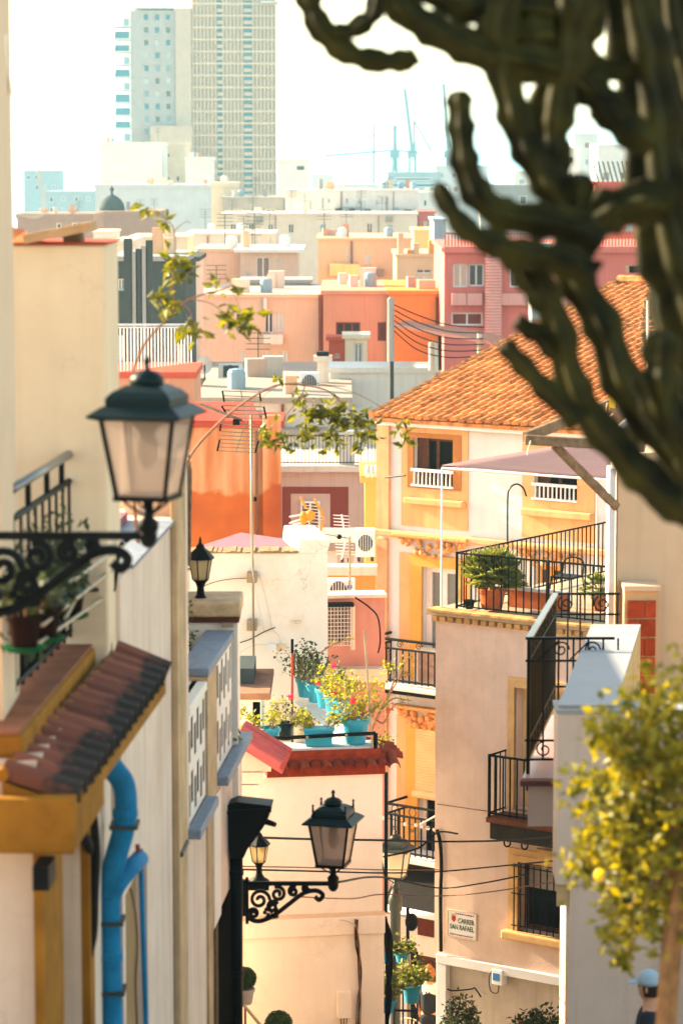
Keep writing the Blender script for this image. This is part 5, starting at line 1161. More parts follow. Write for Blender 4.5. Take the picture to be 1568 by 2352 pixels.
MB().add([W(420, 1276, 44), W(700, 1274, 44), W(690, 1237, 50), W(642, 1236, 50), W(553, 1223, 52), W(440, 1260, 48)], [(0, 1, 2, 3, 4, 5)]).build('roof', 'lilac_roof', lr)
MB().add([W(420, 1277, 44), W(700, 1275, 44), W(690, 1238, 50), W(440, 1262, 48)] + [W(x, y, Y) - Vector((0, 0, 3)) for x, y, Y in ((420, 1276, 44), (700, 1274, 44), (690, 1237, 50), (440, 1260, 48))], [(0, 4, 5, 1), (1, 5, 6, 2), (2, 6, 7, 3), (3, 7, 4, 0)]).build('wall', 'c_cream', lr)
sh = thing('terrace_shed', 'low shed with brown ledge and dark doorway at the antenna foot', 'shed', W(575, 1710, 40))
fs = Fr(W(600, 1600, 40.5), 0); q = fs.rect(500, 1604, 600, 1720); hole = fs.rect(580, 1612, 598, 1716)
facade(sh, fs, q[0], q[1], zl - 1.2, q[3], 1.8, 'h_white', [(hole[0], hole[1], zl - 1.2, hole[3])]); MB().box(fs, hole[0], hole[1], -0.24, -0.2, zl - 1.2, hole[3]).build('doorway', 'dark_void', sh)
MB().box(fs, q[0], fs.px(622, 1590)[0], -1.9, 0.15, q[3] + 0.003, q[3] + 0.1).build('ledge', mat('brown_ledge', (0.3, 0.15, 0.09), var=0.25, scale=5), sh, bevel=0.015)
MB().box(fs, q[0], fs.px(580, 1560)[0], -1.7, -0.6, q[3] + 0.103, q[3] + 0.33).build('step', 'c_darkgrey', sh)
for k, (x0, y0, x1, y1, lab) in enumerate(((613, 1478, 635, 1494, 'grey junction box on the white antenna wall'), (639, 1478, 655, 1492, 'plain beige box beside the grey junction box'))):
    q = fh.rect(x0, y0, x1, y1); o = MB().box(fh, q[0], q[1], 0.0, 0.05, q[2], q[3]).build('wall_box', ('white_metal', 'g_band')[k], bevel=0.006); tag(o, lab, 'box')
def hcable(label, L, r=0.006, m='cable_white'):
    return tag(MB().tube(curve_pts([fh.p(fh.px(x, y, 0.03)[0], 0.03, fh.px(x, y, 0.03)[1]) for x, y in L]), r, 5).build('wall_cable', m), label, 'cable')
hcable('pale cable crossing the white wall to the upper mast bracket', [(455, 1352), (490, 1338), (530, 1330), (572, 1328)], 0.006, 'cable_brown'); hcable('pale cable looping below the beige box', [(640, 1494), (634, 1510), (642, 1520), (655, 1517), (664, 1505), (663, 1490), (655, 1484)])
hcable('thin wire dropping from the bracket to the boxes', [(596, 1318), (612, 1380), (625, 1440), (640, 1460), (646, 1480)]); hcable('dark twin wire anchored on the white antenna wall', [(545, 1478), (575, 1468), (605, 1452), (632, 1441)], 0.008, 'cable_black'); hcable('faint wire sagging left of the boxes', [(545, 1505), (565, 1490), (590, 1481), (613, 1480)])
q = fh.rect(677, 1424, 690, 1430); tag(MB().box(fh, q[0], q[1], 0, 0.12, q[2], q[3]).build('wall_stub', 'g_band'), 'small pale stub sticking out of the antenna wall', 'stub')
# ------------------------------------------------------------------ left row of houses along the alley
mat('l_cream', (0.7, 0.55, 0.37), var=0.07, scale=1.6, streak=0.12, bump=0.1, bscale=40, stain='b98a4e', stain_at=0.7, stain_scale=1.5, crack=0.12); mat('l_pink', (0.68, 0.53, 0.42), var=0.1, scale=1.5, streak=0.5, bump=0.2, bscale=40, crack=0.15, stain='9a7350', stain_at=0.7, stain_scale=1.6)
mat('l_ochre', (0.27, 0.115, 0.012), var=0.3, scale=4, bump=0.15, streak=0.3, stain='5a3a10', stain_at=0.64, stain_scale=3); mat('l_brown', (0.3, 0.19, 0.09), var=0.15, scale=3); mat('l_tan', (0.5, 0.34, 0.19), var=0.25, scale=3, streak=0.5, bump=0.3)
mat('l_redfloor', (0.28, 0.11, 0.06), var=0.25, scale=6); mat('coping_blue', (0.19, 0.22, 0.27), var=0.25, scale=14, rough=0.5, stain='7d766e', stain_at=0.58, stain_scale=9); mat('paint_blue', (0.008, 0.15, 0.31), rough=0.5, var=0.3, scale=7, bump=0.1, streak=0.3, stain='3d4a4c', stain_at=0.68, stain_scale=6)
def LX(Y): return -1.377 + 0.0545 * (Y - 17.5)
fl = between((LX(12), 12), (LX(25.5), 25.5)); KS = 1.0015
S_ = lambda Y: (Y - 12) * KS
# lower house with terrace on top
oh = thing('ochre_house', 'house with ochre door surround and tiled awning at the picture edge', 'house', fl.p(2.5, -2, gz(14)))
zT = -2.9; dr = (S_(14.75), S_(15.72), gz(15) - 1, -3.62)
facade(oh, fl, S_(14.22), S_(17), gz(15) - 1, -3.02, 4, 'l_pink', [dr], rev=0.3)
MB().grid(fl, S_(14.1), S_(15.9), gz(15) - 1, -3.2, [dr], 0.05, 0.05).build('door_surround', 'l_ochre', oh); MB().box(fl, dr[0], dr[1], -0.29, -0.24, dr[2], dr[3]).build('door', 'l_brown', oh)
MB().box(fl, S_(14.3), S_(16.98), -3, -0.08, zT - 0.118, zT).build('terrace_slab', 'l_ochre', oh, bevel=0.02); MB().box(fl, S_(14.3), S_(16.98), -3, -0.1, zT + 0.003, zT + 0.02).build('terrace_tiles', 'l_redfloor', oh)
def lichen_tile():
    m, n, l = _new('awning_tile')
    out = n.new('ShaderNodeOutputMaterial'); b = n.new('ShaderNodeBsdfPrincipled'); b.inputs['Roughness'].default_value = 0.85
    tc = n.new('ShaderNodeTexCoord'); sep = n.new('ShaderNodeSeparateXYZ'); l.new(tc.outputs['Generated'], sep.inputs[0])
    geo = n.new('ShaderNodeNewGeometry'); nz = n.new('ShaderNodeTexNoise'); nz.inputs['Scale'].default_value = 9; nz.inputs['Detail'].default_value = 6; l.new(geo.outputs['Position'], nz.inputs['Vector'])
    ad = n.new('ShaderNodeMath'); ad.operation = 'MULTIPLY_ADD'; ad.inputs[1].default_value = 1.3; l.new(nz.outputs[0], ad.inputs[0]); l.new(sep.outputs[0], ad.inputs[2])
    mr = n.new('ShaderNodeMapRange'); mr.inputs[1].default_value = 1.16; mr.inputs[2].default_value = 1.4; l.new(ad.outputs[0], mr.inputs[0])
    oi = n.new('ShaderNodeObjectInfo'); r1 = n.new('ShaderNodeValToRGB'); r1.color_ramp.elements[0].color = (0.12, 0.03, 0.014, 1); r1.color_ramp.elements[1].color = (0.22, 0.065, 0.035, 1); l.new(oi.outputs['Random'], r1.inputs[0])
    mx = n.new('ShaderNodeMix'); mx.data_type = 'RGBA'; l.new(mr.outputs[0], mx.inputs[0]); l.new(r1.outputs[0], mx.inputs[6]); mx.inputs[7].default_value = (0.016, 0.01, 0.007, 1)
    l.new(mx.outputs[2], b.inputs['Base Color']); l.new(b.outputs[0], out.inputs[0]); return m
MATS['awning_tile'] = lichen_tile()
an, af = W(5, 1800, 14.0), W(262, 1523, 17.15); en, ef = W(176, 1852, 14.0), W(381, 1566, 17.15)
MB().add([an, en, ef, af] + [p - Vector((0, 0, 0.07)) for p in (an, en, ef, af)], [(0, 1, 2, 3), (7, 6, 5, 4), (1, 5, 6, 2), (0, 4, 5, 1), (2, 6, 7, 3)]).build('tiled_awning', 'l_ochre', oh)
nt = 15
aw_ = bpy.data.objects['tiled_awning']
for k in range(nt):
    t = (k + 0.5) / nt; a = an.lerp(af, t); e = en.lerp(ef, t); d = (e - a); L = d.length
    arch_tile(aw_, a + Vector((0, 0, 0.015)), d.normalized(), (d.cross(Vector((0, 1, 0))) * -1).normalized() if False else Vector((0, 0, 1)), 0.098, L * 1.03, 'awning_tile')
MB().tube([af + Vector((0, 0.02, 0.07)), ef + Vector((0.01, 0.02, 0.05))], 0.075, 8).build('end_tile', 'awning_tile', aw_)
MB().tube([an + Vector((0.0, 0, 0.04)), af + Vector((0.0, 0, 0.04))], 0.035, 8).build('mortar_ridge', 'l_ochre', aw_)
MB().box(fl, S_(13.9), S_(13.995), -0.6, 0.24, -3.42, -3.14).build('lintel', 'l_ochre', oh, bevel=0.01); MB().box(fl, S_(13.998), S_(15.0), 0.052, 0.24, -3.42, -3.14).build('lintel', 'l_ochre', oh, bevel=0.01)
bx = MB().box(fl, S_(13.72), S_(13.95), 0.06, 0.14, -3.56, -3.44).build('wall_lamp_box', 'black_iron'); tag(bx, 'small black box on the wall under the tiled awning', 'box')
wl_ = thing('wall_lantern', 'thin black wall lantern with drooping cables under the tiled awning', 'lantern', fl.p(S_(16.3), 0.1, -4.2))
for L in ([(208, 1845, 15.8), (212, 1900, 15.8), (205, 1960, 15.8), (210, 2050, 15.8), (202, 2130, 15.8), (198, 2225, 15.8)], [(216, 1850, 15.8), (220, 1950, 15.8), (214, 2060, 15.8), (212, 2150, 15.8), (200, 2220, 15.8)], [(165, 1865, 15.5), (178, 1905, 15.5), (200, 1935, 15.6), (208, 1960, 15.8)]):
    P = curve_pts(wpts(L)); MB().tube(P, [0.014 + 0.02 * math.sin(math.pi * i / len(P)) for i in range(len(P))], 6).build('cable', 'cable_black', wl_)
c = W(186, 1880, 15.5); MB().lathe(c - Vector((0, 0, 0.07)), [(0.03, 0), (0.05, 0.13), (0.07, 0.14), (0.02, 0.2)], 6).build('lamp', 'black_iron', wl_)
# terrace house wall (cream, faces us) and the corner beside it
ch_ = thing('cream_house', 'plain cream house end wall behind the big lantern', 'house', (-2.2, 17.4, zT))
fb = Fr((-1.403, 17, 0), 0.0); ztop = W(200, 562, 17).z
MB().box(fb, -5, 0, -0.95, 0, zT - 0.5, ztop).build('wall', 'l_cream', ch_, bevel=0.02)
MB().box(fb, -5, 0.02, -0.97, 0.02, ztop + 0.002, ztop + 0.012).build('red_edge', 'red_coat', ch_)
a = W(62, 548, 17.1); b = W(216, 518, 17.1); MB().beam(a, b, 0.4, 0.055).build('roof_board', mat('board_tan', (0.45, 0.27, 0.14), var=0.2, scale=8), ch_); MB().beam(W(150, 550, 17.2), W(190, 545, 17.2), 0.25, 0.06).build('roof_prop', 'wood_old', ch_)
MB().add([W(18, 558, 16.98), W(62, 556, 16.98), W(62, 530, 17.4), W(18, 518, 17.4), W(18, 558, 17.8), W(62, 556, 17.8)], [(0, 1, 2, 3), (3, 2, 5, 4), (1, 5, 2), (0, 3, 4)]).build('roof_tile', 'terracotta', ch_)
nh = thing('near_house', 'narrow strip of beige house wall along the left picture edge', 'house', (-2, 14, zT))
MB().box(WORLD, -2.0, -1.762, -15.35, -14.6, -3.3, 3.2).build('wall', mat('l_beige', (0.62, 0.47, 0.33), var=0.06, scale=2, streak=0.1), nh)
tag(MB().tube(curve_pts(wpts([(4, 60, 15.2), (18, 160, 15.2), (0, 480, 15.3), (8, 800, 15.3), (22, 950, 15.3), (28, 1150, 15.3), (22, 1300, 15.3)])), 0.012, 6).build('hanging_cable', 'cable_brown'), 'reddish cable hanging down the beige wall edge', 'cable')
tag(MB().tube(curve_pts(wpts([(58, -30, 13), (92, 40, 13), (107, 120, 13), (95, 200, 13), (45, 280, 13)])), 0.006, 6).build('loose_wire', 'cable_white'), 'thin pale wire curving across the sky at upper left', 'cable')
tag(MB().tube(curve_pts(wpts([(14, 80, 13), (25, 190, 13), (45, 268, 13), (75, 330, 13), (90, 400, 13), (102, 470, 13), (85, 498, 13), (40, 490, 13)])), 0.006, 6).build('loose_wire', 'cable_white'), 'second pale wire hanging in a hook over the sea', 'cable')
# terrace railing, flower pots, drying rack
rl = thing('balcony_railing', 'dark balcony railing with steel handrail fixed to the cream wall', 'railing', (-1.7, 16, zT))
A = Vector((-1.766 * 1.0, 15.2, zT + 0.02)); B = Vector((-1.637, 17.0, zT + 0.02)); hr = -1.75 - zT
MB().tube([A + Vector((0, 0, hr)), B + Vector((0, 0, hr))], 0.027, 10).build('handrail', mat('rail_steel', (0.2, 0.2, 0.2), rough=0.3, metal=0.6), rl, smooth=True)
railing(rl, A, B, hr - 0.16, 8, 'black_iron', 0.009, 0.02, 0.08)
MB().beam(A.lerp(B, 0.02) + Vector((-0.03, 0, 0.36)), A.lerp(B, 0.985) + Vector((-0.03, 0, 0.36)), 0.012, 0.6).build('lower_panel', 'black_iron', rl)
for t in (0.25, 0.58, 0.86): q = A.lerp(B, t); MB().tube([q + Vector((0, 0, hr - 0.18)), q + Vector((0, 0, hr))], 0.017, 8).build('spacer', 'black_iron', rl)
mat('pot_brown', (0.014, 0.005, 0.004), rough=0.8, var=0.2, spec=0.03); mat('saucer_green', (0.0, 0.07, 0.02), rough=0.4, var=0.1)
for k, (x, y, Y, lab) in enumerate(((162, 1413, 16.25, 'far brown flower pot with green saucer on the balcony'), (103, 1464, 14.95, 'middle brown flower pot with green saucer on the balcony'), (57, 1487, 14.2, 'near brown flower pot with green saucer on the balcony'))):
    c = W(x, y, Y); t = geranium(lab, c, 0.09, 0.17, 0.24, 0.7, 130, 0, seed=60 + k, leaf='leaf_dark', potm='pot_brown', group='brown pots hung on the balcony', L=0.06)
    MB().lathe(c - Vector((0, 0, 0.02)), [(0.075, 0), (0.105, 0.012), (0.11, 0.028), (0.1, 0.028), (0.001, 0.015)], 16).build('saucer', 'saucer_green', t)
hd = MB(); rd = random.Random(77)
for k in range(420):
    f = rd.random(); c = Vector((-1.72 + 0.1 * f, 14.4 + 2.4 * f, -2.25)) + Vector((rd.gauss(0, 0.06), rd.gauss(0, 0.1), rd.gauss(0, 0.13))); hd.leaf(c, 0.07, 0.5)
tag(hd.build('balcony_plants', 'leaf_dark'), 'dark leafy plants crowding behind the balcony rail', 'plant', kind='stuff')
dk = thing('drying_rack', 'slanting metal clothes drying rack fixed beside the balcony', 'drying rack', W(200, 1400, 16))
for L in ([(107, 1376, 14.6), (290, 1248, 17.6)], [(98, 1436, 14.6), (270, 1300, 17.5)], [(88, 1478, 14.6), (262, 1356, 17.5)], [(150, 1420, 15.6), (215, 1300, 17.0)]): MB().tube(wpts(L), 0.011, 8).build('rod', 'steel', dk)
MB().tube(wpts([(282, 1245, 17.4), (274, 1265, 17.4), (262, 1355, 17.4), (182, 1354, 16.6)]), 0.014, 8).build('bracket', 'black_iron', dk); MB().tube(wpts([(290, 1240, 17.4), (318, 1222, 17.6)]), 0.02, 8).build('bracket', 'green_iron', dk); MB().tube(wpts([(250, 1300, 17.2), (238, 1340, 17.1)]), 0.012, 6).build('peg', 'black_iron', dk)
# pale pink house with pilaster
dh = thing('pink_alley_house', 'long pinkish house front with a tan pilaster along the alley', 'house', fl.p(S_(19), -2, gz(19)))
zD = -2.56; niche = (S_(17.62), S_(18.75), gz(19) - 1, W(330, 1955, 18.8).z)
facade(dh, fl, S_(17.5), S_(21.15), gz(20) - 1, zD, 3, 'l_pink', [niche], rev=0.12)
MB().box(fl, niche[0], niche[1], -0.118, -0.08, niche[2], niche[3]).build('niche_panel', 'l_brown', dh)
MB().box(fl, S_(20.25), S_(20.8), 0.001, 0.05, gz(20) - 1, zD + 0.33).build('pilaster', 'l_tan', dh, bevel=0.01); MB().box(fl, S_(20.8), S_(21.2), -0.4, 0.02, gz(20) - 1, zD + 0.42).build('end_pier', 'l_pink', dh)
MB().box(fl, S_(17.95), S_(20.24), -3, 0.03, zD + 0.003, zD + 0.03).build('coping', 'coping_blue', dh)
MB().box(fl, S_(17.6), S_(21.0), -7, -3.05, gz(20) - 1, -1.3).build('sun_block_storey', 'l_pink', dh)  # unseen storey out of frame, added to keep sun off the coping
for k in range(4): MB().box(fl, S_(18.0), S_(20.2), -2.6 + 0.6 * k, -2.1 + 0.6 * k, zD + 0.033, zD + 0.06 + 0.01 * k).build('roof_sheet', 'lilac_roof', dh)
MB().tube([fl.p(S_(20.3), 0.055, -5.0), fl.p(S_(20.7), 0.055, -5.0)], 0.02, 6).build('clip', 'grey_iron', dh)
pb = MB(); rdp = random.Random(6)
rb = thing('reed_screen', 'brown rolled reed screen standing at the end of the pink house', 'screen', W(425, 1290, 22))
for k in range(26):
    a = rdp.uniform(0, 6.28); r_ = rdp.uniform(0, 0.05); c = W(430 - 3, 1300, 22) + Vector((r_ * math.cos(a), r_ * math.sin(a), 0)); MB().tube([c, c + Vector((rdp.gauss(0.01, 0.012), 0, 0.78 + rdp.gauss(0, 0.03)))], 0.006, 5).build('reed', 'wood_old', rb)
# blue drainpipe
bp = thing('blue_drainpipe', 'bright blue painted drainpipe with a side branch', 'drainpipe', W(255, 2352, 16.6))
MB().tube(curve_pts(wpts([(240, 1740, 16.6), (262, 1768, 16.6), (284, 1800, 16.6), (290, 1850, 16.6), (284, 1905, 16.6), (268, 1965, 16.6), (256, 2020, 16.6), (252, 2080, 16.6), (254, 2200, 16.6), (258, 2400, 16.6)]), 5), 0.068, 14).build('pipe', 'paint_blue', bp, smooth=True)
MB().tube(curve_pts(wpts([(258, 2060, 16.6), (272, 2030, 16.6), (300, 1995, 16.7), (322, 1972, 16.9)])), 0.055, 12).build('branch', 'paint_blue', bp, smooth=True)
for y in (1868, 2048, 2195):
    x = {1868: 288, 2048: 253, 2195: 254}[y]; c = W(x, y, 16.6); MB().lathe(c - Vector((0, 0, 0.03)), [(0.07, 0), (0.076, 0.01), (0.076, 0.05), (0.07, 0.06)], 14).build('collar', 'paint_blue', bp)
for y, x in ((1900, 286), (2120, 253), (2280, 256)): MB().box(Fr(W(x, y, 16.6), 0), -0.085, 0.085, -0.12, 0.078, W(x, y, 16.6).z, W(x, y, 16.6).z + 0.022).build('bracket', 'grey_iron', bp)
tag(MB().tube(wpts([(323, 1950, 16.9), (337, 2400, 16.9)]), 0.016, 8).build('thin_blue_pipe', 'paint_blue'), 'thin blue pipe running down beside the blue drainpipe', 'pipe')
tag(MB().tube(wpts([(316, 1940, 16.85), (322, 2000, 16.85)]), 0.014, 8).build('rusty_pipe_end', 'c_maroon'), 'short rusty pipe end above the thin blue pipe', 'pipe')
tag(MB().tube(curve_pts(wpts([(300, 2040, 18.3), (312, 2100, 18.3), (316, 2180, 18.3), (312, 2260, 18.3), (318, 2400, 18.3)])), 0.008, 6).build('crack_cable', 'cable_brown'), 'wavy brown cable in the niche beside the blue drainpipe', 'cable')
# balustraded terrace
fe = between((-1.165, 21.2), (-0.892, 25.0)); SE = lambda Y: (Y - 21.2) * 1.0026
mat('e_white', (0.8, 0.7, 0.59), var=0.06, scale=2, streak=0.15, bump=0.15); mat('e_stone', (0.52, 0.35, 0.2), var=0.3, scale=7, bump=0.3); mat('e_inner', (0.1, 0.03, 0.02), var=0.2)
eh = thing('lattice_terrace', 'white terrace with pierced lattice parapet and stone capped pier', 'terrace', fe.p(1.8, -1, gz(23)))
zs, zc_ = -5.02, -3.98
MB().box(fe, 0, SE(25), -2.5, 0, gz(23) - 1, zs - 0.004).build('wall', 'l_pink', eh)
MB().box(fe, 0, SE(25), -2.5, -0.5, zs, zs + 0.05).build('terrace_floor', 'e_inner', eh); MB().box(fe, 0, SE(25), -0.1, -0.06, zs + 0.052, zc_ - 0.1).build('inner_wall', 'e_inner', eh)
MB().box(fe, SE(22.32), SE(24.2), -0.22, 0.03, zc_ - 0.07, zc_).build('coping', 'coping_blue', eh, bevel=0.01); MB().box(fe, 0.0, SE(22.3), -0.2, 0.02, zc_ - 0.17, zc_ - 0.1).build('coping', 'e_white', eh, bevel=0.01)
for (y0, y1) in ((22.32, 22.95),): MB().box(fe, SE(y0), SE(y1), -0.2, 0.02, gz(23) - 1, zc_ - 0.072).build('pier', 'l_tan', eh)
def lattice(y0, y1, h0, h1, cols, rows):
    src = None; w = (SE(y1) - SE(y0)) / cols; h = (h1 - h0) / rows
    for i in range(cols):
        for j in range(rows):
            s = SE(y0) + i * w; z = h0 + j * h
            if src is None:
                m_ = MB()
                holes = [(s + w * 0.08, s + w * 0.46, z + h * 0.1, z + h * 0.7), (s + w * 0.54, s + w * 0.92, z + h * 0.3, z + h * 0.9)]
                m_.grid(fe, s, s + w, z, z + h, holes, 0.0, 0.006); src = m_.build('lattice_block', 'e_white', eh); c0 = WL[src.name].copy(); p0 = fe.p(s, 0, z)
            else: inst(src, c0 + fe.p(s, 0, z) - p0, eh)
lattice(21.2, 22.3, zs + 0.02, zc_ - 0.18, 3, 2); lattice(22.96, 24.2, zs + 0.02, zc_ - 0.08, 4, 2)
for y0, y1 in ((21.1, 22.28), (22.97, 24.9)): MB().box(fe, SE(y0), SE(y1), 0.001, 0.11, zs - 0.06, zs + 0.015).build('sill', 'coping_blue', eh, bevel=0.01)
MB().box(WORLD, -4.5, -1.47, -27.4, -21.25, gz(24) - 1, -2.5).build('shading_storey', 'l_pink', eh)  # hidden storey, height and length set to block the low sun
MB().box(WORLD, -6, -1.4, -36.8, -27.5, gz(38) - 1, -7.9).build('shade_mass', 'l_pink', eh)  # unseen mass added to cut fill light in the lower alley
px0, px1 = -1.32, -0.898
MB().box(WORLD, px0, px1, -24.85, -24.3, gz(24) - 1, -3.93).build('pier', 'e_white', eh); MB().box(WORLD, px0 - 0.02, px1 + 0.015, -24.87, -24.27, -3.928, -3.88).build('red_course', 'e_inner', eh); MB().box(WORLD, px0 - 0.04, px1 + 0.03, -24.9, -24.24, -3.877, -3.745).build('cap', 'e_stone', eh, bevel=0.02)
MB().box(WORLD, -1.03, -0.93, -24.24, -24.21, -3.96, -3.92).build('vent_plate', 'steel', eh)
MB().box(fe, SE(22.6), SE(23.95), 0.001, 0.02, gz(24) - 1, -6.2).build('doorway', 'dark_void', eh); MB().box(fe, SE(22.65), SE(23.1), 0.021, 0.03, -6.19, -5.12).build('pale_strip', 'e_white', eh)  # dark doorway sheet, then a thin raised strip in the terrace white
iv = MB(); rd = random.Random(12)
for (x, y, Y, n_, sx, sz) in ((430, 1440, 23.9, 70, 0.025, 0.14), (535, 1690, 24.4, 110, 0.03, 0.09)):
    c = W(x, y, Y)
    for k in range(n_): iv.leaf(c + Vector((rd.gauss(0, sx), rd.gauss(0, 0.06), rd.gauss(0, sz))), 0.05, 0.6)
    tag(iv.build('trailing_plant', 'leaf_vine'), ('green trailing plant beside the pier lantern', 'small green plant growing out below the lattice')[0 if x == 430 else 1], 'plant'); iv = MB()
tag(MB().lathe(W(484, 2300, 24.2), [(0.05, 0), (0.075, 0.18), (0.08, 0.2), (0.001, 0.18)], 12).build('clay_pot', 'terracotta'), 'orange clay pot on the wall beside the dark doorway', 'pot')
# ------------------------------------------------------------------ lanterns
opal('opal_glass', (0.38, 0.3, 0.25), 0.5); opal('amber_glass', (0.6, 0.46, 0.22), 0.5); opal('sunlit_glass', (0.72, 0.6, 0.42), 0.35)  # post lantern panes: sunlight put into the paler glass colour
def sq(c, w, z, rot): return [c + Matrix.Rotation(rot, 3, 'Z') @ Vector((sx * w / 2, sy * w / 2, z)) for sx, sy in ((-1, -1), (1, -1), (1, 1), (-1, 1))]
def frustum(c, rings, rot):
    b = MB(); P = []
    for w, z in rings: P += sq(c, w, z, rot)
    n = len(rings); b.add(P, [(3, 2, 1, 0)] + [(i * 4 + j, i * 4 + (j + 1) % 4, i * 4 + 4 + (j + 1) % 4, i * 4 + 4 + j) for i in range(n - 1) for j in range(4)] + [tuple((n - 1) * 4 + k for k in range(4))]); return b
def lantern(root, c, rot, k=1.0, iron='green_iron', gl='opal_glass', spikes=True, dark='black_iron'):
    """four sided street lantern, c at the middle of the body's lower edge"""
    wb, wt, H = 0.25 * k, 0.37 * k, 0.4 * k
    lo, hi = sq(c, wb, 0, rot), sq(c, wt, H, rot)
    for j in range(4):
        a, b, d, e = lo[j], lo[(j + 1) % 4], hi[(j + 1) % 4], hi[j]
        MB().add([a, b, d, e], [(0, 1, 2, 3)]).build('glass_panel', gl, root); MB().tube([a, e], 0.013 * k, 6).build('corner_bar', dark, root)
    frustum(c - Vector((0, 0, 0.02 * k)), [(wb + 0.03 * k, 0), (wb + 0.03 * k, 0.025 * k)], rot).build('lower_frame', dark, root)
    t = c + Vector((0, 0, H))
    frustum(t, [(0.38 * k, -0.015 * k), (0.485 * k, 0.0), (0.485 * k, 0.012 * k), (0.36 * k, 0.055 * k)], rot).build('brim', iron, root)
    frustum(t, [(0.335 * k, 0.053 * k), (0.335 * k, 0.095 * k), (0.28 * k, 0.125 * k), (0.17 * k, 0.155 * k)], rot).build('roof', iron, root)
    MB().lathe(t + Vector((0, 0, 0.15 * k)), [(0.085 * k, 0), (0.085 * k, 0.04 * k), (0.06 * k, 0.065 * k), (0.015 * k, 0.08 * k), (0.012 * k, 0.11 * k), (0.02 * k, 0.12 * k), (0.012 * k, 0.14 * k), (0.002, 0.15 * k)], 12).build('finial', iron, root, smooth=True)
    MB().lathe(c + Vector((0, 0, H * 0.35)), [(0.02 * k, 0), (0.05 * k, 0.05 * k), (0.055 * k, 0.12 * k), (0.03 * k, 0.18 * k)], 10).build('bulb', 'opal_glass', root, smooth=True); MB().lathe(c + Vector((0, 0, H * 0.78)), [(0.04 * k, 0), (0.06 * k, 0.03 * k), (0.14 * k, 0.08 * k)], 10).build('lamp_holder', dark, root, smooth=True)
    if spikes:
        for q in sq(t, 0.31 * k, 0.11 * k, rot): MB().lathe(q, [(0.012 * k, 0), (0.008 * k, 0.05 * k), (0.014 * k, 0.06 * k), (0.003 * k, 0.075 * k)], 8).build('spike', dark, root)
    MB().lathe(c - Vector((0, 0, 0.2 * k)), [(0.02 * k, 0), (0.05 * k, 0.02 * k), (0.055 * k, 0.06 * k), (0.028 * k, 0.09 * k), (0.025 * k, 0.2 * k)], 12).build('stem', dark, root, smooth=True)
    for q in sq(c, wb * 0.9, -0.01 * k, rot): MB().tube(curve_pts([q, c.lerp(q, 0.5) - Vector((0, 0, 0.06 * k)), c - Vector((0, 0, 0.11 * k))]), 0.007 * k, 5).build('stay', dark, root)
def scroll_arm(root, fr, s0, s1, h, d, k=1.0, m='black_iron'):
    """bracket under the bar: bar from wall s0 to lamp s1 with scrolls"""
    L = s1 - s0
    MB().box(fr, s0, s1, d - 0.012, d + 0.012, h - 0.024, h + 0.014).build('bar', m, root)
    MB().box(fr, s0 - 0.01, s0 + 0.02, d - 0.02, d + 0.02, h - L * 0.48, h + 0.05).build('wall_plate', m, root)
    P = [fr.p(s0 + L * x, d, h + L * y) for x, y in ((0.0, -0.36), (0.05, -0.43), (0.16, -0.45), (0.32, -0.38), (0.5, -0.24), (0.66, -0.12), (0.8, -0.09), (0.88, -0.14), (0.84, -0.2), (0.79, -0.16))]
    MB().tube(curve_pts(P), 0.022 * k, 6).build('brace', m, root)
    for x, y, r_, st, sg_ in ((0.15, -0.2, 0.12, 0.0, 1), (0.36, -0.13, 0.09, 2.0, -1), (0.54, -0.1, 0.06, 1.0, 1), (0.3, -0.28, 0.07, 0.5, 1), (0.08, -0.36, 0.06, 3.0, -1), (0.68, -0.06, 0.04, 0.0, -1)):
        MB().tube(spiral(fr, s0 + L * x, h + L * y, L * r_, 1.5, 24, st, d, sg_), 0.018 * k, 6).build('scroll', m, root)
    b = MB(); rd = random.Random(4)
    for j in range(14): b.ball(fr.p(s0 + L * rd.uniform(0.2, 0.36), d, h - L * rd.uniform(0.3, 0.42)), 0.02 * k, 6, 4)
    b.build('leaf_ornament', m, root, smooth=True)
c1 = W(340, 1137, 13.6); L1 = thing('street_lantern', 'large blurred black wall lantern nearest to us on scrolled arm', 'lantern', c1 - Vector((0, 0, 0.2)), 'four sided street lanterns')
lantern(L1, c1, R(-13), 0.96, spikes=False); f1 = Fr((0, 13.6, 0), 0.0); zb1 = W(340, 1228, 13.6).z; scroll_arm(L1, f1, -1.76, c1.x, zb1, 0, 1.2); MB().box(f1, -2.4, -1.772, -0.15, 0.15, zT, zb1 + 0.1).build('wall_pier', 'l_beige', L1)
MB().ball(c1 - Vector((0, 0, 0.2)), 0.045, 10, 7, 1.3).build('drop_knob', 'black_iron', L1, smooth=True)
c2 = W(765, 1982, 25.0); L2 = thing('street_lantern', 'black wall lantern with scrolled arm in front of the white house', 'lantern', c2 - Vector((0, 0, 0.2)), 'four sided street lanterns')
lantern(L2, c2, R(-14), 0.96); f2 = Fr((0, 25.0, 0), 0.0); zb2_ = W(766, 2028, 25).z; scroll_arm(L2, f2, W(566, 2030, 25).x, c2.x, zb2_, 0, 1.0)
MB().ball(c2 - Vector((0, 0, 0.2)), 0.05, 10, 7, 1.3).build('drop_knob', 'black_iron', L2, smooth=True)
MB().box(f2, -0.95, W(566, 2030, 25).x - 0.011, -0.03, 0.03, zb2_ - 0.3, zb2_ + 0.03).build('wall_anchor', 'black_iron', L2)
c3 = W(908, 2012, 46.0); L3 = thing('street_lantern', 'grey post lantern with sunlit panes on tall green pole', 'lantern', Vector((c3.x, c3.y, gz(46))), 'four sided street lanterns')
lantern(L3, c3, R(-18), 1.12, iron='grey_iron', gl='sunlit_glass', spikes=False, dark='grey_iron')
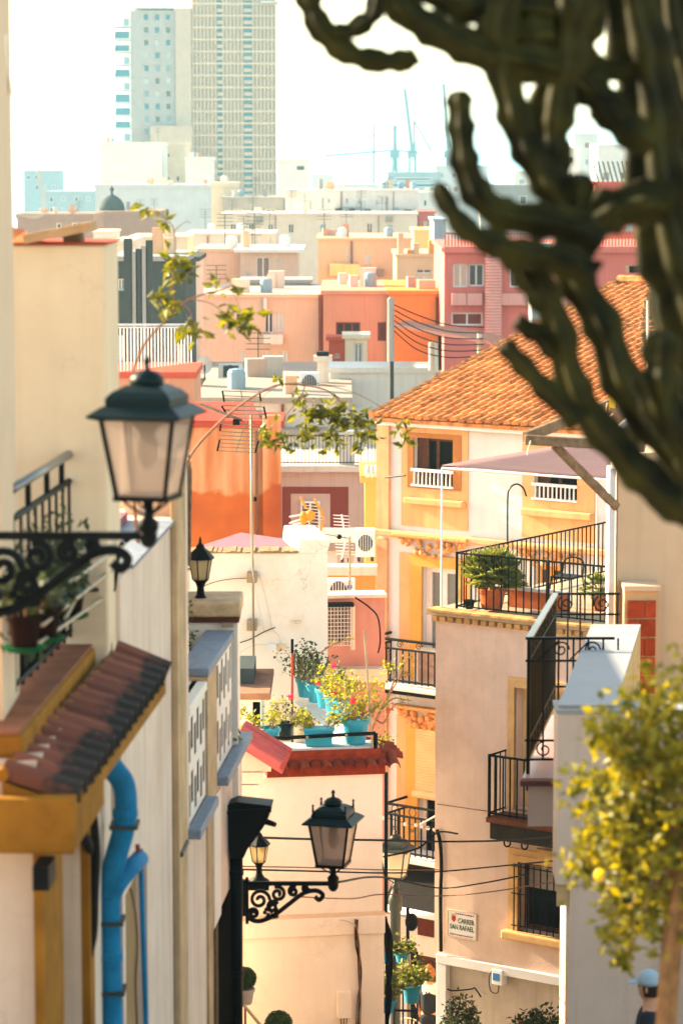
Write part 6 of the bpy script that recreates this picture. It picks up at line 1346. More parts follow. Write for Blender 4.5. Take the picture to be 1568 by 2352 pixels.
MB().lathe(Vector((c3.x, c3.y, gz(46) - 0.2)), [(0.14, 0), (0.14, 0.5), (0.085, 0.7), (0.085, c3.z - gz(46) - 0.4), (0.11, c3.z - gz(46) - 0.38), (0.12, c3.z - gz(46) - 0.2), (0.06, c3.z - gz(46) - 0.02)], 14).build('post', 'grey_iron', L3, smooth=True)
def pier_lantern(label, x, ybase, Y, k):
    c = W(x, ybase, Y); t = thing('pier_lantern', label, 'lantern', c, 'six sided pier lanterns')
    MB().lathe(c, [(0.1 * k, 0), (0.1 * k, 0.025 * k), (0.06 * k, 0.05 * k), (0.035 * k, 0.09 * k), (0.03 * k, 0.15 * k), (0.045 * k, 0.19 * k), (0.075 * k, 0.22 * k)], 14).build('foot', 'black_iron', t, smooth=True)
    lo = [(0.068 * k * math.cos(a), 0.068 * k * math.sin(a)) for a in [math.pi / 3 * i + 0.3 for i in range(6)]]; hi = [(0.1 * k * math.cos(a), 0.1 * k * math.sin(a)) for a in [math.pi / 3 * i + 0.3 for i in range(6)]]
    for i in range(6):
        j = (i + 1) % 6; a = c + Vector((*lo[i], 0.22 * k)); b = c + Vector((*lo[j], 0.22 * k)); d = c + Vector((*hi[j], 0.4 * k)); e = c + Vector((*hi[i], 0.4 * k))
        MB().add([a, b, d, e], [(0, 1, 2, 3)]).build('glass_panel', 'amber_glass', t); MB().tube([a, e], 0.0065 * k, 5).build('corner_bar', 'black_iron', t)
    MB().lathe(c + Vector((0, 0, 0.39 * k)), [(0.1 * k, 0), (0.125 * k, 0.005 * k), (0.12 * k, 0.02 * k), (0.07 * k, 0.075 * k), (0.04 * k, 0.1 * k), (0.035 * k, 0.12 * k), (0.015 * k, 0.14 * k), (0.012 * k, 0.17 * k), (0.003, 0.2 * k)], 6, rot=0.3).build('roof', 'black_iron', t)
    return t
pier_lantern('small black six sided lantern on the stone capped pier', 461, 1389, 24.5, 1.02)
t4 = pier_lantern('small lantern peeping out behind the black rainwater head', 595, 2026, 27.5, 0.95)
c = W(595, 2026, 27.5); MB().box(WORLD, -1.0, c.x + 0.1, -27.6, -27.4, c.z - 0.06, c.z - 0.002).build('support', 'black_iron', t4)
# rainwater head and pipe
rw = thing('rainwater_head', 'black rainwater head with downpipe at the terrace corner', 'drainpipe', W(543, 2352, 24.0))
c = W(568, 1935, 24.0); fr = Fr((c.x, 24.0, 0), R(-10)); z1, z0 = W(568, 1852, 24).z, W(568, 1945, 24).z
poly = [(521, 1857), (522, 1850), (540, 1842), (622, 1851), (612, 1888), (604, 1902), (568, 1952), (559, 1972), (528, 1972), (524, 1930)]
Pf = wpts(poly, 23.86); Pb = [p + Vector((0.02, 0.26, 0)) for p in Pf]; n_ = len(poly)
MB().add(Pf + Pb, [tuple(range(n_)), tuple(reversed(range(n_, 2 * n_)))] + [(k, k + n_, (k + 1) % n_ + n_, (k + 1) % n_) for k in range(n_)]).build('hopper', 'black_iron', rw, bevel=0.008)
MB().beam(W(518, 1858, 23.97), W(624, 1853, 23.97), 0.3, 0.03).build('rim', 'black_iron', rw)
MB().tube(wpts([(600, 1884, 24.0), (632, 1894, 23.9)]), [0.03, 0.022], 10).build('spout', 'black_iron', rw)
MB().tube(wpts([(543, 1950, 24.0), (543, 2420, 24.0)]), 0.056, 14).build('pipe', 'black_iron', rw, smooth=True)
for y in (2010, 2240): c = W(543, y, 24); MB().lathe(c, [(0.058, 0), (0.064, 0.005), (0.064, 0.04), (0.058, 0.045)], 14).build('collar', 'black_iron', rw)
# topiary and umbrella pole at the alley foot
for k, (x, y, Y, rr, lab) in enumerate(((563, 2262, 35, 0.13, 'small clipped ball shrub beside the black downpipe'), (640, 2368, 35.5, 0.17, 'clipped ball shrub at the bottom edge in front of white house'))):
    c = W(x, y - 15, Y); t = thing('ball_shrub', lab, 'shrub', c - Vector((0, 0, 0.9)), 'clipped ball shrubs'); f = MB(); rd = random.Random(k)
    for i in range(2600):
        d = Vector((rd.gauss(0, 1), rd.gauss(0, 1), rd.gauss(0, 1))).normalized(); f.leaf(c + d * rr * rd.uniform(0.75, 1.0), 0.03, 0.5, d + Vector((rd.gauss(0, 0.5), rd.gauss(0, 0.5), rd.gauss(0, 0.5))))
    f.ball(c, rr * 0.72); f.build('crown', 'leaf_box', t); MB().tube([c - Vector((0, 0, 0.75)), c], 0.015, 6).build('trunk', 'bark', t); pot(c - Vector((0, 0, rr + 0.2)), 0.12, 0.2, 'c_grey', t)
tag(MB().tube(wpts([(560, 2308, 34), (615, 2375, 34)]), 0.02, 8).build('slanted_bar', 'steel'), 'short slanted grey-blue bar beside the ball shrub', 'bar')
# ------------------------------------------------------------------ overhead cables across the alley
def span(label, L, r=0.011, m='cable_black'): tag(MB().tube(curve_pts(wpts(L)), r, 6).build('overhead_cable', m), label, 'cable', 'cables across the alley')
span('dark twisted cable crossing level with the wall lantern top', [(556, 1922, 28), (700, 1927, 33), (880, 1930, 38), (1005, 1933, 43.5), (1140, 1931, 42), (1285, 1922, 39)], 0.016)
span('upper of two thin cables behind the lantern body', [(556, 1990, 28), (720, 1993, 33), (880, 1998, 38), (1008, 1998, 43.5)], 0.009, 'cable_brown'); span('lower of two thin cables behind the lantern body', [(556, 1997, 28), (720, 2001, 33), (880, 2005, 38), (1008, 2002, 43.5), (1140, 1990, 42), (1285, 1976, 39)], 0.012)
span('cable rising from lantern knob towards the barred window', [(778, 2026, 25.2), (880, 2015, 33), (1010, 2040, 43.5), (1110, 2028, 42), (1210, 2008, 40.5)], 0.012); span('pale thin cable low across the corner house', [(690, 2060, 26), (810, 2064, 32), (880, 2054, 38), (1010, 2058, 43.5), (1130, 2048, 42), (1285, 2022, 39)], 0.009, 'cable_brown')
span('black twisted cable from lower balcony to the corner house', [(880, 1968, 44), (960, 1948, 44.3), (1004, 1912, 44.6), (1050, 1915, 44)], 0.016)
fb_ = thing('festoon_lights', 'string of round white bulbs hanging by the lower balcony', 'string lights', W(980, 1900, 46))
MB().tube(curve_pts(wpts([(880, 1876, 47), (930, 1890, 47), (965, 1898, 46.5), (1000, 1902, 46)])), 0.006, 5).build('cord', 'cable_black', fb_)
for x, y in ((881, 1876), (930, 1890), (955, 1892), (967, 1895), (982, 1899), (997, 1902)): MB().ball(W(x, y + 3, 46.3), 0.035, 10, 7).build('bulb', mat('bulb_white', (0.8, 0.76, 0.68), var=0.03, rough=0.3), fb_, smooth=True)
tag(MB().tube(wpts([(964, 1893, 46.5), (1003, 1872, 46)]), 0.016, 6).build('wall_stay', 'white_metal'), 'thin pale rod slanting above the bulb string', 'rod')
# ------------------------------------------------------------------ hanging blue pots by the alley mouth
def hp(label, x, y, Y, r, h, ph, n, seed, leaf='leaf_palm'):
    c = W(x, y, Y); return geranium(label, c, r, h, ph, 0.55, n, 0, seed=seed, leaf=leaf, group='blue pots hung on the rail by the alley', L=0.07)
hp('blue hanging pot with long grassy plant beside the woman', 945, 2302, 43.5, 0.15, 0.28, 0.42, 260, 41)
hp('upper blue hanging pot near the lamp post', 922, 2210, 44, 0.11, 0.16, 0.28, 110, 42); hp('blue pot half hidden by cables at the white house corner', 890, 2325, 42, 0.12, 0.2, 0.4, 160, 43); hp('teal pot high behind the dark cables', 890, 2212, 43.2, 0.1, 0.18, 0.3, 90, 44, 'leaf_vine')
bt = thing('bead_cables', 'thick tangle of black cables down the white house corner', 'cable', W(890, 2352, 38.5)); rd = random.Random(8)
for k in range(9):
    P = curve_pts(wpts([(884 + rd.uniform(-3, 5), 2105), (890 + rd.uniform(-6, 10), 2160), (888 + rd.uniform(-4, 14), 2220), (886 + rd.uniform(-3, 12), 2290), (880 + rd.uniform(0, 14), 2400)], 38.6)); MB().tube(P, 0.014, 5).build('cable', 'cable_black', bt)
hr_ = thing('alley_rail', 'dark iron rail carrying the hanging blue pots', 'railing', W(920, 2400, 44.5))
for x in (905, 925, 946, 958): MB().tube(wpts([(x, 2186, 44.6), (x, 2420, 44.6)]), 0.014, 6).build('post', 'black_iron', hr_)
MB().tube(wpts([(884, 2186, 44.6), (958, 2188, 44.6)]), 0.02, 6).build('rail', 'black_iron', hr_); MB().tube(wpts([(884, 2320, 44.6), (958, 2322, 44.6)]), 0.02, 6).build('rail', 'black_iron', hr_)
sp_ = thing('wall_speaker', 'black wall speaker under the shop awning', 'speaker', W(930, 2130, 50)); MB().ball(W(945, 2118, 50), 0.12, 10, 7, 1.4).build('cone', 'black_iron', sp_, smooth=True); MB().tube(wpts([(936, 2085, 50), (936, 2110, 50), (936, 2190, 50)]), 0.03, 6).build('stem', 'black_iron', sp_)
for (x0, x1, yt, Y, lab, sd) in ((1017, 1100, 2285, 43, 'dark leafy bush at the corner house foot', 1), (1172, 1300, 2312, 39, 'broad leaved dark bush at the bottom by the shaded wall', 2)):
    rd = random.Random(sd); a = W(x0, 2352, Y); b = W(x1, yt, Y); t = thing('leafy_bush', lab, 'bush', Vector(((a.x + b.x) / 2, Y, gz(Y)))); f = MB(); st = MB(); cx = (a.x + b.x) / 2; wd = (b.x - a.x) / 2
    for k in range(2200):
        u = rd.uniform(-1, 1); v = rd.random() ** 0.8; top = b.z - 0.12 * (abs(u) ** 2) * 2 - 0.15 * rd.random()
        f.leaf(Vector((cx + u * wd, Y + rd.gauss(0, 0.2), top - v * 0.9)), 0.07 if sd == 1 else 0.1, 0.55)
    for k in range(7): st.tube([Vector((cx + rd.uniform(-0.3, 0.3) * wd, Y, gz(Y))), Vector((cx + rd.uniform(-0.8, 0.8) * wd, Y, b.z - 0.2))], 0.015, 5)
    f.build('foliage', 'leaf_dark', t); st.build('stems', 'bark', t)
# ------------------------------------------------------------------ right side: near wall, iron balcony, back wall
mat('o_wall', (0.62, 0.47, 0.37), var=0.08, scale=2, streak=0.35, bump=0.12, bscale=50, crack=0.2); mat('o_top', (0.3, 0.31, 0.32), var=0.05, scale=3); mat('o_inner', (0.55, 0.37, 0.18), var=0.12, scale=3, streak=0.2)
ow = thing('near_wall', 'big shaded beige house wall with pale parapet top behind the lemon tree', 'wall', W(1420, 2352, 22.5))
zo = W(1280, 1640, 22).z; xo = W(1280, 1640, 22).x; xs_ = W(1307, 2040, 22.05).x; zst = W(1290, 2032, 22).z
MB().box(WORLD, xo, xo + 3.5, -22.4, -22.0, zst, zo).build('wall', 'o_wall', ow); MB().box(WORLD, xs_, xo + 3.5, -22.42, -22.03, gz(22) - 1, zst - 0.003).build('lower_wall', 'o_wall', ow)
MB().box(WORLD, xo - 0.01, xo + 3.5, -22.41, -21.99, zo + 0.002, zo + 0.035).build('coping', 'o_top', ow)
n0, n1, f0_, f1_ = W(1281, 1636, 22.05), W(1412, 1636, 22.05), W(1357, 1450, 26.0), W(1470, 1452, 26.0)
for p in (n0, n1, f0_, f1_): p.z = zo + 0.04
Vt = [n0, n1, f1_, f0_]; MB().add(Vt + [v - Vector((0, 0, 1.6)) for v in Vt], [(0, 1, 2, 3), (1, 5, 6, 2), (0, 3, 7, 4), (2, 6, 7, 3), (0, 4, 5, 1)]).build('parapet', 'o_inner', ow)
MB().add([v + Vector((0, 0, 0.004)) for v in Vt] + [v + Vector((0, 0, 0.024)) for v in Vt], [(4, 5, 6, 7), (0, 1, 5, 4), (1, 2, 6, 5), (2, 3, 7, 6), (3, 0, 4, 7)]).build('coping', 'o_top', ow)
MB().box(WORLD, xo + 0.5, xo + 3.5, -27, -22.42, zo - 0.9, zo - 0.85).build('terrace_floor', 'o_inner', ow)
MB().box(WORLD, 3.3, 9, -40.5, -28.3, gz(40) - 1, -7.9).build('shade_mass', 'o_wall', ow); MB().box(WORLD, 2.15, 9, -27.3, -24.65, gz(25) - 1, W(1220, 1798, 24.5).z - 0.06).build('shade_mass', 'o_wall', ow)  # two hidden masses added to darken the lower alley from this side
# back wall with brick pier
mat('p_wall', (0.6, 0.44, 0.3), var=0.06, scale=2, streak=0.15); mat('brick_red', (0.34, 0.05, 0.016), var=0.3, scale=12, per_obj=0.2, bump=0.3); mat('mortar', (0.55, 0.36, 0.2), var=0.2)
pw = thing('back_wall', 'plain beige wall with exposed red brick pier at right', 'wall', W(1500, 1620, 27.5))
a = W(1412, 1640, 27.4); b = W(1412, 1040, 27.4); MB().box(WORLD, a.x, a.x + 3, -28.2, -27.4, a.z - 0.5, b.z).build('wall', 'p_wall', pw)
a = W(1394, 1450, 27.35); b = W(1412, 1075, 27.35); MB().box(WORLD, a.x, b.x, -27.6, -27.3, a.z - 1, b.z).build('corner_post', 'k_white', pw)
q0 = W(1431, 1640, 27.0); q1 = W(1512, 1358, 27.0)
MB().box(WORLD, q0.x, q1.x, -27.39, -27.05, q0.z - 0.4, q1.z).build('pier', 'mortar', pw); MB().box(WORLD, q0.x - 0.01, q1.x + 0.02, -27.39, -27.0, q1.z + 0.002, q1.z + 0.05).build('pier_cap', 'p_wall', pw)
bwid = (q1.x - q0.x - 0.05); zb = q0.z - 0.36; src = None; rowi = 0
while zb + 0.17 < q1.z:
    for cix in (0, 1):
        w = bwid * (0.58 if (rowi + cix) % 2 else 0.36); x = q0.x + 0.03 + (0 if cix == 0 else bwid * (0.4 if rowi % 2 == 0 else 0.62))
        MB().box(WORLD, x, x + w, -27.1, -27.02, zb, zb + 0.165).build('brick', 'brick_red', pw)
    zb += 0.185; rowi += 1
# iron balcony
mb3 = thing('iron_balcony', 'black wrought iron balcony with scrolls on a pink floored slab', 'balcony', W(1250, 1800, 26))
zfl = W(1240, 1700, 26.0).z; ip = lambda x, y, Y: W(x, y, Y)
cn, cf_ = W(1214, 1466, 24.6), W(1275, 1368, 27.2); zr_ = cn.z; zlow = W(1214, 1752, 24.6).z
X0, X1 = cn.x, cf_.x; U3 = lambda x, Y, z: Vector((x, Y, z))
zq = zr_; cfz = U3(X1, 27.2, zr_); cR = U3(X0 + 0.75, 24.6, zr_); fR = U3(X1 + 0.62, 27.2, zr_)
MB().beam(U3(X0, 24.6, zr_), cfz, 0.055, 0.02).build('handrail', mat('rail_dark', (0.05, 0.055, 0.06), rough=0.3, spec=0.6), mb3); MB().beam(U3(X0 - 0.03, 24.6, zr_), cR, 0.03, 0.022).build('handrail', 'black_iron', mb3); MB().beam(cfz, fR, 0.03, 0.02).build('handrail', 'black_iron', mb3)
h2 = zr_ - 0.2; h3 = zlow + 0.2
for (P, Q) in ((U3(X0, 24.6, 0), U3(X1, 27.2, 0)), (U3(X0 - 0.03, 24.6, 0), U3(X0 + 0.75, 24.6, 0)), (U3(X1, 27.2, 0), U3(X1 + 0.62, 27.2, 0))):
    for h in (h2, h3, zlow + 0.03): MB().tube([Vector((P.x, P.y, h)), Vector((Q.x, Q.y, h))], 0.011, 6).build('rail', 'black_iron', mb3)
src = None
def bar(P, z0=None, z1=None):
    global src
    q = Vector((P.x, P.y, zlow + 0.03))
    if src is None: src = MB().tube([q, q + Vector((0, 0, zr_ - zlow - 0.03))], 0.009, 6).build('baluster', 'black_iron', mb3)
    else: inst(src, q, mb3)
for k in range(22): bar(U3(X0, 24.6, 0).lerp(U3(X1, 27.2, 0), k / 21))
for k in range(1, 7): bar(U3(X0 + 0.13 * k, 24.6, 0))
for k in range(1, 6): bar(U3(X1 + 0.12 * k, 27.2, 0))
MB().tube([U3(X0, 24.6, zlow - 0.25), U3(X0, 24.6, zr_)], 0.017, 8).build('post', 'black_iron', mb3)
fq = Fr((X0, 24.6, 0), 0)
for s in (0.28, 0.55): MB().tube(spiral(fq, s, zr_ - 0.1, 0.075, 1.5, 22), 0.008, 6).build('scroll', 'black_iron', mb3); MB().tube([fq.p(s - 0.2, 0, h2), fq.p(s - 0.02, 0, zr_ - 0.02)], 0.007, 5).build('stay', 'black_iron', mb3)
for s in (0.14, 0.42): MB().tube(spiral(fq, s, zlow + 0.12, 0.075, 1.4, 22, 1.5), 0.008, 6).build('scroll', 'black_iron', mb3)
fq2 = Fr((X1, 27.2, 0), 0)
for s in (0.1, 0.45): MB().tube(spiral(fq2, s, zr_ - 0.1, 0.085, 1.5, 22, 2), 0.008, 6).build('scroll', 'black_iron', mb3)
fq3 = between((X0, 24.6), (X1, 27.2))
for k in range(9): MB().tube(spiral(fq3, 0.15 + 0.29 * k, zr_ - 0.1, 0.08, 1.5, 18), 0.008, 5).build('scroll', 'black_iron', mb3); MB().tube(spiral(fq3, 0.15 + 0.29 * k, zlow + 0.12, 0.08, 1.4, 18, 1.5), 0.008, 5).build('scroll', 'black_iron', mb3)
zsl = W(1220, 1796, 24.4).z
def skew(x0, x1, z0, z1, y0, y1):
    kx = (X1 - X0) / 2.6; P = [Vector((x + kx * (y - 24.4), y, z)) for z in (z0, z1) for y in (y0, y1) for x in (x0, x1)]
    return MB().add(P, [(0, 2, 3, 1), (4, 5, 7, 6), (0, 1, 5, 4), (1, 3, 7, 5), (3, 2, 6, 7), (2, 0, 4, 6)])
skew(W(1194, 1796, 24.4).x, X0 + 0.9, zsl - 0.04, zsl, 24.4, 27.4).build('slab_edge', mat('slab_plum', (0.12, 0.05, 0.05), var=0.2), mb3); skew(W(1197, 1796, 24.42).x, X0 + 0.88, zsl + 0.003, zsl + 0.03, 24.42, 27.3).build('slab_floor', mat('floor_pink', (0.32, 0.2, 0.2), var=0.08, rough=0.35), mb3)
skew(W(1207, 1850, 24.5).x, X0 + 0.9, W(1220, 1898, 24.5).z, zsl - 0.043, 24.5, 27.2).build('slab_body', mat('slab_lilac', (0.5, 0.45, 0.44), var=0.08), mb3)
# ------------------------------------------------------------------ timber pergola with flags, reed shade
pg = thing('timber_pergola', 'weathered timber pergola corner with diagonal brace', 'pergola', W(1300, 1200, 26.5))
MB().beam(W(1206, 1004, 26.2), W(1450, 908, 27.6), 0.07, 0.1).build('beam', 'wood_old', pg, bevel=0.008); MB().beam(W(1204, 1010, 26.1), W(1480, 1026, 26.1), 0.07, 0.09).build('beam', 'wood_old', pg, bevel=0.008); MB().beam(W(1272, 1022, 26.15), W(1416, 1166, 26.6), 0.05, 0.08).build('brace', 'wood_old', pg, bevel=0.008)
MB().beam(W(1390, 945, 27.0), W(1470, 955, 27.0), 0.1, 0.16).build('beam', 'wood_old', pg); MB().beam(W(1400, 1012, 26.4), W(1452, 968, 26.4), 0.03, 0.12).build('white_board', 'k_white', pg); MB().beam(W(1398, 958, 26.6), W(1450, 1010, 26.6), 0.08, 0.1).build('brace', 'wood_old', pg); MB().beam(W(1405, 1015, 26.3), W(1460, 1020, 26.3), 0.05, 0.12).build('board', 'p_wall', pg)
MB().tube(wpts([(1218, 1012, 26.0), (1213, 1028, 26.0), (1210, 1045, 26.0)]), 0.006, 5).build('rope_end', 'cable_white', pg)
mat('flag_yellow', (0.8, 0.5, 0.02), bump=0); mat('flag_red', (0.7, 0.1, 0.03), bump=0)
fgm = thing('paper_flag', 'limp yellow and red flag hanging above the pergola', 'flag', W(1405, 945, 26.4))
for m, pts in (('flag_yellow', [(1398, 935), (1412, 938), (1410, 905), (1404, 878), (1397, 885)]), ('flag_red', [(1397, 886), (1405, 878), (1414, 890), (1416, 915), (1408, 905)])): MB().add(wpts(pts, 26.4) + [p + Vector((0, 0.01, 0)) for p in wpts(pts, 26.42)], [(0, 1, 2, 3, 4), (9, 8, 7, 6, 5)]).build('cloth', m, fgm)
MB().tube(wpts([(1400, 945, 26.41), (1398, 880, 26.41)]), 0.006, 5).build('stick', 'wood_old', fgm)
tag(MB().add(wpts([(1396, 968), (1404, 962), (1416, 978), (1420, 1000), (1408, 1008), (1398, 990)], 26.7) + [p + Vector((0, 0.01, 0)) for p in wpts([(1396, 968), (1404, 962), (1416, 978), (1420, 1000), (1408, 1008), (1398, 990)], 26.7)], [(0, 1, 2, 3, 4, 5), (11, 10, 9, 8, 7, 6)]).build('red_flag', 'flag_red'), 'small red flag caught between the pergola timbers', 'flag')
th = thing('reed_screen', 'ragged hanging reed screen on a pole behind the cactus', 'screen', W(1520, 800, 26)); rd = random.Random(15)
for k in range(44):
    y = 620 + k * 4.3; x0 = 1500 - min(1, k / 20) * 28 + rd.uniform(-5, 5); MB().tube(wpts([(x0, y + rd.uniform(-2, 2), 26), (1580, y - 8 + rd.uniform(-3, 3), 26.2)]), 0.007 + 0.004 * rd.random(), 5).build('reed', 'wood_old', th)
MB().tube(wpts([(1486, 860, 25.95), (1486, 690, 25.95)]), 0.012, 6).build('pole', 'cable_white', th); MB().beam(W(1440, 618, 26), W(1580, 612, 26), 0.3, 0.06).build('board', 'slab_dark', th)
# ------------------------------------------------------------------ candelabra cactus
def cactus_mat():
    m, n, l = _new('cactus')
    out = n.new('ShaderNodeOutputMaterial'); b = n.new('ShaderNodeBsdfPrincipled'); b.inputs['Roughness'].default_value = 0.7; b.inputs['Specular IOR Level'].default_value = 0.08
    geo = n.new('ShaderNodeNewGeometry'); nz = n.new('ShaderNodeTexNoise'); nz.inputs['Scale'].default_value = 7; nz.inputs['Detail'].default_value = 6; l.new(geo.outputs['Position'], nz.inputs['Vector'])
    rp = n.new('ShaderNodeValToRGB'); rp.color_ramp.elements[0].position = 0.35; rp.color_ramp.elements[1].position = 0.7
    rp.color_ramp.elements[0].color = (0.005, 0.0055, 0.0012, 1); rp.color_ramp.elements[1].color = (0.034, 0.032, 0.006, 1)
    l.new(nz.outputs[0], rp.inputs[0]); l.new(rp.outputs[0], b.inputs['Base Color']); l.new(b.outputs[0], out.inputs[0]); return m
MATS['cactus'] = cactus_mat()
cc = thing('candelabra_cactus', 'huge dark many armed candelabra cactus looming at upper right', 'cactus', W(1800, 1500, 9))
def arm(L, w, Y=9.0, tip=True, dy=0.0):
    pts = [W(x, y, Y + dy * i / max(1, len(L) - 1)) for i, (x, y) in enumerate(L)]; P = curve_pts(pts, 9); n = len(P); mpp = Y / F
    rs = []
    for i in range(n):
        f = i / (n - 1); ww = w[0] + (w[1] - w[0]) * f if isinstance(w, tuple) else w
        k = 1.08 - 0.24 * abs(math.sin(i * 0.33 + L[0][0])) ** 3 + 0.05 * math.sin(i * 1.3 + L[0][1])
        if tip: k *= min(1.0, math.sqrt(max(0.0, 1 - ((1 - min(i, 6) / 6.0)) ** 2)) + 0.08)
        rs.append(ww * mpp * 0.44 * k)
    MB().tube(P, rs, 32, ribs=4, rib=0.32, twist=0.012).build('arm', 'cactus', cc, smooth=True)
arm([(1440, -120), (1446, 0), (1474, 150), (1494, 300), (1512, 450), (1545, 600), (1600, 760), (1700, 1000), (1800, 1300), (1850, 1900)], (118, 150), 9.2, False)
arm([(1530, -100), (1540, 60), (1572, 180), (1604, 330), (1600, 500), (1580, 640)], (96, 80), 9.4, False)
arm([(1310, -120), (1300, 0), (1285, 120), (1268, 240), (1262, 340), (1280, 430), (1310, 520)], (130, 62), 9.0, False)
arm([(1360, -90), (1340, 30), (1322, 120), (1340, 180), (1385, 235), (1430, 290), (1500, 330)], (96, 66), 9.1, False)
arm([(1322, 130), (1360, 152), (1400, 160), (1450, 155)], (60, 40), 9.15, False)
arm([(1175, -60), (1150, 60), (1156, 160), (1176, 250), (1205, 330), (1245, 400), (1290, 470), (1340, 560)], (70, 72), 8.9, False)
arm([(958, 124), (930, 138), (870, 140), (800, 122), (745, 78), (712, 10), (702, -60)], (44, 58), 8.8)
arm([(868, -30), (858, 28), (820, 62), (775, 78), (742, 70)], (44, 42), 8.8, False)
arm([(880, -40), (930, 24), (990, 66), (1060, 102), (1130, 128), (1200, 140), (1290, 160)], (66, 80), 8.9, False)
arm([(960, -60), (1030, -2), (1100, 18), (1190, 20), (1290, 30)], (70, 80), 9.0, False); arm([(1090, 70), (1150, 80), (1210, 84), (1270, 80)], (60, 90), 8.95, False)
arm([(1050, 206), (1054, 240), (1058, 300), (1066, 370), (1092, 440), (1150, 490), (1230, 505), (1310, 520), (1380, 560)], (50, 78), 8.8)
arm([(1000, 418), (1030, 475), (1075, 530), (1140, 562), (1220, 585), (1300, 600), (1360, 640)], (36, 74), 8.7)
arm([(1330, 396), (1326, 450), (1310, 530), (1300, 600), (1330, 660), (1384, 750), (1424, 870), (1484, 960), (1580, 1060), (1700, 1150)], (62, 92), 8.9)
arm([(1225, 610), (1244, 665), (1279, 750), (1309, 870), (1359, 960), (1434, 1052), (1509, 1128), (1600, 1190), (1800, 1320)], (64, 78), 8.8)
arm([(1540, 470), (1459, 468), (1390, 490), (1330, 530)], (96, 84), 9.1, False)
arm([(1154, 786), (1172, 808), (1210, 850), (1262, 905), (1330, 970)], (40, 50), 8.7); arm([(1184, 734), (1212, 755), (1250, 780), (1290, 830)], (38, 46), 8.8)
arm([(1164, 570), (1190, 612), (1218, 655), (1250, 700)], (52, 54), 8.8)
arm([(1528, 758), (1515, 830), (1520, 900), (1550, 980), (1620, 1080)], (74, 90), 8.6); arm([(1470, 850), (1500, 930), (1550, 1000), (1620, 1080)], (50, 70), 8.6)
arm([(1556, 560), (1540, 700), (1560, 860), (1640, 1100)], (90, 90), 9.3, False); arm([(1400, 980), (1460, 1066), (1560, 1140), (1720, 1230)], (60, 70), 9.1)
# ------------------------------------------------------------------ lemon tree
ct = thing('lemon_tree', 'blurred sunlit lemon tree with yellow fruit at lower right', 'tree', W(1530, 2420, 12.5)); rd = random.Random(31)
MB().tube(curve_pts(wpts([(1522, 2480, 12.5), (1532, 2300, 12.5), (1548, 2120, 12.5), (1566, 1980, 12.5), (1585, 1850, 12.5)])), 0.048, 12).build('trunk', 'bark', ct, smooth=True); MB().tube(curve_pts(wpts([(1512, 2460, 12.3), (1522, 2300, 12.3), (1532, 2180, 12.35), (1552, 2060, 12.4), (1575, 1950, 12.5)])), 0.022, 10).build('trunk', 'bark', ct, smooth=True)
lf = MB(); st = MB(); clumps = []
for (x, y, s, n_) in ((1560, 1640, 70, 150), (1500, 1700, 60, 150), (1440, 1690, 42, 70), (1560, 1780, 80, 200), (1470, 1790, 60, 150), (1380, 1690, 22, 30), (1520, 1880, 80, 200), (1430, 1880, 42, 90), (1480, 1960, 70, 170), (1400, 1960, 36, 60), (1345, 1795, 24, 36), (1365, 1930, 22, 34), (1330, 1985, 22, 34), (1380, 1830, 26, 40), (1500, 2060, 60, 120), (1430, 2060, 32, 50), (1450, 2130, 22, 36), (1550, 2060, 60, 100), (1436, 2200, 14, 22), (1560, 1960, 80, 160), (1400, 2150, 16, 14), (1500, 1610, 40, 50), (1620, 1700, 80, 120), (1620, 1900, 90, 140), (1420, 1740, 22, 30), (1400, 2080, 20, 18)):
    Yc = 12.5 + rd.gauss(0, 0.12); c = W(x, y, Yc); clumps.append(c); r_ = s * Yc / F
    for k in range(int(n_ * 1.7)):
        d = Vector((rd.gauss(0, 0.95), rd.gauss(0, 1.1), rd.gauss(0, 0.95))) * r_; lf.leaf(c + d, rd.uniform(0.045, 0.08), 0.55, Vector((rd.gauss(0, 1), rd.gauss(0, 1), rd.gauss(-0.2, 0.7))))
hub = W(1570, 1960, 12.5)
for c in clumps: m_ = hub.lerp(c, 0.5) + Vector((0, 0, 0.05)); st.tube(curve_pts([hub, m_, c], 4), 0.006, 5)
lf.build('crown', 'leaf_citrus', ct); st.build('twigs', 'twig', ct)
mat('lemon', (0.75, 0.5, 0.03), rough=0.45, var=0.1, bump=0.1)
for k, (x, y) in enumerate(((1376, 2012),)):
    MB().lathe(W(x, y, 12.3) - Vector((0, 0, 0.03)), [(0.003, 0), (0.016, 0.01), (0.026, 0.03), (0.02, 0.052), (0.006, 0.064)], 10).build('fruit', 'lemon', ct, smooth=True)
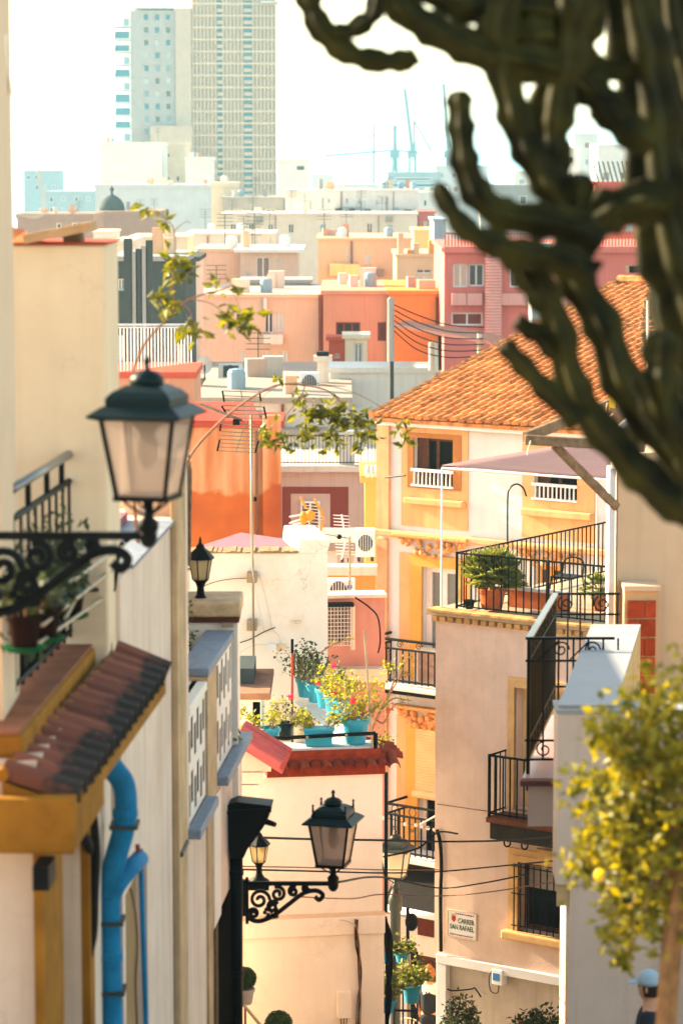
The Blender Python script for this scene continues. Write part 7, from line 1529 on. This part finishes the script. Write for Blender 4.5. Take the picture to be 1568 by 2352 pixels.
# ------------------------------------------------------------------ climbing shoots
def vine(label, stems, clusters, Y, leafL, seed):
    rd = random.Random(seed); t = thing('climbing_shoot', label, 'vine', W(stems[0][0][0], stems[0][0][1], Y)); st = MB()
    for L in stems:
        w = L[-1]; pts = curve_pts(wpts(L[:-1], Y), 6); n = len(pts); st.tube(pts, [w * (1 - 0.6 * i / n) for i in range(n)], 6)
    st.build('stem', 'twig', t); lf = MB()
    for (x, y, sx, sy, n_) in clusters:
        for k in range(int(n_ * 0.5)):
            c = W(x + rd.gauss(0, sx), y + rd.gauss(0, sy), Y + rd.gauss(0, 0.04)); lf.leaf(c, leafL * rd.uniform(0.6, 1.2), 0.48, Vector((rd.gauss(0, 1), rd.gauss(0, 0.8), rd.gauss(-0.35, 0.8))))
    lf.build('foliage', 'leaf_vine', t)
vine('arching leafy shoot rising above the big lantern', [[(318, 1255), (305, 1100), (300, 960), (303, 870), (330, 795), (375, 742), (418, 698), (455, 680), (500, 668), (532, 656), 0.013], [(402, 712), (396, 650), (402, 590), (401, 535), (388, 508), (362, 488), (340, 478), 0.007], [(395, 660), (372, 690), (355, 700), 0.005], [(440, 688), (490, 700), (545, 748), 0.005], [(425, 700), (440, 725), (438, 775), 0.005], [(401, 530), (425, 510), (440, 512), 0.004], [(500, 668), (535, 672), (560, 740), 0.003], [(418, 700), (445, 760), (470, 800), 0.002]],
     [(345, 478, 10, 6, 12), (380, 508, 12, 8, 14), (402, 620, 14, 18, 44), (415, 640, 10, 10, 14), (375, 688, 14, 12, 30), (358, 700, 8, 8, 10), (432, 750, 14, 16, 30), (438, 782, 8, 8, 8), (520, 662, 14, 10, 24), (540, 728, 20, 16, 60), (555, 745, 10, 10, 20), (400, 590, 8, 6, 10)], 19.0, 0.115, 5)
vine('drooping leafy shoot arching over the antenna mast', [[(425, 1400), (420, 1200), (428, 1085), (445, 1035), (510, 965), (580, 912), (640, 884), (700, 885), (745, 895), (780, 915), 0.014], [(640, 884), (720, 880), (820, 905), (905, 955), (935, 980), 0.005], [(700, 886), (690, 915), (660, 950), (640, 985), 0.006], [(760, 903), (800, 940), (830, 975), (845, 1010), 0.006], [(640, 884), (600, 920), (598, 990), 0.003], [(630, 878), (625, 870), 0.003]],
     [(615, 995, 16, 10, 40), (650, 1012, 20, 12, 44), (695, 935, 18, 14, 50), (735, 945, 24, 18, 110), (765, 965, 22, 20, 90), (800, 955, 16, 14, 44), (830, 972, 16, 16, 54), (835, 1005, 12, 16, 36), (730, 1000, 26, 20, 44), (770, 1010, 18, 18, 26), (928, 985, 16, 16, 30), (920, 1010, 10, 16, 12), (632, 872, 8, 4, 6), (690, 1000, 12, 16, 20)], 23.0, 0.105, 6)
# ------------------------------------------------------------------ people
mat('skin', (0.55, 0.27, 0.15), rough=0.55, var=0.08, scale=20, bump=0.02); mat('hair_auburn', (0.34, 0.13, 0.035), rough=0.5, var=0.3, scale=60); mat('hair_dark', (0.025, 0.016, 0.012), rough=0.5); mat('cloth_white', (0.72, 0.68, 0.62), bump=0.1); mat('cloth_black', (0.02, 0.022, 0.028), bump=0.1); mat('cloth_denim', (0.05, 0.08, 0.14), bump=0.1); mat('cap_blue', (0.3, 0.4, 0.46), var=0.08)
def skin_mesh(name, verts, edges, rad, m, parent, root_i=0, sub=2):
    c = Vector(verts[root_i]); me = bpy.data.meshes.new(name); me.from_pydata([Vector(v) - c for v in verts], edges, []); me.update(); me.materials.append(MATS[m])
    o = bpy.data.objects.new(name, me); COL.objects.link(o); place(o, c, parent)
    md = o.modifiers.new('skin', 'SKIN'); md.use_smooth_shade = True
    for i, v in enumerate(me.skin_vertices[0].data): v.radius = rad[i] if isinstance(rad[i], tuple) else (rad[i], rad[i]); v.use_root = (i == root_i)
    sb = o.modifiers.new('smooth', 'SUBSURF'); sb.levels = sub; sb.render_levels = sub; return o
def person(label, feet, yaw, hair, top, legs, arms, bun=False, cap=None, vest=None, sleeves=True):
    """standing adult 1.68 m tall; yaw 0 faces +Y (away from the camera)"""
    t = thing('person', label, 'person', feet); M = Matrix.Rotation(yaw, 3, 'Z'); f = Vector(feet)
    T = lambda x, y, z: f + M @ Vector((x, y, z))
    V = [T(0, 0, 0.92), T(0, 0, 1.08), T(0, 0.0, 1.3), T(0, -0.005, 1.42), T(0, 0.01, 1.5), T(0, 0.03, 1.58)]; Rr = [(0.12, 0.12), (0.1, 0.1), (0.12, 0.12), (0.085, 0.075), (0.05, 0.052), (0.06, 0.07)]
    E = [(0, 1), (1, 2), (2, 3), (3, 4), (4, 5)]
    for sx in (-1, 1):
        b = len(V); V += [T(sx * 0.09, 0, 0.86), T(sx * 0.095, 0.02, 0.48), T(sx * 0.095, -0.01, 0.09), T(sx * 0.1, 0.13, 0.035)]; Rr += [0.085, 0.06, 0.042, 0.035]; E += [(0, b), (b, b + 1), (b + 1, b + 2), (b + 2, b + 3)]
        b = len(V); el, wr = arms[0 if sx < 0 else 1]; V += [T(sx * 0.17, 0, 1.38), T(*el), T(*wr)]; Rr += [0.052, 0.04, 0.028]; E += [(3, b), (b, b + 1), (b + 1, b + 2)]
        w = Vector(wr); e = Vector(el); d = (w - e).normalized(); sd = d.cross(Vector((0, 0, 1)))
        sd = sd.normalized() if sd.length > 0.01 else Vector((1, 0, 0)); b0 = len(V); pm = w + d * 0.06; V.append(T(*pm)); Rr.append((0.035, 0.016)); E.append((b0 - 1, b0))
        for k in range(4):
            a = pm + sd * (0.022 * (k - 1.5)) + d * 0.03; g_ = a + d * (0.035 + 0.01 * (1.5 - abs(k - 1.5))) + Vector((0, 0, -0.01)); q = len(V); V += [T(*a), T(*g_), T(*(g_ + Vector((0, 0, -0.02)) + d * 0.012))]; Rr += [0.009, 0.008, 0.007]; E += [(b0, q), (q, q + 1), (q + 1, q + 2)]
        a = w + sd * 0.04 + d * 0.03; q = len(V); V += [T(*a), T(*(a + sd * 0.012 + d * 0.03))]; Rr += [0.01, 0.008]; E += [(b0 - 1, q), (q, q + 1)]
    body = skin_mesh('body', V, E, Rr, 'skin', t)
    hd = MB(); hc = T(0, 0.03, 1.6)
    prof = [(0.012, -0.115), (0.05, -0.1), (0.066, -0.06), (0.074, 0.0), (0.074, 0.05), (0.058, 0.095), (0.025, 0.115), (0.002, 0.12)]
    n = 18; base = 0
    for r_, z in prof:
        for k in range(n):
            a = 2 * math.pi * k / n; x = r_ * math.cos(a); y = r_ * 1.16 * math.sin(a)
            if math.sin(a) > 0.92 and -0.05 < z < 0.03: y += 0.02 if z < 0.0 else 0.006
            hd.v.append(hc + M @ Vector((x, y, z)))
    for i in range(len(prof) - 1):
        for k in range(n): a = i * n + k; b = i * n + (k + 1) % n; hd.f.append((a, b, b + n, a + n))
    hd.build('head', 'skin', t, smooth=True)
    for sx in (-1, 1): MB().ball(hc + M @ Vector((sx * 0.077, 0.0, -0.005)), 0.026, 8, 6, 1.2, 0.5, 0.8).build('ear', 'skin', t, smooth=True); MB().ball(hc + M @ Vector((sx * 0.03, 0.073, 0.008)), 0.011, 8, 6).build('eye', 'hair_dark', t, smooth=True)
    MB().tube([hc + M @ Vector((-0.022, 0.07, -0.062)), hc + M @ Vector((0, 0.077, -0.063)), hc + M @ Vector((0.022, 0.07, -0.062))], 0.006, 5).build('mouth', 'flag_red', t)
    hb = MB(); rdh = random.Random(3); prf = [(0.07, -0.07), (0.085, -0.03), (0.088, 0.03), (0.078, 0.08), (0.045, 0.118), (0.004, 0.132)]
    for r_, z in prf:
        for k in range(n):
            a = 2 * math.pi * k / n; y = r_ * 1.1 * math.sin(a) - 0.012; front = math.sin(a) > 0.35 and z < 0.05
            hb.v.append(hc + M @ Vector((r_ * (0.8 if front else 1) * math.cos(a), (0.045 if front else y), z + (0.03 if front else 0))) + Vector((rdh.gauss(0, 0.002), rdh.gauss(0, 0.002), 0)))
    for i in range(len(prf) - 1):
        for k in range(n): a = i * n + k; b = i * n + (k + 1) % n; hb.f.append((a, b, b + n, a + n))
    hb.build('hair', hair, t, smooth=True)
    if bun: MB().ball(hc + M @ Vector((0, -0.05, 0.135)), 0.052, 12, 8, 0.85).build('hair_bun', hair, t, smooth=True)
    if cap:
        MB().lathe(hc + Vector((0, 0, 0.03)), [(0.094, 0), (0.096, 0.03), (0.08, 0.08), (0.04, 0.108), (0.002, 0.115)], 18, sy=1.12).build('cap', cap, t, smooth=True)
        MB().add([hc + M @ Vector((x, y, z)) for x, y, z in ((-0.075, 0.06, 0.045), (-0.05, 0.17, 0.03), (0.05, 0.17, 0.03), (0.075, 0.06, 0.045), (-0.075, 0.06, 0.037), (-0.05, 0.17, 0.022), (0.05, 0.17, 0.022), (0.075, 0.06, 0.037))], [(0, 1, 2, 3), (7, 6, 5, 4), (1, 5, 6, 2), (0, 4, 5, 1), (2, 6, 7, 3)]).build('cap_peak', cap, t)
    SV = [T(0, 0, 0.86), T(0, 0, 1.08), T(0, 0, 1.3), T(0, -0.005, 1.41), T(0, 0.0, 1.44)]; SR = [(0.155, 0.155), (0.145, 0.145), (0.16, 0.16), (0.11, 0.1), (0.065, 0.065)]; SEg = [(0, 1), (1, 2), (2, 3), (3, 4)]
    for i, sx in enumerate((-1, 1)): b = len(SV); el = Vector(arms[i][0]); sh = Vector((sx * 0.175, 0, 1.375)); SV += [T(*sh), T(*sh.lerp(el, 0.62))]; SR += [0.066, 0.058]; SEg += [(3, b), (b, b + 1)]
    skin_mesh('shirt', SV, SEg, SR, top, t)
    if vest: skin_mesh('waistcoat', SV[:4], [(0, 1), (1, 2), (2, 3)], [(0.165, 0.165), (0.155, 0.155), (0.17, 0.17), (0.13, 0.12)], vest, t)
    PV = [T(0, 0, 0.95), T(0, 0, 0.88)]; PR = [(0.16, 0.16), (0.16, 0.16)]; PE = [(0, 1)]
    for sx in (-1, 1): b = len(PV); PV += [T(sx * 0.095, 0, 0.78), T(sx * 0.1, 0.02, 0.48), T(sx * 0.1, -0.01, 0.1)]; PR += [0.1, 0.078, 0.06]; PE += [(1, b), (b, b + 1), (b + 1, b + 2)]
    skin_mesh('trousers', PV, PE, PR, legs, t, 0, 1)
    for sx in (-1, 1): MB().ball(T(sx * 0.1, 0.05, 0.045), 0.055, 10, 6, 0.8, 0.85, 2.2).build('shoe', 'cloth_black', t, smooth=True)
    return t
hp_ = W(986, 2268, 47.5); ft = Vector((hp_.x, 47.5, gz(47.5)))
person('woman with auburn bun, white sleeves and black waistcoat beside a pale chair', ft, R(-25), 'hair_auburn', 'cloth_white', 'cloth_black', (((-0.27, 0.0, 1.12), (-0.25, 0.12, 0.9)), ((0.26, 0.05, 1.1), (0.18, 0.2, 0.95))), bun=True, vest='cloth_black')
pch = thing('slatted_chair', 'pale slat backed chair held by the woman', 'chair', Vector((ft.x - 0.25, 47.3, ft.z)))
fc = Fr((ft.x - 0.32, 47.2, 0), R(-12)); z0 = ft.z
for s in (-0.2, 0.2):
    for d in (0.2, -0.2): MB().tube([fc.p(s * 1.1, d * 1.1, z0), fc.p(s, d, z0 + 0.45)], 0.014, 6).build('leg', 'c_cream', pch)
MB().box(fc, -0.22, 0.22, -0.22, 0.22, z0 + 0.45, z0 + 0.48).build('seat', 'c_cream', pch, bevel=0.01)
hoop = [fc.p(-0.21, 0.2, z0 + 0.48), fc.p(-0.23, 0.25, z0 + 0.75), fc.p(-0.17, 0.28, z0 + 0.94), fc.p(0, 0.3, z0 + 1.0), fc.p(0.17, 0.28, z0 + 0.94), fc.p(0.23, 0.25, z0 + 0.75), fc.p(0.21, 0.2, z0 + 0.48)]; MB().tube(curve_pts(hoop), 0.014, 6).build('back_hoop', 'c_cream', pch)
for k in range(6): s = -0.15 + 0.06 * k; MB().tube([fc.p(s, 0.2, z0 + 0.48), fc.p(s * 1.05, 0.28, z0 + 0.96 - 0.5 * abs(s) ** 1.5)], 0.009, 5).build('slat', 'c_cream', pch)
hp2 = W(1497, 2270, 20.0); ft2 = Vector((hp2.x, 20.0, gz(20.0)))
person('blurred person in pale blue cap and black top at bottom right', ft2, R(70), 'hair_dark', 'cloth_black', 'cloth_denim', (((-0.24, 0.05, 1.1), (-0.2, 0.2, 0.95)), ((0.24, 0.02, 1.1), (0.22, 0.12, 0.88))), cap='cap_blue').scale = (0.885, 0.885, 0.885)
